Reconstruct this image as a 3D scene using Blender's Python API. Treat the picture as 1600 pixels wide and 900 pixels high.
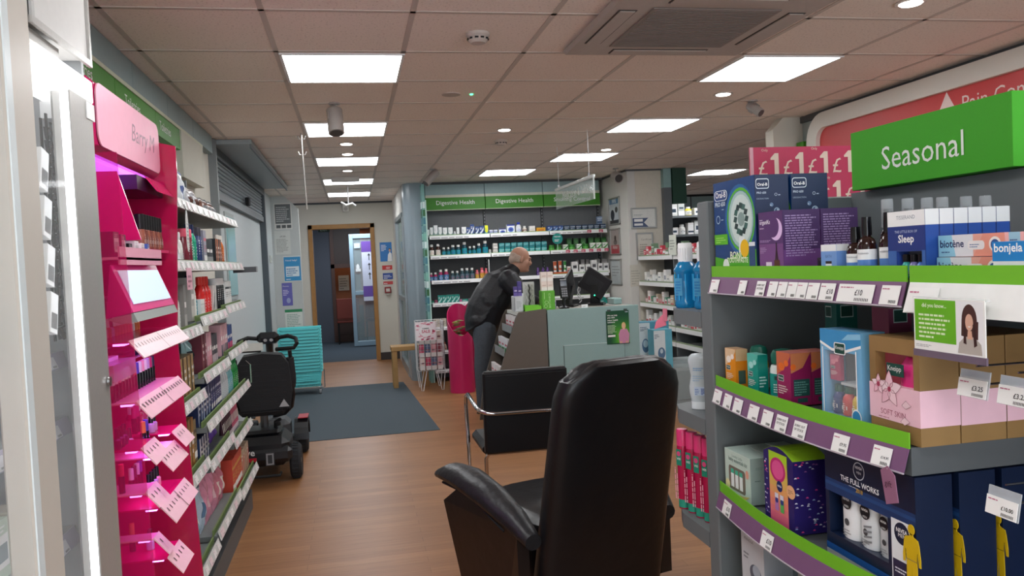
import bpy, math, random
from mathutils import Vector, Matrix
random.seed(7)
for o in list(bpy.data.objects): bpy.data.objects.remove(o)
SC = bpy.context.scene
COL = SC.collection
PI = math.pi

# ---------------------------------------------------------------- camera, world, exposure
def make_camera():
    psi, th, ro = math.radians(11.3), math.radians(2.02), math.radians(2.69)
    f = Vector((math.sin(psi)*math.cos(th), math.cos(psi)*math.cos(th), -math.sin(th)))
    r0 = Vector((math.cos(psi), -math.sin(psi), 0)); u0 = r0.cross(f)
    R = math.cos(ro)*r0 - math.sin(ro)*u0
    U = math.sin(ro)*r0 + math.cos(ro)*u0
    m = Matrix(((R.x, U.x, -f.x, 0), (R.y, U.y, -f.y, 0), (R.z, U.z, -f.z, 1.5), (0, 0, 0, 1)))
    cd = bpy.data.cameras.new('camera'); cd.sensor_width = 36; cd.lens = 36*1240/1600
    cd.clip_start = .05
    c = bpy.data.objects.new('camera', cd); COL.objects.link(c); c.matrix_world = m
    SC.camera = c
make_camera()
wd = bpy.data.worlds.new('world'); SC.world = wd; wd.use_nodes = True
wd.node_tree.nodes['Background'].inputs[0].default_value = (.75, .85, 1, 1)
wd.node_tree.nodes['Background'].inputs[1].default_value = .35
SC.view_settings.view_transform = 'Standard'; SC.view_settings.look = 'None'
SC.view_settings.gamma = 1; SC.view_settings.use_curve_mapping = False
SC.view_settings.exposure = 0.14
PANEL_E = 12.0      # ceiling light panels
sd = bpy.data.lights.new('shopfront_daylight', 'AREA'); sd.shape = 'RECTANGLE'; sd.size = 8; sd.size_y = 2.2; sd.energy = 260; sd.color = (.86, .93, 1)
so = bpy.data.objects.new('shopfront_daylight', sd); COL.objects.link(so); so.location = (2.7, -2.9, 1.4); so.rotation_euler = (math.radians(90), 0, 0)

# ---------------------------------------------------------------- materials
def lin(c):
    return tuple((x/12.92 if x <= .04045 else ((x+.055)/1.055)**2.4) for x in c)
def hx(s):
    return lin(tuple(int(s[i:i+2], 16)/255 for i in (0, 2, 4)))
_M = {}
def mat(col, rough=.5, metal=0, noise=.06, nscale=30, bump=0, alpha=None, trans=0, emit=0, coat=0, ior=1.45):
    key = (col, rough, metal, noise, nscale, bump, alpha, trans, emit, coat)
    if key in _M: return _M[key]
    m = bpy.data.materials.new('m_'+col); m.use_nodes = True
    nt = m.node_tree; b = nt.nodes['Principled BSDF']; c = hx(col)
    tc = nt.nodes.new('ShaderNodeTexCoord'); nz = nt.nodes.new('ShaderNodeTexNoise')
    nz.inputs['Scale'].default_value = nscale; nz.inputs['Detail'].default_value = 2
    nt.links.new(tc.outputs['Object'], nz.inputs['Vector'])
    mx = nt.nodes.new('ShaderNodeMix'); mx.data_type = 'RGBA'
    mx.inputs[6].default_value = tuple(x*(1-noise) for x in c)+(1,)
    mx.inputs[7].default_value = tuple(min(1, x*(1+noise)) for x in c)+(1,)
    nt.links.new(nz.outputs['Fac'], mx.inputs[0]); nt.links.new(mx.outputs[2], b.inputs['Base Color'])
    b.inputs['Roughness'].default_value = rough; b.inputs['Metallic'].default_value = metal
    b.inputs['IOR'].default_value = ior
    if coat: b.inputs['Coat Weight'].default_value = coat; b.inputs['Coat Roughness'].default_value = .08
    if trans: b.inputs['Transmission Weight'].default_value = trans
    if alpha is not None: b.inputs['Alpha'].default_value = alpha
    if emit:
        b.inputs['Emission Color'].default_value = c+(1,); b.inputs['Emission Strength'].default_value = emit
    if bump:
        bp = nt.nodes.new('ShaderNodeBump'); bp.inputs['Strength'].default_value = bump; bp.inputs['Distance'].default_value = .01
        nt.links.new(nz.outputs['Fac'], bp.inputs['Height']); nt.links.new(bp.outputs['Normal'], b.inputs['Normal'])
    _M[key] = m; return m
def g(col, **k):                       # glossy print / plastic
    k.setdefault('rough', .35); return mat(col, **k)
def clear(col='f2f6f6', a=.14, rough=.05):
    return mat(col, rough=rough, alpha=a, noise=0)
def metal(col='b8babd', rough=.25): return mat(col, rough=rough, metal=1, noise=.03)

# ---------------------------------------------------------------- mesh builder (all in world coordinates unless T is set)
_G = {}
def glyphs(s, bold=False):
    k = (s, bold)
    if k in _G: return _G[k]
    cu = bpy.data.curves.new('t', 'FONT'); cu.body = s; cu.resolution_u = 2
    if bold: cu.offset = .018
    o = bpy.data.objects.new('t', cu); COL.objects.link(o)
    dg = bpy.context.evaluated_depsgraph_get(); dg.update()
    me = bpy.data.meshes.new_from_object(o.evaluated_get(dg))
    vs = [(v.co.x, v.co.y) for v in me.vertices]; fs = [tuple(p.vertices) for p in me.polygons]
    bpy.data.objects.remove(o); bpy.data.curves.remove(cu); bpy.data.meshes.remove(me)
    x0 = min(v[0] for v in vs); x1 = max(v[0] for v in vs); y0 = min(v[1] for v in vs); y1 = max(v[1] for v in vs)
    vs = [((x-x0)/(x1-x0), (y-y0)/(y1-y0)) for x, y in vs]
    _G[k] = (vs, fs, (x1-x0)/(y1-y0)); return _G[k]
class MB:
    def __init__(s, T=None):
        s.v = []; s.f = []; s.m = []; s.sm = []; s.mats = []; s.T = T or Matrix.Identity(4); s.e = []
    def mi(s, m):
        if m not in s.mats: s.mats.append(m)
        return s.mats.index(m)
    def add(s, vs, fs, m, smooth=False):
        n = len(s.v); s.v += [s.T @ Vector(p) for p in vs]; k = s.mi(m)
        for f in fs: s.f.append([n+i for i in f]); s.m.append(k); s.sm.append(smooth)
        return s
    def box(s, a, b, m, c=0):
        x0, y0, z0 = [min(p, q) for p, q in zip(a, b)]; x1, y1, z1 = [max(p, q) for p, q in zip(a, b)]
        if c <= 0:
            vs = [(x, y, z) for z in (z0, z1) for x, y in ((x0, y0), (x1, y0), (x1, y1), (x0, y1))]
            return s.add(vs, [(0, 3, 2, 1), (4, 5, 6, 7), (0, 1, 5, 4), (1, 2, 6, 5), (2, 3, 7, 6), (3, 0, 4, 7)], m)
        c = min(c, (x1-x0)/2.01, (y1-y0)/2.01, (z1-z0)/2.01)
        vs = []; idx = {}
        for i, x in ((-1, x0), (1, x1)):
            for j, y in ((-1, y0), (1, y1)):
                for k, z in ((-1, z0), (1, z1)):
                    for ax in range(3):
                        p = [x-i*c*(ax != 0), y-j*c*(ax != 1), z-k*c*(ax != 2)]
                        idx[(i, j, k, ax)] = len(vs); vs.append(p)
        fs = []
        for ax in range(3):
            for sg in (-1, 1):
                q = []
                for a2, b2 in ((-1, -1), (1, -1), (1, 1), (-1, 1)):
                    t = [0, 0, 0]; t[ax] = sg; t[(ax+1) % 3] = a2; t[(ax+2) % 3] = b2; q.append(idx[(*t, ax)])
                fs.append(q if sg > 0 else q[::-1])
            o1, o2 = (ax+1) % 3, (ax+2) % 3
            for a2 in (-1, 1):
                for b2 in (-1, 1):
                    t0 = [0, 0, 0]; t0[ax] = -1; t0[o1] = a2; t0[o2] = b2; t1 = list(t0); t1[ax] = 1
                    q = [idx[(*t0, o1)], idx[(*t1, o1)], idx[(*t1, o2)], idx[(*t0, o2)]]
                    fs.append(q if a2*b2 < 0 else q[::-1])
        for i in (-1, 1):
            for j in (-1, 1):
                for k in (-1, 1):
                    q = [idx[(i, j, k, 0)], idx[(i, j, k, 1)], idx[(i, j, k, 2)]]
                    fs.append(q if i*j*k > 0 else q[::-1])
        return s.add(vs, fs, m)
    def poly(s, pts, m): return s.add(pts, [tuple(range(len(pts)))], m)
    def prism(s, pts, d, m, cap=True):       # pts planar loop, extruded by vector d
        n = len(pts); d = Vector(d); vs = [Vector(p) for p in pts]; vs += [p+d for p in vs]
        fs = [(i, (i+1) % n, n+(i+1) % n, n+i) for i in range(n)]
        if cap: fs += [tuple(range(n))[::-1], tuple(range(n, 2*n))]
        return s.add(vs, fs, m)
    def lathe(s, prof, m, c=(0, 0, 0), n=20, sx=1, sy=1, axis='z', a0=0, a1=2*PI):
        vs = []; fs = []; full = abs(a1-a0-2*PI) < 1e-6; N = n if full else n+1
        for r, z in prof:
            for i in range(N):
                a = a0+(a1-a0)*i/n; x, y = r*math.cos(a)*sx, r*math.sin(a)*sy
                p = (x, y, z) if axis == 'z' else ((z, x, y) if axis == 'x' else (x, z, y))
                vs.append((c[0]+p[0], c[1]+p[1], c[2]+p[2]))
        for j in range(len(prof)-1):
            for i in range(n if full else n):
                i2 = (i+1) % N if full else i+1
                q = (j*N+i, j*N+i2, (j+1)*N+i2, (j+1)*N+i)
                fs.append(q)
        if full:
            if prof[0][0] > 1e-6: fs.append(tuple(range(N))[::-1])
            if prof[-1][0] > 1e-6: fs.append(tuple((len(prof)-1)*N+i for i in range(N)))
        return s.add(vs, fs, m, True)
    def cyl(s, c, r, h, m, n=20, axis='z', r2=None): return s.lathe([(r, 0), (r if r2 is None else r2, h)], m, c, n, axis=axis)
    def tube(s, path, r, m, n=8, closed=False, rads=None):
        P = [Vector(p) for p in path]; L = len(P); vs = []; fs = []; prev = None
        for i, p in enumerate(P):
            if closed: t = P[(i+1) % L]-P[i-1]
            else: t = P[min(i+1, L-1)]-P[max(i-1, 0)]
            t.normalize()
            if prev is None:
                a = Vector((0, 0, 1)) if abs(t.z) < .9 else Vector((1, 0, 0)); prev = t.cross(a).normalized()
            u = (prev-t*prev.dot(t)).normalized(); w = t.cross(u); prev = u; rr = rads[i] if rads else r
            for k in range(n):
                a = 2*PI*k/n; vs.append(p+u*rr*math.cos(a)+w*rr*math.sin(a))
        for i in range(L if closed else L-1):
            for k in range(n): fs.append((i*n+k, i*n+(k+1) % n, ((i+1) % L)*n+(k+1) % n, ((i+1) % L)*n+k))
        if not closed: fs += [tuple(range(n))[::-1], tuple((L-1)*n+k for k in range(n))]
        return s.add(vs, fs, m, True)
    def disc(s, c, r, m, rt=(1, 0, 0), up=(0, 0, 1), ry=None, n=24, r0=0):
        c = Vector(c); rt = Vector(rt).normalized(); up = Vector(up).normalized(); ry = ry or r
        o = [c+rt*r*math.cos(2*PI*i/n)+up*ry*math.sin(2*PI*i/n) for i in range(n)]
        if not r0: return s.add(o, [tuple(range(n))], m)
        q = [c+rt*r0*math.cos(2*PI*i/n)+up*r0*ry/r*math.sin(2*PI*i/n) for i in range(n)]
        return s.add(o+q, [(i, (i+1) % n, n+(i+1) % n, n+i) for i in range(n)], m)
    def text(s, t, o, m, w=None, h=None, rt=(1, 0, 0), up=(0, 0, 1), align='l', bold=False):
        vs, fs, asp = glyphs(t, bold)
        if w is None: w = h*asp
        if h is None: h = w/asp
        o = Vector(o); rt = Vector(rt).normalized(); up = Vector(up).normalized()
        if align == 'c': o = o-rt*w/2
        if align == 'r': o = o-rt*w
        return s.add([o+rt*x*w+up*y*h for x, y in vs], fs, m)
    def lines(s, o, w, h, n, m, rt=(1, 0, 0), up=(0, 0, 1), seed=1, fill=.45):   # small print too small to read: rows of dashes
        rnd = random.Random(seed); o = Vector(o); rt = Vector(rt).normalized(); up = Vector(up).normalized(); p = h/n
        for i in range(n):
            y = h-p*(i+1); ww = w*(rnd.uniform(.75, 1) if i < n-1 else rnd.uniform(.4, .7)); x = 0
            while x < ww-1e-5:
                l = min(rnd.uniform(.06, .18)*w, ww-x)
                a = o+rt*x+up*y; s.poly([a, a+rt*l, a+rt*l+up*p*fill, a+up*p*fill], m); x += l+.025*w
        return s
    def build(s, name, parent=None, at=None, label=None, soft=True, ang=35):
        if not s.v: return None
        if parent is not None: inv = wm(parent).inverted(); vs = [inv @ p for p in s.v]; loc = None
        else:
            if at is None:
                xs = [p.x for p in s.v]; ys = [p.y for p in s.v]; zs = [p.z for p in s.v]
                at = ((min(xs)+max(xs))/2, (min(ys)+max(ys))/2, min(zs))
            A = Vector(at); vs = [p-A for p in s.v]; loc = A
        me = bpy.data.meshes.new(name); me.from_pydata([tuple(p) for p in vs], [], s.f)
        for m in s.mats: me.materials.append(m)
        me.polygons.foreach_set('material_index', s.m); me.polygons.foreach_set('use_smooth', s.sm)
        me.update()
        if soft and any(s.sm): me.set_sharp_from_angle(angle=math.radians(ang))
        o = bpy.data.objects.new(name, me); COL.objects.link(o)
        if parent is not None: o.parent = parent
        else: o.location = loc
        if label: o['label'] = label
        return o
def wm(o):
    m = Matrix.Identity(4)
    while o is not None:
        m = (Matrix.Translation(o.location) @ o.rotation_euler.to_matrix().to_4x4()) @ m; o = o.parent
    return m
def tag(o, label=None, cat=None, group=None, kind=None):
    for k, v in (('label', label), ('category', cat), ('group', group), ('kind', kind)):
        if v: o[k] = v
    return o
def thing(name, label, cat, loc=(0, 0, 0), rz=0, group=None):
    o = bpy.data.objects.new(name, None); COL.objects.link(o); o.empty_display_size = .05
    o.location = loc; o.rotation_euler = (0, 0, rz); return tag(o, label, cat, group)
def struct(mb, name, parent=None):
    o = mb.build(name, parent); 
    if parent is None: o['kind'] = 'structure'
    return o
KIDS = {}
def copy_tree(o, parent=None):
    c = o.copy(); COL.objects.link(c)
    if parent is not None: c.parent = parent
    for ch in o_children(o): copy_tree(ch, c)
    return c
def o_children(o): return [x for x in CH.get(o.name, [])]
CH = {}
def LT(loc, rz=0): return Matrix.Translation(loc) @ Matrix.Rotation(rz, 4, 'Z')
_P = {}
def place(key, builder, loc, rz, label, cat, group=None):
    """builder() makes a top-level thing at the origin facing -Y; later calls copy the thing and its parts."""
    if key not in _P:
        o = builder(); _P[key] = o
        def walk(x):
            CH[x.name] = [y for y in bpy.data.objects if y.parent == x]
            for y in CH[x.name]: walk(y)
        walk(o)
    else: o = copy_tree(_P[key])
    o.location = loc; o.rotation_euler = (0, 0, rz)
    for k in ('label', 'category', 'group'):
        if k in o: del o[k]
    return tag(o, label, cat, group)
ORD = ['zeroth', 'first', 'second', 'third', 'fourth', 'fifth', 'sixth', 'seventh', 'eighth', 'ninth', 'tenth', 'eleventh', 'twelfth', 'thirteenth', 'fourteenth', 'fifteenth', 'sixteenth', 'seventeenth', 'eighteenth', 'nineteenth', 'twentieth', 'twenty-first', 'twenty-second', 'twenty-third', 'twenty-fourth', 'twenty-fifth', 'twenty-sixth', 'twenty-seventh', 'twenty-eighth', 'twenty-ninth', 'thirtieth']
W_ = g('f0f0ee'); BK = g('101114', noise=.02); WH = mat('f4f4f2', rough=.5, noise=.02)

# ---------------------------------------------------------------- product builders (origin at base centre, front faces -Y)
def carton(name, w, d, h, col, art='band', c2='ffffff', c3='203060', txt=None):
    def f():
        b = MB(); m = g(col); m2 = g(c2); m3 = g(c3); y = -d/2-.0004
        b.box((-w/2, -d/2, 0), (w/2, d/2, h), m, .0006)
        def q(x0, z0, x1, z1, mm, yy=y): b.poly([(x0*w, yy, z0*h), (x1*w, yy, z0*h), (x1*w, yy, z1*h), (x0*w, yy, z1*h)], mm)
        if art == 'band': q(-.5, 0, .5, .35, m2); q(-.35, .5, .35, .62, m3, y-.0002)
        elif art == 'tongue':
            b.poly([(-.42*w, y, h), (-.42*w, y, .45*h), (-.25*w, y, .3*h), (0, y, .25*h), (.25*w, y, .3*h), (.42*w, y, .45*h), (.42*w, y, h)], m2)
            b.lines((-.12*w, y-.0002, .5*h), h*.35, w*.2, 2, m3, rt=(0, 0, 1), up=(-1, 0, 0))
        elif art == 'oval': b.disc((0, y, .48*h), .36*w, m2, ry=.25*h); b.disc((0, y-.0002, .48*h), .2*w, m3, ry=.14*h); q(-.5, .86, .5, 1, m3)
        elif art == 'window': q(-.38, .2, .38, .75, m2); q(-.3, .3, .3, .6, m3, y-.0002); b.lines((-.35*w, y-.0002, .8*h), .7*w, .14*h, 2, m2)
        elif art == 'swoosh':
            b.poly([(-.5*w, y, .3*h), (-.1*w, y, .45*h), (.5*w, y, .85*h), (.5*w, y, .6*h), (0, y, .25*h), (-.5*w, y, .12*h)], m2); b.lines((-.4*w, y-.0002, .62*h), .6*w, .25*h, 2, m3)
        elif art == 'stripes':
            q(-.5, .7, .5, .78, m2); q(-.5, .15, .5, .3, m3); b.lines((-.4*w, y-.0002, .4*h), .8*w, .22*h, 3, m2)
        elif art == 'side': q(-.5, 0, -.2, 1, m2); b.lines((-.1*w, y, .3*h), .55*w, .5*h, 3, m3)
        if txt: b.text(txt, (0, y-.0004, .5*h), m3, w=.7*w, align='c', bold=True) if len(txt) < 9 else None
        # small print on the side face, top seam
        b.lines((w/2+.0004, -.35*d, .2*h), .7*d, .5*h, 5, m2, rt=(0, 1, 0)); b.box((-w/2, d/2-.0005, h), (w/2, d/2, h+.0004), m2)
        return b.build(name, at=(0, 0, 0))
    return f
def bottle(name, r, h, col, cap='f0f0f0', lab='20a0a0', lab2='ffffff', neck=.45, caph=.16, sy=1, body_alpha=None, capr=None, trans=0):
    def f():
        e = thing(name, '', ''); 
        H = h*(1-caph); b = MB(); bm = g(col, rough=.15) if not trans else mat(col, rough=.08, trans=trans, noise=.02)
        b.lathe([(r*.85, 0), (r, .02*h), (r, H*.72), (r*.93, H*.8), (r*(neck+.15), H*.93), (r*neck, H*.97), (r*neck, H)], bm, n=20, sy=sy); b.build('body', e)
        cr = capr or r*(neck+.12)
        b = MB(); b.lathe([(cr, H*.965), (cr, h*.985), (cr*.85, h)], g(cap, rough=.4), n=18, sy=sy)
        for i in range(12):
            a = i*PI/6; x, y = cr*1.01*math.cos(a), cr*1.01*math.sin(a)*sy; b.box((x-.0007, y-.0007, H*.98), (x+.0007, y+.0007, h*.97), g(cap))
        b.build('cap', e)
        b = MB(); lm = g(lab); rr = r*1.012; z0, z1 = H*.1, H*.66
        b.lathe([(rr, z0), (rr, z1)], lm, n=20, sy=sy)
        y = -rr*sy-.0006; b.poly([(-r*.6, y+rr*.1, z0+.3*(z1-z0)), (r*.6, y+rr*.1, z0+.3*(z1-z0)), (r*.6, y+rr*.1, z0+.6*(z1-z0)), (-r*.6, y+rr*.1, z0+.6*(z1-z0))], g(lab2))
        b.lines((-r*.3, y, z0+.1*(z1-z0)), r*.6, (z1-z0)*.8, 5, g(lab2)); b.build('label', e)
        return e
    return f
def tubep(name, w, h, col, cap='f0f0f0', c2='ffffff'):        # squeeze tube standing on its cap
    def f():
        e = thing(name, '', ''); b = MB(); n = 16; vs = []; fs = []; rows = 7
        for j in range(rows):
            t = j/(rows-1); z = h*(.18+.82*t); rx = w/2*(.82+.18*t); ry = w/2*(.8*(1-t)+.02)
            for i in range(n): a = 2*PI*i/n; vs.append((rx*math.cos(a), ry*math.sin(a), z))
        for j in range(rows-1):
            for i in range(n): fs.append((j*n+i, j*n+(i+1) % n, (j+1)*n+(i+1) % n, (j+1)*n+i))
        fs.append(tuple((rows-1)*n+i for i in range(n)))
        b.add(vs, fs, g(col), True); y = -w*.38
        b.poly([(-.28*w, y, .35*h), (.28*w, y, .35*h), (.28*w, y*.6, .6*h), (-.28*w, y*.6, .6*h)], g(c2)); b.box((-w/2, -.0015, h*.965), (w/2, .0015, h), g(c2)); b.build('body', e)
        b = MB(); b.lathe([(w*.36, 0), (w*.4, .005), (w*.38, h*.19)], g(cap), n=16); b.build('cap', e); return e
    return f
def jar(name, r, h, col, lid='f0f0f0', lab='ffffff'):
    def f():
        e = thing(name, '', ''); b = MB(); b.lathe([(r*.92, 0), (r, .05*h), (r, .66*h), (r*.9, .7*h)], g(col, rough=.2), n=22); b.lathe([(r*1.01, .15*h), (r*1.01, .58*h)], g(lab), n=22); b.lines((-.35*r, -r*1.03, .2*h), .7*r, .3*h, 3, g(col)); b.build('body', e)
        b = MB(); b.lathe([(r*1.03, .68*h), (r*1.04, .95*h), (r*.98, h)], g(lid), n=22); b.build('lid', e); return e
    return f
def spray(name, r, h, col, cap, base=None, lab='ffffff'):
    def f():
        e = thing(name, '', ''); b = MB(); b.lathe([(r*.93, 0), (r, .01), (r, h*.76), (r*.9, h*.79)], g(col, rough=.2), n=20); b.lines((-.3*r, -r*1.02, .3*h), .6*r, .4*h, 6, g(lab)); b.build('body', e)
        b = MB(); b.lathe([(r*.98, .78*h), (r*.98, .97*h), (r*.9, h)], g(cap), n=20); b.build('cap', e)
        if base: b = MB(); b.lathe([(r*1.01, .012), (r*1.01, h*.13)], g(base), n=20); b.build('base_band', e)
        return e
    return f
def pouch(name, w, d, h, col, c2='ffffff', gloss=.15, seed=3, lump=.012):
    def f():
        b = MB(); rnd = random.Random(seed); nx, nz = 12, 16; vs = []; fs = []
        ph = [rnd.uniform(0, 6) for _ in range(6)]
        for side in (-1, 1):
            for j in range(nz+1):
                for i in range(nx+1):
                    u = i/nx*2-1; t = j/nz; e = (1-u**4)*max(0, math.sin(PI*min(1, t*1.05+.08)))**.6
                    k = math.sin(5*u+ph[0]+4*t)*math.cos(9*t+ph[1]+2*u)+.6*math.sin(13*u*t+ph[2])
                    x = u*w/2*(1-.1*math.sin(PI*t)*(1-abs(u))-.06*math.sin(6*t+ph[3])*abs(u)); y = side*(d/2*e+lump*k*e)
                    vs.append((x, y, h*t*(1+.02*math.sin(4*u+ph[4]))))
        N = (nx+1)*(nz+1); m = mat(col, rough=gloss, noise=.25, nscale=25, bump=.3); m2 = mat(c2, rough=gloss, noise=.2, nscale=20)
        fm = []
        for sd in (0, 1):
            for j in range(nz):
                for i in range(nx):
                    a = sd*N+j*(nx+1)+i; q = (a, a+1, a+nx+2, a+nx+1); fs.append(q if sd == 0 else q[::-1])
                    fm.append(1 if (nz*.25 < j < nz*.6 and 2 < i < nx-3) or j == nz-1 else 0)
        b.add(vs, [q for q, k in zip(fs, fm) if not k], m, True); n0 = len(b.v)-len(vs)
        k = b.mi(m2)
        for q, kk in zip(fs, fm):
            if kk: b.f.append([n0+i for i in q]); b.m.append(k); b.sm.append(True)
        return b.build(name, at=(0, 0, 0), soft=False)
    return f
# ---------------------------------------------------------------- pixel of the photograph -> point on a plane (for measuring only)
def at(px, py, X=None, Y=None, Z=None):
    m = SC.camera.matrix_world; R = m.col[0].xyz; U = m.col[1].xyz; B = m.col[2].xyz
    r = -B+R*(px-800)/1240-U*(py-450)/1240; c = Vector((0, 0, 1.5))
    t = X/r.x if X is not None else (Y/r.y if Y is not None else (Z-1.5)/r.z)
    return c+r*t
CEIL = 2.54
# ---------------------------------------------------------------- structure materials
def floor_mat():
    m = bpy.data.materials.new('m_wood_floor'); m.use_nodes = True; nt = m.node_tree; N = nt.nodes.new; L = nt.links.new
    b = nt.nodes['Principled BSDF']; tc = N('ShaderNodeTexCoord'); mp = N('ShaderNodeMapping'); L(tc.outputs['Object'], mp.inputs[0])
    br = N('ShaderNodeTexBrick'); br.inputs['Scale'].default_value = 1; br.inputs['Brick Width'].default_value = 1.2; br.inputs['Row Height'].default_value = .075
    br.inputs['Mortar Size'].default_value = .0009; br.inputs['Color1'].default_value = (*hx('a4744c'), 1); br.inputs['Color2'].default_value = (*hx('966742'), 1); br.inputs['Mortar'].default_value = (*hx('75502f'), 1)
    L(mp.outputs[0], br.inputs['Vector'])
    m2 = N('ShaderNodeMapping'); m2.inputs['Scale'].default_value = (1.6, 24, 1); L(tc.outputs['Object'], m2.inputs[0])
    nz = N('ShaderNodeTexNoise'); nz.inputs['Scale'].default_value = 3; nz.inputs['Detail'].default_value = 5; nz.inputs['Distortion'].default_value = .6; L(m2.outputs[0], nz.inputs['Vector'])
    mx = N('ShaderNodeMix'); mx.data_type = 'RGBA'; mx.blend_type = 'MULTIPLY'; mx.inputs[0].default_value = .55
    cr = N('ShaderNodeValToRGB'); cr.color_ramp.elements[0].position = .3; cr.color_ramp.elements[0].color = (.62, .58, .54, 1); cr.color_ramp.elements[1].position = .7; cr.color_ramp.elements[1].color = (1, 1, 1, 1)
    L(nz.outputs['Fac'], cr.inputs[0]); L(br.outputs['Color'], mx.inputs[6]); L(cr.outputs[0], mx.inputs[7]); L(mx.outputs[2], b.inputs['Base Color'])
    b.inputs['Roughness'].default_value = .4; b.inputs['Specular IOR Level'].default_value = .35; return m
def tile_mat():
    m = bpy.data.materials.new('m_ceiling_tile'); m.use_nodes = True; nt = m.node_tree; N = nt.nodes.new; L = nt.links.new
    b = nt.nodes['Principled BSDF']; tc = N('ShaderNodeTexCoord')
    nz = N('ShaderNodeTexNoise'); nz.inputs['Scale'].default_value = 90; nz.inputs['Detail'].default_value = 3; L(tc.outputs['Object'], nz.inputs['Vector'])
    cr = N('ShaderNodeValToRGB'); cr.color_ramp.elements[0].position = .3; cr.color_ramp.elements[0].color = (*hx('cfc3ba'), 1); cr.color_ramp.elements[1].position = .42; cr.color_ramp.elements[1].color = (*hx('f2e6dd'), 1)
    L(nz.outputs['Fac'], cr.inputs[0]); L(cr.outputs[0], b.inputs['Base Color']); b.inputs['Roughness'].default_value = .95
    bp = N('ShaderNodeBump'); bp.inputs['Strength'].default_value = .25; bp.inputs['Distance'].default_value = .004; L(nz.outputs['Fac'], bp.inputs['Height']); L(bp.outputs[0], b.inputs['Normal']); return m
WALLC = mat('d2cfc4', rough=.8, noise=.03, nscale=3); WALLW = mat('d8d6d0', rough=.75, noise=.03, nscale=3); GREY = mat('8a9092', rough=.6, noise=.04)
TEALG = mat('8fa5a5', rough=.5, noise=.04); DKGREY = mat('55585b', rough=.6, noise=.04); WOODF = mat('a97b45', rough=.5, noise=.15, nscale=12)
GREEN = mat('3f8a1c', rough=.45, noise=.03)
# ---------------------------------------------------------------- floor, ceiling, walls
b = MB(); b.box((-1.6, -2.5, -.1), (7, 13.0, 0), floor_mat()); struct(b, 'floor')
b = MB(); b.box((-3, 13.0, -.1), (4, 19, -.001), mat('39434c', rough=.95, noise=.2, nscale=150)); struct(b, 'floor_corridor')
b = MB(); b.box((-1.6, -2.5, CEIL), (7, 13.9, CEIL+.1), tile_mat()); struct(b, 'ceiling')
GX = [-1.5+.6*k for k in range(15)]; GX = [x for x in [-.3+.6*k for k in range(-2, 12)] if -1.3 < x < 6.9]; GY = [3.93+.617*k for k in range(-10, 16)]
b = MB(); tm = mat('c9bdb5', rough=.5, noise=.02); gap_shade = mat('5c544f', rough=.9)
for x in GX: b.box((x-.012, -2.4, CEIL-.003), (x+.012, 13.5, CEIL), tm)
for y in GY:
    b.box((-1.1, y-.012, CEIL-.003), (6.9, y+.012, CEIL), tm); b.box((-1.1, y+.012, CEIL-.0012), (6.9, y+.0165, CEIL), gap_shade)  # thin dark strip paints the shadow gap beside each cross bar
struct(b, 'trim_1')
b = MB(); b.box((-1.2, -2.5, 0), (-1.04, 6.46, CEIL), WALLC); struct(b, 'wall_left')
b = MB(); b.box((-1.2, 6.46, 0), (-1.07, 11.5, CEIL), mat('c3cacc', rough=.7)); struct(b, 'wall_left_rear')
b = MB(); b.prism([(-1.2, 11.5, 0), (-.70, 11.5, 0), (-.70, 11.5, 2.36), (-.88, 11.5, CEIL), (-1.2, 11.5, CEIL)], (0, .1, 0), mat('c9cdcc', rough=.7, noise=.03)); struct(b, 'wall_left_wing')
b = MB(); y = 12.85   # wall with the doorway
b.box((-1.2, y, 0), (-.65, y+.12, CEIL), WALLC); b.box((.36, y, 0), (.78, y+.12, CEIL), WALLC); b.box((-.65, y, 2.19), (.36, y+.12, CEIL), WALLC)
struct(b, 'wall_rear')
b = MB(); b.box((-1.2, y-.015, CEIL-.03), (.78, y, CEIL), DKGREY); struct(b, 'trim_2')
b = MB(); b.box((.36, y-.012, 0), (.68, y, .12), mat('3a3432')); struct(b, 'baseboard_rear')
b = MB(); b.box((-.65, y-.03, 0), (-.585, y+.15, 2.19), WOODF, .004); b.box((.31, y-.03, 0), (.375, y+.15, 2.19), WOODF, .004); b.box((-.65, y-.03, 2.12), (.375, y+.15, 2.19), WOODF, .004)
struct(b, 'door_1')
# side wall between the doorway and the wall bay, with its metal framed glazed door
b = MB(); b.box((.68, 12.2, 0), (.80, 12.85, CEIL), WALLW); b.box((.68, 10.62, 2.2), (.80, 12.2, CEIL), WALLW); struct(b, 'wall_side')
b = MB(); fm = mat('9aa2a6', rough=.35, metal=.6)
for yy in (10.62, 12.14): b.box((.67, yy, 0), (.76, yy+.06, 2.2), fm, .004)
b.box((.67, 10.62, 2.14), (.76, 12.2, 2.2), fm); b.box((.67, 10.68, 0), (.76, 12.14, .12), fm); b.box((.67, 10.68, 1.0), (.76, 12.14, 1.06), fm)
dr = struct(b, 'door_2'); b = MB(); b.box((.71, 10.68, .12), (.72, 12.14, 2.14), mat('9fb4ac', rough=.15, alpha=.55)); b.build('door_pane', dr)
b = MB(); b.prism([(.8, 12.3, 0), (3.4, 12.3, 0), (3.4, 12.32, 0), (.8, 12.32, 0)], (0, 0, CEIL), WALLW); struct(b, 'wall_store')
# rounded glossy pillar
b = MB(); pts = []
for i in range(9): a = PI+PI/2*i/8; pts.append((.82+.14*math.cos(a), 10.36+.14*math.sin(a), 0))
pts += [(.93, 10.22, 0), (.93, 10.62, 0), (.68, 10.62, 0)]
b.prism(pts, (0, 0, CEIL), mat('8f9ba3', rough=.22, noise=.02)); struct(b, 'wall_pillar')
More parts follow.
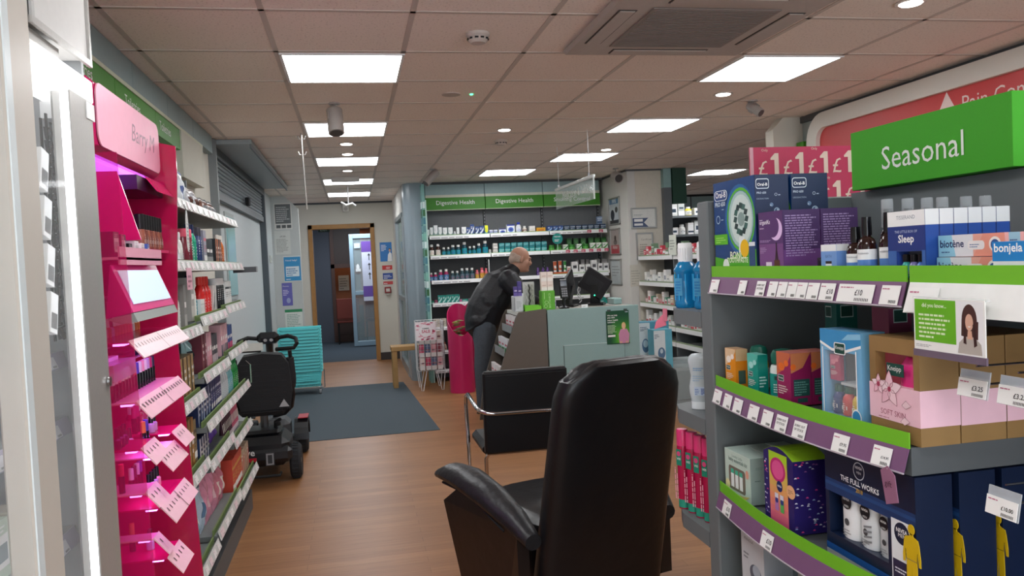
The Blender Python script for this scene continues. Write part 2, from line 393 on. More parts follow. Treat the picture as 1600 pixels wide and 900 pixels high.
# wall behind the bay, corner walls with the frames
b = MB(); b.box((.93, 10.42, 0), (3.36, 10.52, CEIL), mat('777a7c', rough=.6)); struct(b, 'wall_bay')
b = MB(); b.box((3.36, 9.3, 0), (3.459, 10.41, CEIL), WALLW); struct(b, 'wall_frame_side')
b = MB(); b.box((3.46, 9.3, 0), (3.80, 9.42, CEIL), mat('d6cfc0', rough=.8)); struct(b, 'wall_frame_front')
b = MB(); b.box((.93, 10.2, CEIL-.025), (3.35, 10.44, CEIL), DKGREY); b.box((3.33, 9.3, CEIL-.02), (3.36, 10.3, CEIL), DKGREY); b.box((3.33, 9.27, CEIL-.02), (3.8, 9.3, CEIL), DKGREY); struct(b, 'trim_3')
b = MB(); b.box((3.4, 13.6, 0), (7, 13.7, 2.2), WALLW); b.box((3.4, 13.6, 2.5), (7, 13.7, CEIL), BK); struct(b, 'wall_dispensary')
b = MB(); b.box((3.4, 13.58, 2.2), (7, 13.62, 2.5), TEALG)
for x in (4.3, 5.2, 6.1): b.box((x, 13.57, 2.2), (x+.02, 13.6, 2.5), DKGREY)
struct(b, 'trim_4')
b = MB(); b.box((6.9, 6, 0), (7, 13.7, CEIL), WALLW); struct(b, 'wall_far_right')
b = MB(); b.box((3.62, -2.5, 0), (3.75, 5.9, CEIL), mat('9aa7a6', rough=.7)); b.box((3.62, -2.5, CEIL-.05), (3.60, 5.9, CEIL), DKGREY); struct(b, 'wall_right')
b = MB(); b.prism([(3.36, 5.85, 1.9), (3.62, 5.85, 1.9), (3.62, 5.85, CEIL), (3.45, 5.85, CEIL), (3.36, 5.85, CEIL-.1)], (0, .12, 0), WALLC); struct(b, 'wall_bulkhead')
b = MB(); b.box((-1.6, -2.6, 0), (7, -2.5, .35), WALLW); b.box((-1.6, -2.6, 2.35), (7, -2.5, CEIL), WALLW)
for x in (-1.6, .5, 2.6, 4.8, 6.9): b.box((x, -2.6, .35), (x+.1, -2.5, 2.35), mat('9aa2a6', rough=.4))
struct(b, 'wall_behind')   # shopfront glazing behind the viewpoint, daylight comes in through it
b = MB(); b.box((-1.5, -2.56, .35), (6.9, -2.555, 2.35), clear('f4f8fa', .06)); struct(b, 'window_1')
# corridor beyond the doorway
b = MB(); cw = mat('50555f', rough=.8)
b.box((-2.1, 12.97, 0), (-2.0, 18, 2.7), cw); b.box((2.4, 12.97, 0), (2.5, 14.2, 2.7), cw); b.box((-2.1, 18, 0), (2.5, 18.1, 2.7), cw); struct(b, 'wall_corridor')
b = MB(); b.box((-2.1, 12.97, 2.5), (2.5, 18.1, 2.6), mat('7c8790', rough=.8)); struct(b, 'ceiling_corridor')
b = MB(); b.box((.8, 12.4, 0), (2.5, 12.97, 2.6), cw); struct(b, 'wall_corridor_side')
# ---------------------------------------------------------------- ceiling fittings
def ceiling_light():
    e = thing('ceiling_light', '', ''); b = MB(); f = mat('e8e8e8', rough=.4)
    for s in (-1, 1): b.box((s*.30, -.30, -.006), (s*.286, .30, .002), f); b.box((-.286, s*.30, -.006), (.286, s*.286, .002), f)
    b.build('frame', e); b = MB(); b.box((-.286, -.286, -.003), (.286, .286, .0), mat('fbfdff', emit=PANEL_E, noise=0)); b.build('diffuser', e); return e
LG = 'square panel lights in the ceiling'
for x, y, lb in [(.01, 4.26, 'largest white square ceiling light, nearest in the left-hand row'), (.01, 6.12, 'second nearest ceiling light of the left row, behind hanging spotlight'),
    (.01, 7.95, 'third ceiling light of the left row, beyond the two lit spots'), (.01, 9.8, 'fourth ceiling light of the left row, beyond the round disc light'),
    (.01, 11.5, 'farthest ceiling light of the left row, above the doorway'),
    (2.42, 4.26, 'nearest ceiling light on the right, beside the air conditioner'), (2.44, 6.12, 'second nearest ceiling light of the right row, left of the camera-like spotlight'),
    (2.42, 8.0, 'third ceiling light of the right row, behind the hanging advice sign'), (1.85, 9.25, 'ceiling light just in front of the digestive health bay'),
    (4.8, 9.83, 'ceiling light beyond the red price poster, over the dispensary'), (4.85, 11.7, 'farthest right ceiling light, small, behind dark green panel'),
    (2.4, 2.4, 'ceiling light above the shop floor behind the seasonal gondola'), (.01, 2.4, 'ceiling light above and beside the viewpoint on the left'), (.01, .2, 'ceiling light behind the viewpoint on the left'), (2.4, .2, 'ceiling light behind the viewpoint on the right')]:
    place('clight', ceiling_light, (x, y, CEIL-.003), 0, lb, 'ceiling light', LG)
# air conditioning cassette
e = thing('ceiling_air_conditioner', 'square ceiling air conditioner cassette with grey central grille', 'air conditioner', (1.56, 3.4, CEIL))
cm = mat('b9aea8', rough=.45); b = MB(LT((1.56, 3.4, CEIL))); b.box((-.475, -.475, -.03), (.475, .475, 0), cm, .02); b.build('casing', e)
b = MB(LT((1.56, 3.4, CEIL))); b.box((-.29, -.29, -.036), (.29, .29, -.031), mat('8d8480', rough=.6), .02)
for i in range(24): y = -.27+.54*i/23; b.box((-.27, y-.002, -.038), (.27, y+.002, -.036), mat('7d7470'))
b.build('intake_grille', e)
for i in range(4):
    b = MB(LT((1.56, 3.4, CEIL)) @ Matrix.Rotation(i*PI/2, 4, 'Z')); b.box((-.25, .345, -.0325), (.25, .425, -.030), mat('4a423e')); b.box((-.244, .351, -.037), (.244, .419, -.032), cm, .003); b.build('air_flap', e)
b = MB(LT((1.56, 3.4, CEIL))); 
for x in (-.2, .2): b.box((x-.03, -.455, -.032), (x, -.44, -.029), BK)
b.build('screw_slot', e)
# smoke detectors, downlights
def detector():
    e = thing('smoke_detector', '', ''); m = mat('c9beb6', rough=.4); b = MB(); b.lathe([(.055, 0), (.055, -.012), (.048, -.02)], m); b.build('base', e)
    b = MB(); b.lathe([(.045, -.02), (.045, -.034), (.034, -.045), (0, -.047)], m)
    for i in range(10): a = 2*PI*i/10; b.box((.042*math.cos(a)-.008, .042*math.sin(a)-.008, -.031), (.042*math.cos(a)+.008, .042*math.sin(a)+.008, -.024), BK)
    b.build('sensor_head', e); return e
for p, lb in [((747, 66), 'white smoke detector near the air conditioner with dark vent slots'), ((783, 226), 'smoke detector on the ceiling behind the recessed downlight')]:
    q = at(*p, Z=2.50); place('det', detector, (q.x, q.y, CEIL), 0, lb, 'smoke detector', 'smoke detectors on the ceiling')
def downlight(lit=True, ey=-.25):
    def f():
        e = thing('recessed_downlight', '', ''); b = MB(); m = mat('cfc6bf', rough=.3)
        b.lathe([(.062, 0), (.066, -.006), (.05, -.008), (.048, 0)], m, n=28); b.build('trim_ring', e)
        b = MB(); b.lathe([(.047, -.002), (.044, -.012), (0, -.016)], mat('fffdf8', emit=7 if lit else 0, noise=0) if lit else mat('b9aea8')); b.build('lamp', e); return e
    return f
for p, lb in [((788, 202), 'lit downlight between the detectors in mid ceiling'), ((947, 233), 'lit downlight in front of the third right-hand ceiling light'), ((1130, 146), 'lit downlight below the nearest right-hand ceiling light'),
    ((1423, 3), 'lit downlight at the top edge above the red wall sign'), ((541, 224), 'first small lit spot beyond the second left ceiling light'), ((543, 240), 'second small lit spot, just before the third left ceiling light'), ((543, 266), 'round lit disc between third and fourth left ceiling lights')]:
    q = at(*p, Z=CEIL); place('dl', downlight(), (q.x, q.y, CEIL), 0, lb, 'downlight', 'small lit downlights in the ceiling')
q = at(705, 147, Z=CEIL); b = MB(); b.lathe([(.06, 0), (.057, -.006), (0, -.008)], mat('bdb2ab', rough=.6), c=q, n=28); tag(b.build('ceiling_speaker'), 'flat round blank cover on the ceiling beside green indicator', 'ceiling cover')
q = at(724, 147, Z=CEIL); q.x += .05; b = MB(); b.lathe([(.011, 0), (.009, -.006), (0, -.008)], mat('40ff90', emit=6), c=q, n=12); tag(b.build('indicator_light'), 'tiny green indicator light on the ceiling', 'indicator light')
def spotlight(name, px, drop, dirv, lb, L=.15, r=.045):
    q = at(*px, Z=CEIL); e = thing(name, lb, 'spotlight', (q.x, q.y, CEIL)); m = mat('b0aaa6', rough=.35, metal=.3)
    b = MB(); b.lathe([(.035, 0), (.035, -.01)], m, c=(q.x, q.y, CEIL)); b.tube([(q.x, q.y, CEIL), (q.x, q.y, CEIL-drop)], .007, m); b.build('mount', e)
    c = Vector((q.x, q.y, CEIL-drop)); d = Vector(dirv).normalized(); b = MB(); a = c-d*L*.35; z = c+d*L*.65
    b.tube([a, a+d*.01, z-d*.005, z], r, m, n=24, rads=[r*.8, r, r, r]); b.build('housing', e)
    b = MB(); b.tube([z-d*.002, z+d*.003], r*.8, mat('4b4745', rough=.3), n=20); b.build('lens', e)
    b = MB(); u = d.orthogonal().normalized()
    b.tube([a+u*r*1.15+d*.03, c+u*r*1.15+d*.03], .004, m); b.build('yoke', e); b = MB(); b.tube([a-u*r*1.15+d*.03, c-u*r*1.15+d*.03], .004, m); b.build('yoke', e)
spotlight('ceiling_spotlight', (522, 161), .09, (.05, -.35, -1), 'grey cylinder spotlight hanging before the second left ceiling light', .17, .05)
spotlight('ceiling_spotlight', (676, 264), .07, (-.8, -.3, -.8), 'grey spotlight tilted left above the rounded pillar', .2, .045)
spotlight('ceiling_spotlight', (1176, 157), .05, (.35, -.6, -.55), 'small grey spotlight below the nearest right downlight', .12, .032)
spotlight('ceiling_spotlight', (962, 263), .1, (.1, -.9, -.35), 'small domed fitting on ceiling corner above the framed posters', .12, .06)
q = at(540, 284, Z=CEIL); q.y = 9.35; b = MB(); b.box((q.x-.16, q.y-.08, CEIL-.05), (q.x+.16, q.y+.08, CEIL), mat('d8d6d2'), .01); tag(b.build('emergency_light'), 'small white box fitting on ceiling beyond the round disc light', 'emergency light')
q = at(543, 292, Z=CEIL); b = MB(); b.tube([(q.x, q.y-.1, CEIL), (q.x, q.y-.1, CEIL-.22)], .008, mat('c8c8c8')); b.tube([(q.x-.09, q.y-.1, CEIL-.2), (q.x-.03, q.y-.12, CEIL-.24), (q.x+.05, q.y-.12, CEIL-.22), (q.x+.09, q.y-.1, CEIL-.25)], .012, mat('e6e6e6')); tag(b.build('hanging_hook'), 'short hanging rod with white bracket above the far left lights', 'hook')
# hanging cord with hooks on the left
q = at(475, 208, Z=CEIL); q.x -= .02; b = MB(); m = mat('a9a6a2', rough=.3, metal=.5); x, y = q.x, q.y
b.tube([(x, y, CEIL), (x, y, 2.40), (x+.01, y, 1.96)], .006, m)
for z in (2.50, 2.38): b.tube([(x-.03, y, z+.02), (x-.02, y, z-.005), (x+.02, y, z-.005), (x+.03, y, z+.02)], .005, m)
tag(b.build('hanging_pole'), 'thin hanging pole with hooks below the second left ceiling light', 'hanging pole')
# hanging clear sign
e = thing('hanging_sign', 'clear acrylic hanging sign with white lettering over the counter', 'hanging sign', (1.95, 7.05, 2.0))
A = at(868, 295, X=1.95); B_ = at(927, 272, X=1.95); z1 = (A.z+B_.z)/2; y0, y1 = B_.y, A.y
b = MB(); b.box((1.94, y0, z1-.025), (1.965, y1, z1), mat('e9eeee', rough=.2), .004); b.build('top_rail', e)
b = MB(); b.box((1.949, y0, z1-.20), (1.953, y1, z1-.02), mat('dfe9e6', alpha=.3, rough=.1)); b.box((1.945, y0-.004, z1-.2), (1.957, y0+.006, z1), mat('e2ecea', rough=.2, alpha=.8)); b.build('panel', e)
b = MB(); b.text('Medication & Advice', (1.9485, y1-.25, z1-.13), mat('f0f4f2'), w=(y1-y0)*.72, rt=(0, -1, 0)); b.build('lettering', e)
for yy in (y0+.12, y1-.12):
    b = MB(); b.tube([(1.951, yy, z1), (1.951, yy, CEIL)], .003, mat('d0d0d0')); b.cyl((1.951, yy, z1), .01, .025, metal()); b.build('suspension_wire', e)
# exit sign and door closer in the doorway
q = at(506, 359, Y=12.95); b = MB(); b.box((q.x-.09, 12.98, q.z-.035), (q.x+.09, 13.02, q.z+.035), mat('1e3a30'), .004); b.text('EXIT', (q.x-.055, 12.978, q.z-.018), mat('c8e8d8'), h=.036); tag(b.build('exit_sign'), 'small dark exit sign at top of the doorway', 'sign')
q = at(540, 326, Y=12.85); b = MB(); b.box((q.x-.05, 12.76, q.z-.06), (q.x+.05, 12.85, q.z+.07), mat('dad8d0'), .015); b.disc((q.x, 12.759, q.z-.01), .03, mat('b0aea8')); tag(b.build('alarm_sensor'), 'white wall sensor centred above the doorway', 'sensor')
# ---------------------------------------------------------------- digestive health bay on the rear wall
BAYX = [.965, 1.745, 2.525, 3.31]
SHELFM = mat('6f7476', rough=.5); STRIP = mat('e9eaea', rough=.4, noise=.02); GSTR = mat('7fae55', rough=.5, noise=.05)
def ticket(b, c, w, h, rt, up, nrm, col='f7f7f5', seed=1, oos=False, price=None):
    """a printed shelf ticket: c = lower left corner, nrm = outward normal"""
    c = Vector(c); rt = Vector(rt).normalized(); up = Vector(up).normalized(); nv = Vector(nrm).normalized(); k = g('3a3a3c')
    b.prism([c, c+rt*w, c+rt*w+up*h, c+up*h], nv*.0012, g(col, noise=.01)); o = c+nv*.0016
    if oos:
        b.text('SORRY OUT', o+rt*w*.08+up*h*.66, k, w=w*.84, rt=rt, up=up, bold=True); b.text('OF STOCK', o+rt*w*.1+up*h*.42, k, w=w*.76, rt=rt, up=up, bold=True)
    else:
        b.lines(o+rt*w*.06+up*h*.78, w*.7, h*.14, 1, g('c06a8a'), rt=rt, up=up, seed=seed)
        if price: b.text(price, o+rt*w*.5+up*h*.38, k, w=min(w*.42, .024), rt=rt, up=up, bold=True)
    for i in range(9): x = w*(.52+.045*i); b.poly([o+rt*x+up*h*.08, o+rt*(x+w*.022)+up*h*.08, o+rt*(x+w*.022)+up*h*.24, o+rt*x+up*h*.24], k)
bay = thing('shelf_bay', 'tall grey wall shelving bay under green Digestive Health header signs', 'shelving', (2.14, 10.2, 0))
b = MB(); b.box((.965, 10.39, 0), (3.31, 10.418, 2.2), mat('6c6e70', rough=.6)); b.build('back_panel', bay)
for x in BAYX:
    b = MB(); b.box((x-.012, 10.36, 0), (x+.012, 10.40, 2.5), mat('3f4143', rough=.5))
    for k in range(50): b.box((x-.004, 10.3585, .2+k*.044), (x+.004, 10.36, .22+k*.044), mat('a6a8a8'))
    b.build('slotted_upright', bay)
for i in range(3):
    x0, x1 = BAYX[i]+.004, BAYX[i+1]-.004
    b = MB(); b.box((x0, 10.27, 2.38), (x1, 10.36, 2.52), mat('9fb9bb', rough=.5)); b.box((x0, 10.25, 2.345), (x1, 10.36, 2.38), mat('dcdccb')); b.build('header_panel', bay, label='pale teal header panel')
    b = MB(); b.box((x0, 10.24, 2.185), (x1, 10.36, 2.345), GREEN, .003); b.box((x0, 10.235, 2.18), (x1, 10.25, 2.188), mat('cfd8b8'))
    b.text(['Digestive Health', 'Digestive Health', 'Smoking Control'][i], ((x0+x1)/2, 10.2385, 2.235), WH, w=.5, align='c'); b.build('header_sign', bay, label='green header sign')
LEV = [(1.85, 0, 3), (1.60, 0, 3), (1.287, 0, 3), (1.0, 0, 3), (.70, 0, 3), (.40, 0, 3), (.16, 0, 3)]
for li, (z, a, c) in enumerate(LEV):
    for i in range(a, c):
        x0, x1 = BAYX[i]+.006, BAYX[i+1]-.006
        b = MB(); b.box((x0, 10.0, z-.045), (x1, 10.39, z-.02), SHELFM)
        if li < 2 or i == 2: b.box((x0, 10.0, z-.02), (x1, 10.02, z+.006), GSTR)
        s = b.build('shelf', bay)
        b = MB(); b.prism([(x0, 10.0, z), (x0, 9.985, z-.045), (x0, 9.99, z-.048), (x0, 10.0, z-.045)], (x1-x0, 0, 0), STRIP); b.lines((x0+.02, 9.9845, z-.035), x1-x0-.04, .02, 1, mat('9a9a9c'), seed=li*3+i); b.build('ticket_strip', s)
        if i == 2 and li < 4:
            for k in range([2, 6, 2, 0][li]):
                b = MB(); xx = x0+[.0, .12, .5, .0][li]+k*([.16, .105, .3, 1][li])+(.5 if li == 0 else .08); b.box((xx, 9.981, z-.04), (xx+.055, 9.9835, z-.004), g('c8506a')); b.lines((xx+.008, 9.9805, z-.034), .04, .02, 2, W_); b.build('price_ticket', s, label='red offer ticket')
tm2 = mat('8fc4bd', rough=.25, alpha=.85)
b = MB(); b.box((.90, 9.98, 0), (.935, 10.34, 2.50), tm2); b.box((.935, 9.975, 0), (.95, 9.99, 2.3), mat('bfe0d6', rough=.3))
b.build('end_panel', bay, label='frosted turquoise end panel')
b = MB(); rnd = random.Random(5)
for k in range(14):
    z = .9+k*.1; c = ['5f8f96', '3f7f8f', '2f6a3a', 'd8ecea', '7fbfae'][k % 5]; b.box((.897, 10.02+.02*(k % 3), z), (.9, 10.3-.03*(k % 4), z+.085), g(c))
    b.box((.902, 9.977, z), (.932, 9.98, z+.08), g(c))
b.build('printed_graphics', bay)
b = MB(); b.tube([(1.715, 10.02, 1.33), (1.715, 10.02, 1.52)], .008, mat('d8dada')); b.build('divider_post', bay)
e = thing('shelf_sign', 'round teal talking sign clipped on second shelf of smoking control', 'sign', (2.62, 9.975, 1.6)); q = at(871, 373, Y=9.97)
b = MB(); b.prism([(q.x+.07*math.cos(a*PI/14), 9.97, q.z+.07*math.sin(a*PI/14)) for a in range(28)], (0, .004, 0), g('168a80')); b.text('FREE NHS', (q.x, 9.968, q.z+.02), W_, w=.085, align='c', bold=True); b.lines((q.x-.04, 9.968, q.z-.035), .08, .035, 2, W_); b.build('disc', e)
b = MB(); b.tube([(q.x, 9.974, q.z-.06), (q.x, 9.98, 1.6)], .003, mat('d0e8e4')); b.build('clip', e)
S_ = .00835
def row(shelf, pts, z, y, yp, where):
    """pts: (px, w_px, h_px, kind, args, description, group)"""
    cnt = {}
    for px, w, h, kind, args, desc, grp in pts:
        cnt[desc] = cnt.get(desc, 0)+1
    seen = {}
    for px, w, h, kind, args, desc, grp in pts:
        q = at(px, yp, Y=y-.03); W = w*S_*.925; H = h*S_
        seen[desc] = seen.get(desc, 0)+1
        lb = desc+(', %s from left' % ORD[seen[desc]] if cnt[desc] > 1 else '')+', '+where
        if kind == 'carton': bd = carton('medicine_carton', W, min(W, .06), H, *args); nm, cat = 'medicine_carton', 'carton'
        elif kind == 'flat': bd = carton('medicine_carton', W, .07, H, *args); cat = 'carton'
        elif kind == 'bottle': bd = bottle('medicine_bottle', W/2, H, *args); cat = 'bottle'
        elif kind == 'tube': bd = tubep('cream_tube', W, H, *args); cat = 'tube'
        elif kind == 'jar': bd = jar('tub', W/2, H, *args); cat = 'tub'
        elif kind == 'spray': bd = spray('spray_can', W/2, H, *args); cat = 'can'
        place((shelf, kind, w, h, args), bd, (q.x, y, z+.0015), 0, lb, cat, (grp or desc+'s')+' '+where)
TG = ('8ba6a3', 'tongue', 'f2f4f4', '8a9a98'); DB = ('34508f', 'swoosh', 'dfe6f2', 'ffffff'); WO = ('eef1f6', 'oval', '5a78c8', '2f3f9f')
w1 = 'top shelf of digestive bay'
row('a', [(p, w, h, 'carton', TG, 'pale green and white carton', None) for p, w, h in ((669.5, 4, 12), (674.5, 5.5, 15), (681, 7, 18), (688, 6, 15), (695.5, 7.5, 14), (704, 8, 14))]+
 [(711, 4.4, 8, 'bottle', ('e8ecec', 'f4f4f4', 'cfd8d8'), 'tiny white bottle', None), (715.8, 5, 13.5, 'carton', ('8a9494', 'tongue', 'f2f4f4', '8a9a98'), 'slim grey carton with white tongue', None),
  (725, 8.5, 14, 'carton', ('7f8a94', 'tongue', 'f6f6f6', '50506a'), 'wide grey carton with white tongue', None)]+
 [(p, w, h, 'carton', DB, 'blue and white carton', None) for p, w, h in ((732.3, 6, 13), (738.5, 6, 17.5), (745.8, 6, 14), (752.8, 7, 14.5))]+
 [(760.4, 6.2, 15, 'carton', ('1f86a8', 'tongue', 'f2ee20', '30a030'), 'yellow and blue carton', None),
  (767.8, 6.2, 8, 'jar', ('4a62c0', 'dfe4f4', 'c8d0ea'), 'small blue and white tub', None), (775, 6.5, 8, 'jar', ('4a62c0', 'dfe4f4', 'c8d0ea'), 'small blue and white tub', None),
  (785.5, 12, 9, 'carton', WO, 'low white carton with blue oval', None), (798.5, 13, 15, 'carton', WO, 'tall white carton with blue oval', None),
  (811.2, 9, 18, 'bottle', ('e8eaf2', '2f3fa8', 'f0f2fa', '6a80d0'), 'white bottle with tall blue cap', None), (820.6, 7.5, 12, 'bottle', ('ded6cc', 'f2f2f0', '9a7a6a'), 'small white and brown bottle', None),
  (832, 9.5, 11.5, 'carton', ('ece8e4', 'band', 'b89a8a', 'd8d0c8'), 'small white carton with tan base', None), (845.5, 15, 8.5, 'carton', ('e0a021', 'band', 'f0c040', 'b02818'), 'low orange carton', None)]+
 [(p, 8.2, 10.5, 'carton', ('2a4a8a', 'swoosh', '8fb0d8', 'e8f0fa'), 'blue patch carton', None) for p in (859.5, 868, 876.5)]+
 [(p, 8.8, 10.5, 'carton', ('2c4462', 'stripes', 'cfd8e2', '7a2a3a'), 'dark navy carton with pale stripe', None) for p in (886, 895, 904.5, 914, 923.5, 933, 943)], 1.85-.02, 10.06, 363, w1)
row('a2', [(937.5, 8.5, 11.5, 'carton', ('8296b4', 'stripes', 'dfe6ee', '2c4462'), 'pale blue carton stacked above the navy cartons', None)], 1.834+10.5*S_, 10.08, 352, w1)
w2 = 'second shelf of digestive bay'; AM = '3a1c10'
row('b', [(675, 8, 19, 'bottle', (AM, 'f0efec', 'efe8e2', 'e0c8b8'), 'brown bottle with white label', None), (685, 8, 19.5, 'bottle', (AM, 'f0efec', 'efe8e2', 'e0c8b8'), 'brown bottle with white label', None)]+
 [(p, w, h, 'bottle', ('123a48', 'f0efec', '1f9aa6', '2a56a8'), 'teal-labelled dark bottle', None) for p, w, h in ((694, 6.3, 14), (701, 6.3, 14), (708.5, 8, 17), (716.8, 8, 17), (726.5, 9, 21), (735, 6, 14), (741.5, 6.5, 14.5), (749, 7.5, 18), (759, 9.5, 21.5))]+
 [(766, 3.4, 8, 'carton', ('dfe0dc', 'side', 'b8b8b4', '8a8a88'), 'slim white carton beside teal bottles', None), (774, 8, 8, 'flat', ('d8d4ce', 'band', 'e8e4de', 'a8a09a'), 'small cream carton under its twin', None)]+
 [(p, 8.8, 8.5, 'flat', ('2fa0a0', 'stripes', 'bfe4e2', '1a6f78'), 'teal carton in clear front tray', None) for p in (784, 793.5, 803, 812.5, 822, 831.5, 841, 850.5)]+
 [(863.2, 9.4, 10.5, 'jar', ('3f9a3a', '2f7a2a', '5fb04a'), 'green tub', None), (874, 9.4, 10.5, 'jar', ('3f9a3a', '2f7a2a', '5fb04a'), 'green tub', None), (884, 8.5, 10.5, 'carton', ('eef4ea', 'swoosh', '4aa050', '3a8a40'), 'white and green leaf carton', None),
  (894.7, 9.4, 10.5, 'jar', ('3f9a3a', '2f7a2a', '5fb04a'), 'green tub', None), (905.5, 8.5, 10.5, 'carton', ('eef4ea', 'swoosh', '4aa050', '3a8a40'), 'white and green leaf carton', None), (916.5, 9.4, 10.5, 'jar', ('3f9a3a', '2f7a2a', '5fb04a'), 'green tub', None)]+
 [(p, 8.5, 11.3, 'carton', ('eef4ea', 'swoosh', '4aa050', '3a8a40'), 'white and green leaf carton', None) for p in (927, 936.5, 946.3)], 1.58, 10.06, 395, w2)
row('b2', [(774, 7.6, 8, 'flat', ('d8d4ce', 'band', 'e8e4de', 'a8a09a'), 'small cream carton stacked on its twin', None)]+[(p, 8.8, 8, 'flat', ('2a8f94', 'stripes', 'a8d4d2', '1a5f68'), 'teal carton in upper layer', None) for p in (784, 793.5, 803, 812.5, 822, 831.5, 841, 850.5)], 1.5845+8.5*S_, 10.08, 388, w2)
row('b3', [(p, 8.5, 20, 'carton', ('4a8a48', 'oval', '6fa868', '2f6a30'), 'tall green carton in rear row', None) for p in (890, 900.5, 912, 924, 934, 944)], 1.58, 10.22, 388, w2)
w3 = 'third shelf of digestive bay'
row('c', [(p, w, h, 'bottle', ('a02a5a', 'f0efec', '3f86b8', 'd8c8e0'), 'pink and blue bottle with white cap', None) for p, w, h in ((674.4, 5.3, 14), (681, 6.2, 14), (689.3, 7.6, 18), (698, 8.2, 18.5))]+
 [(p, w, h, 'bottle', ('1f4048', 'f0efec', '5a7a88', 'a86a80'), 'dark teal bottle with white cap', None) for p, w, h in ((708, 6.3, 15), (715.2, 6.3, 15), (723, 7.4, 18.5), (730.5, 7.4, 18.5), (738.5, 7.4, 18.5))]+
 [(p, w, h, 'bottle', ('d8707a', 'e8707a', 'e0a83a', 'f0c868'), 'pink and orange bottle', None) for p, w, h in ((746.4, 6.3, 15), (754, 7.5, 18), (760.6, 5.5, 17))]+
 [(p, 5.8, 14, 'bottle', ('5a3a7a', '6a4a8a', '4a3070', 'b8a0d0'), 'purple bottle', None) for p in (842, 850, 857)], 1.267, 10.06, 434, w3)
row('c2', [(868.3, 6.4, 17, 'tube', ('c86038', 'f0efec', 'e8e4de'), 'orange tube', None), (876.3, 6.4, 17.5, 'tube', ('c86038', 'f0efec', 'e8e4de'), 'orange tube', None), (883.8, 5, 17, 'tube', ('3f9a4a', 'f0efec', 'e8f4e4'), 'green tube', None), (889.6, 6, 8, 'carton', ('e8e0da', 'band', 'd85830', 'd85830'), 'tiny white and orange carton', None)]+
 [(p, w, h, 'carton', ('f1f1ef', 'window', 'dcdcda', '4a4a4c'), 'white starter kit carton', None) for p, w, h in ((898.6, 10.5, 15), (909.8, 9, 10), (919.5, 8, 10), (928.8, 10, 16), (938.5, 7.5, 10.5), (947.5, 9, 10.5))], 1.267+5.5*S_, 10.09, 424, w3)
row('c3', [(p, w, 23, 'carton', ('9a9694', 'stripes', 'c8c4c2', '6a6664'), 'grey carton standing in rear row', None) for p, w in ((903, 5), (911.5, 6), (919, 5), (934, 9), (945, 9))], 1.267, 10.24, 424, w3)
for p0, p1, c, t, lb in ((865.5, 891.5, 'd8623a', None, 'orange display tray under the orange tubes on third shelf'), (892, 953, 'efefed', 'NICOTINE', 'long white display tray under white kit cartons')):
    x0 = at(p0, 424, Y=10.03).x; x1 = at(p1, 424, Y=10.03).x; b = MB(); m = g(c)
    b.box((x0, 10.03, 1.268), (x1, 10.034, 1.315), m); b.box((x0, 10.03, 1.268), (x1, 10.14, 1.272), m); b.box((x0, 10.03, 1.268), (x0+.003, 10.14, 1.311), m); b.box((x1-.003, 10.03, 1.268), (x1, 10.14, 1.311), m)
    b.box((x0+.004, 10.045, 1.272), (x1-.004, 10.135, 1.3128), mat('b8b4b0'))
    if t: b.text(t, (x0+.17, 10.0292, 1.28), mat('6a6a6c'), w=.2)
    tag(b.build('display_tray'), lb, 'display tray')
w4 = 'fourth shelf of digestive bay'
row('d', [(676, 5, 6, 'jar', ('2a6a60', '2f8a70', 'a8d0c8'), 'small dark green tub', None), (682, 5.5, 6.5, 'jar', ('8a3a5a', 'a84a6a', 'd8a8b8'), 'small wine red tub', None)]+[(p, 6.6, 13.5, 'carton', ('1f9a8a', 'swoosh', 'bfeae2', 'e8faf6'), 'bright teal carton', None) for p in (688, 695, 702, 709, 715.6)]+
 [(724.5, 13.5, 6, 'flat', ('2fa08e', 'side', 'c86a9a', 'e8f4f2'), 'flat teal and pink carton', None), (739, 13.5, 6, 'flat', ('2fa08e', 'side', 'c86a9a', 'e8f4f2'), 'flat teal and pink carton', None), (751.5, 9.5, 6.5, 'flat', ('2fa08e', 'side', 'c86a9a', 'e8f4f2'), 'flat teal and pink carton', None),
  (930, 12, 12.5, 'carton', ('a8b4b4', 'window', '4a5a60', 'e4eaea'), 'clear blister carton', None), (943.5, 12.5, 12.5, 'carton', ('b8c0c0', 'window', '50585c', 'e4eaea'), 'clear blister carton', None)], .98, 10.06, 472, w4)
row('d2', [(748.5, 10.5, 9, 'flat', ('c87a94', 'band', '6fc0b8', 'f2d8e0'), 'pink carton stacked on the flat teal cartons', None)], .984+6.5*S_, 10.08, 460, w4)
row('e', [(p, 9, 14, 'carton', ('ded4c4', 'side', 'c8b8a0', '8a7a6a'), 'cream carton', None) for p in (683, 693, 703)]+[(715+8*k, 7, 16, 'carton', ('7a2a40', 'band', 'b85a6a', 'e8c8c8'), 'dark red carton', None) for k in range(4)], .68, 10.06, 505, 'fifth shelf of digestive bay')
row('f', [(p, 9, 14, 'bottle', ('c8a89a', 'b85a4a', 'd8b8a8', '8a5a4a'), 'pale brown bottle', None) for p in (683, 694, 706, 718, 730)], .38, 10.06, 540, 'sixth shelf of digestive bay')
q = at(940, 470, Y=9.97); b = MB(); b.prism([(q.x+.08*math.cos(a*PI/14), 9.975, .89+.08*math.sin(a*PI/14)) for a in range(28)], (0, .005, 0), g('168a80')); b.lines((q.x-.05, 9.973, .86), .1, .06, 3, W_); tag(b.build('shelf_sign'), 'round teal sign under the lowest visible shelf behind the tills', 'sign')
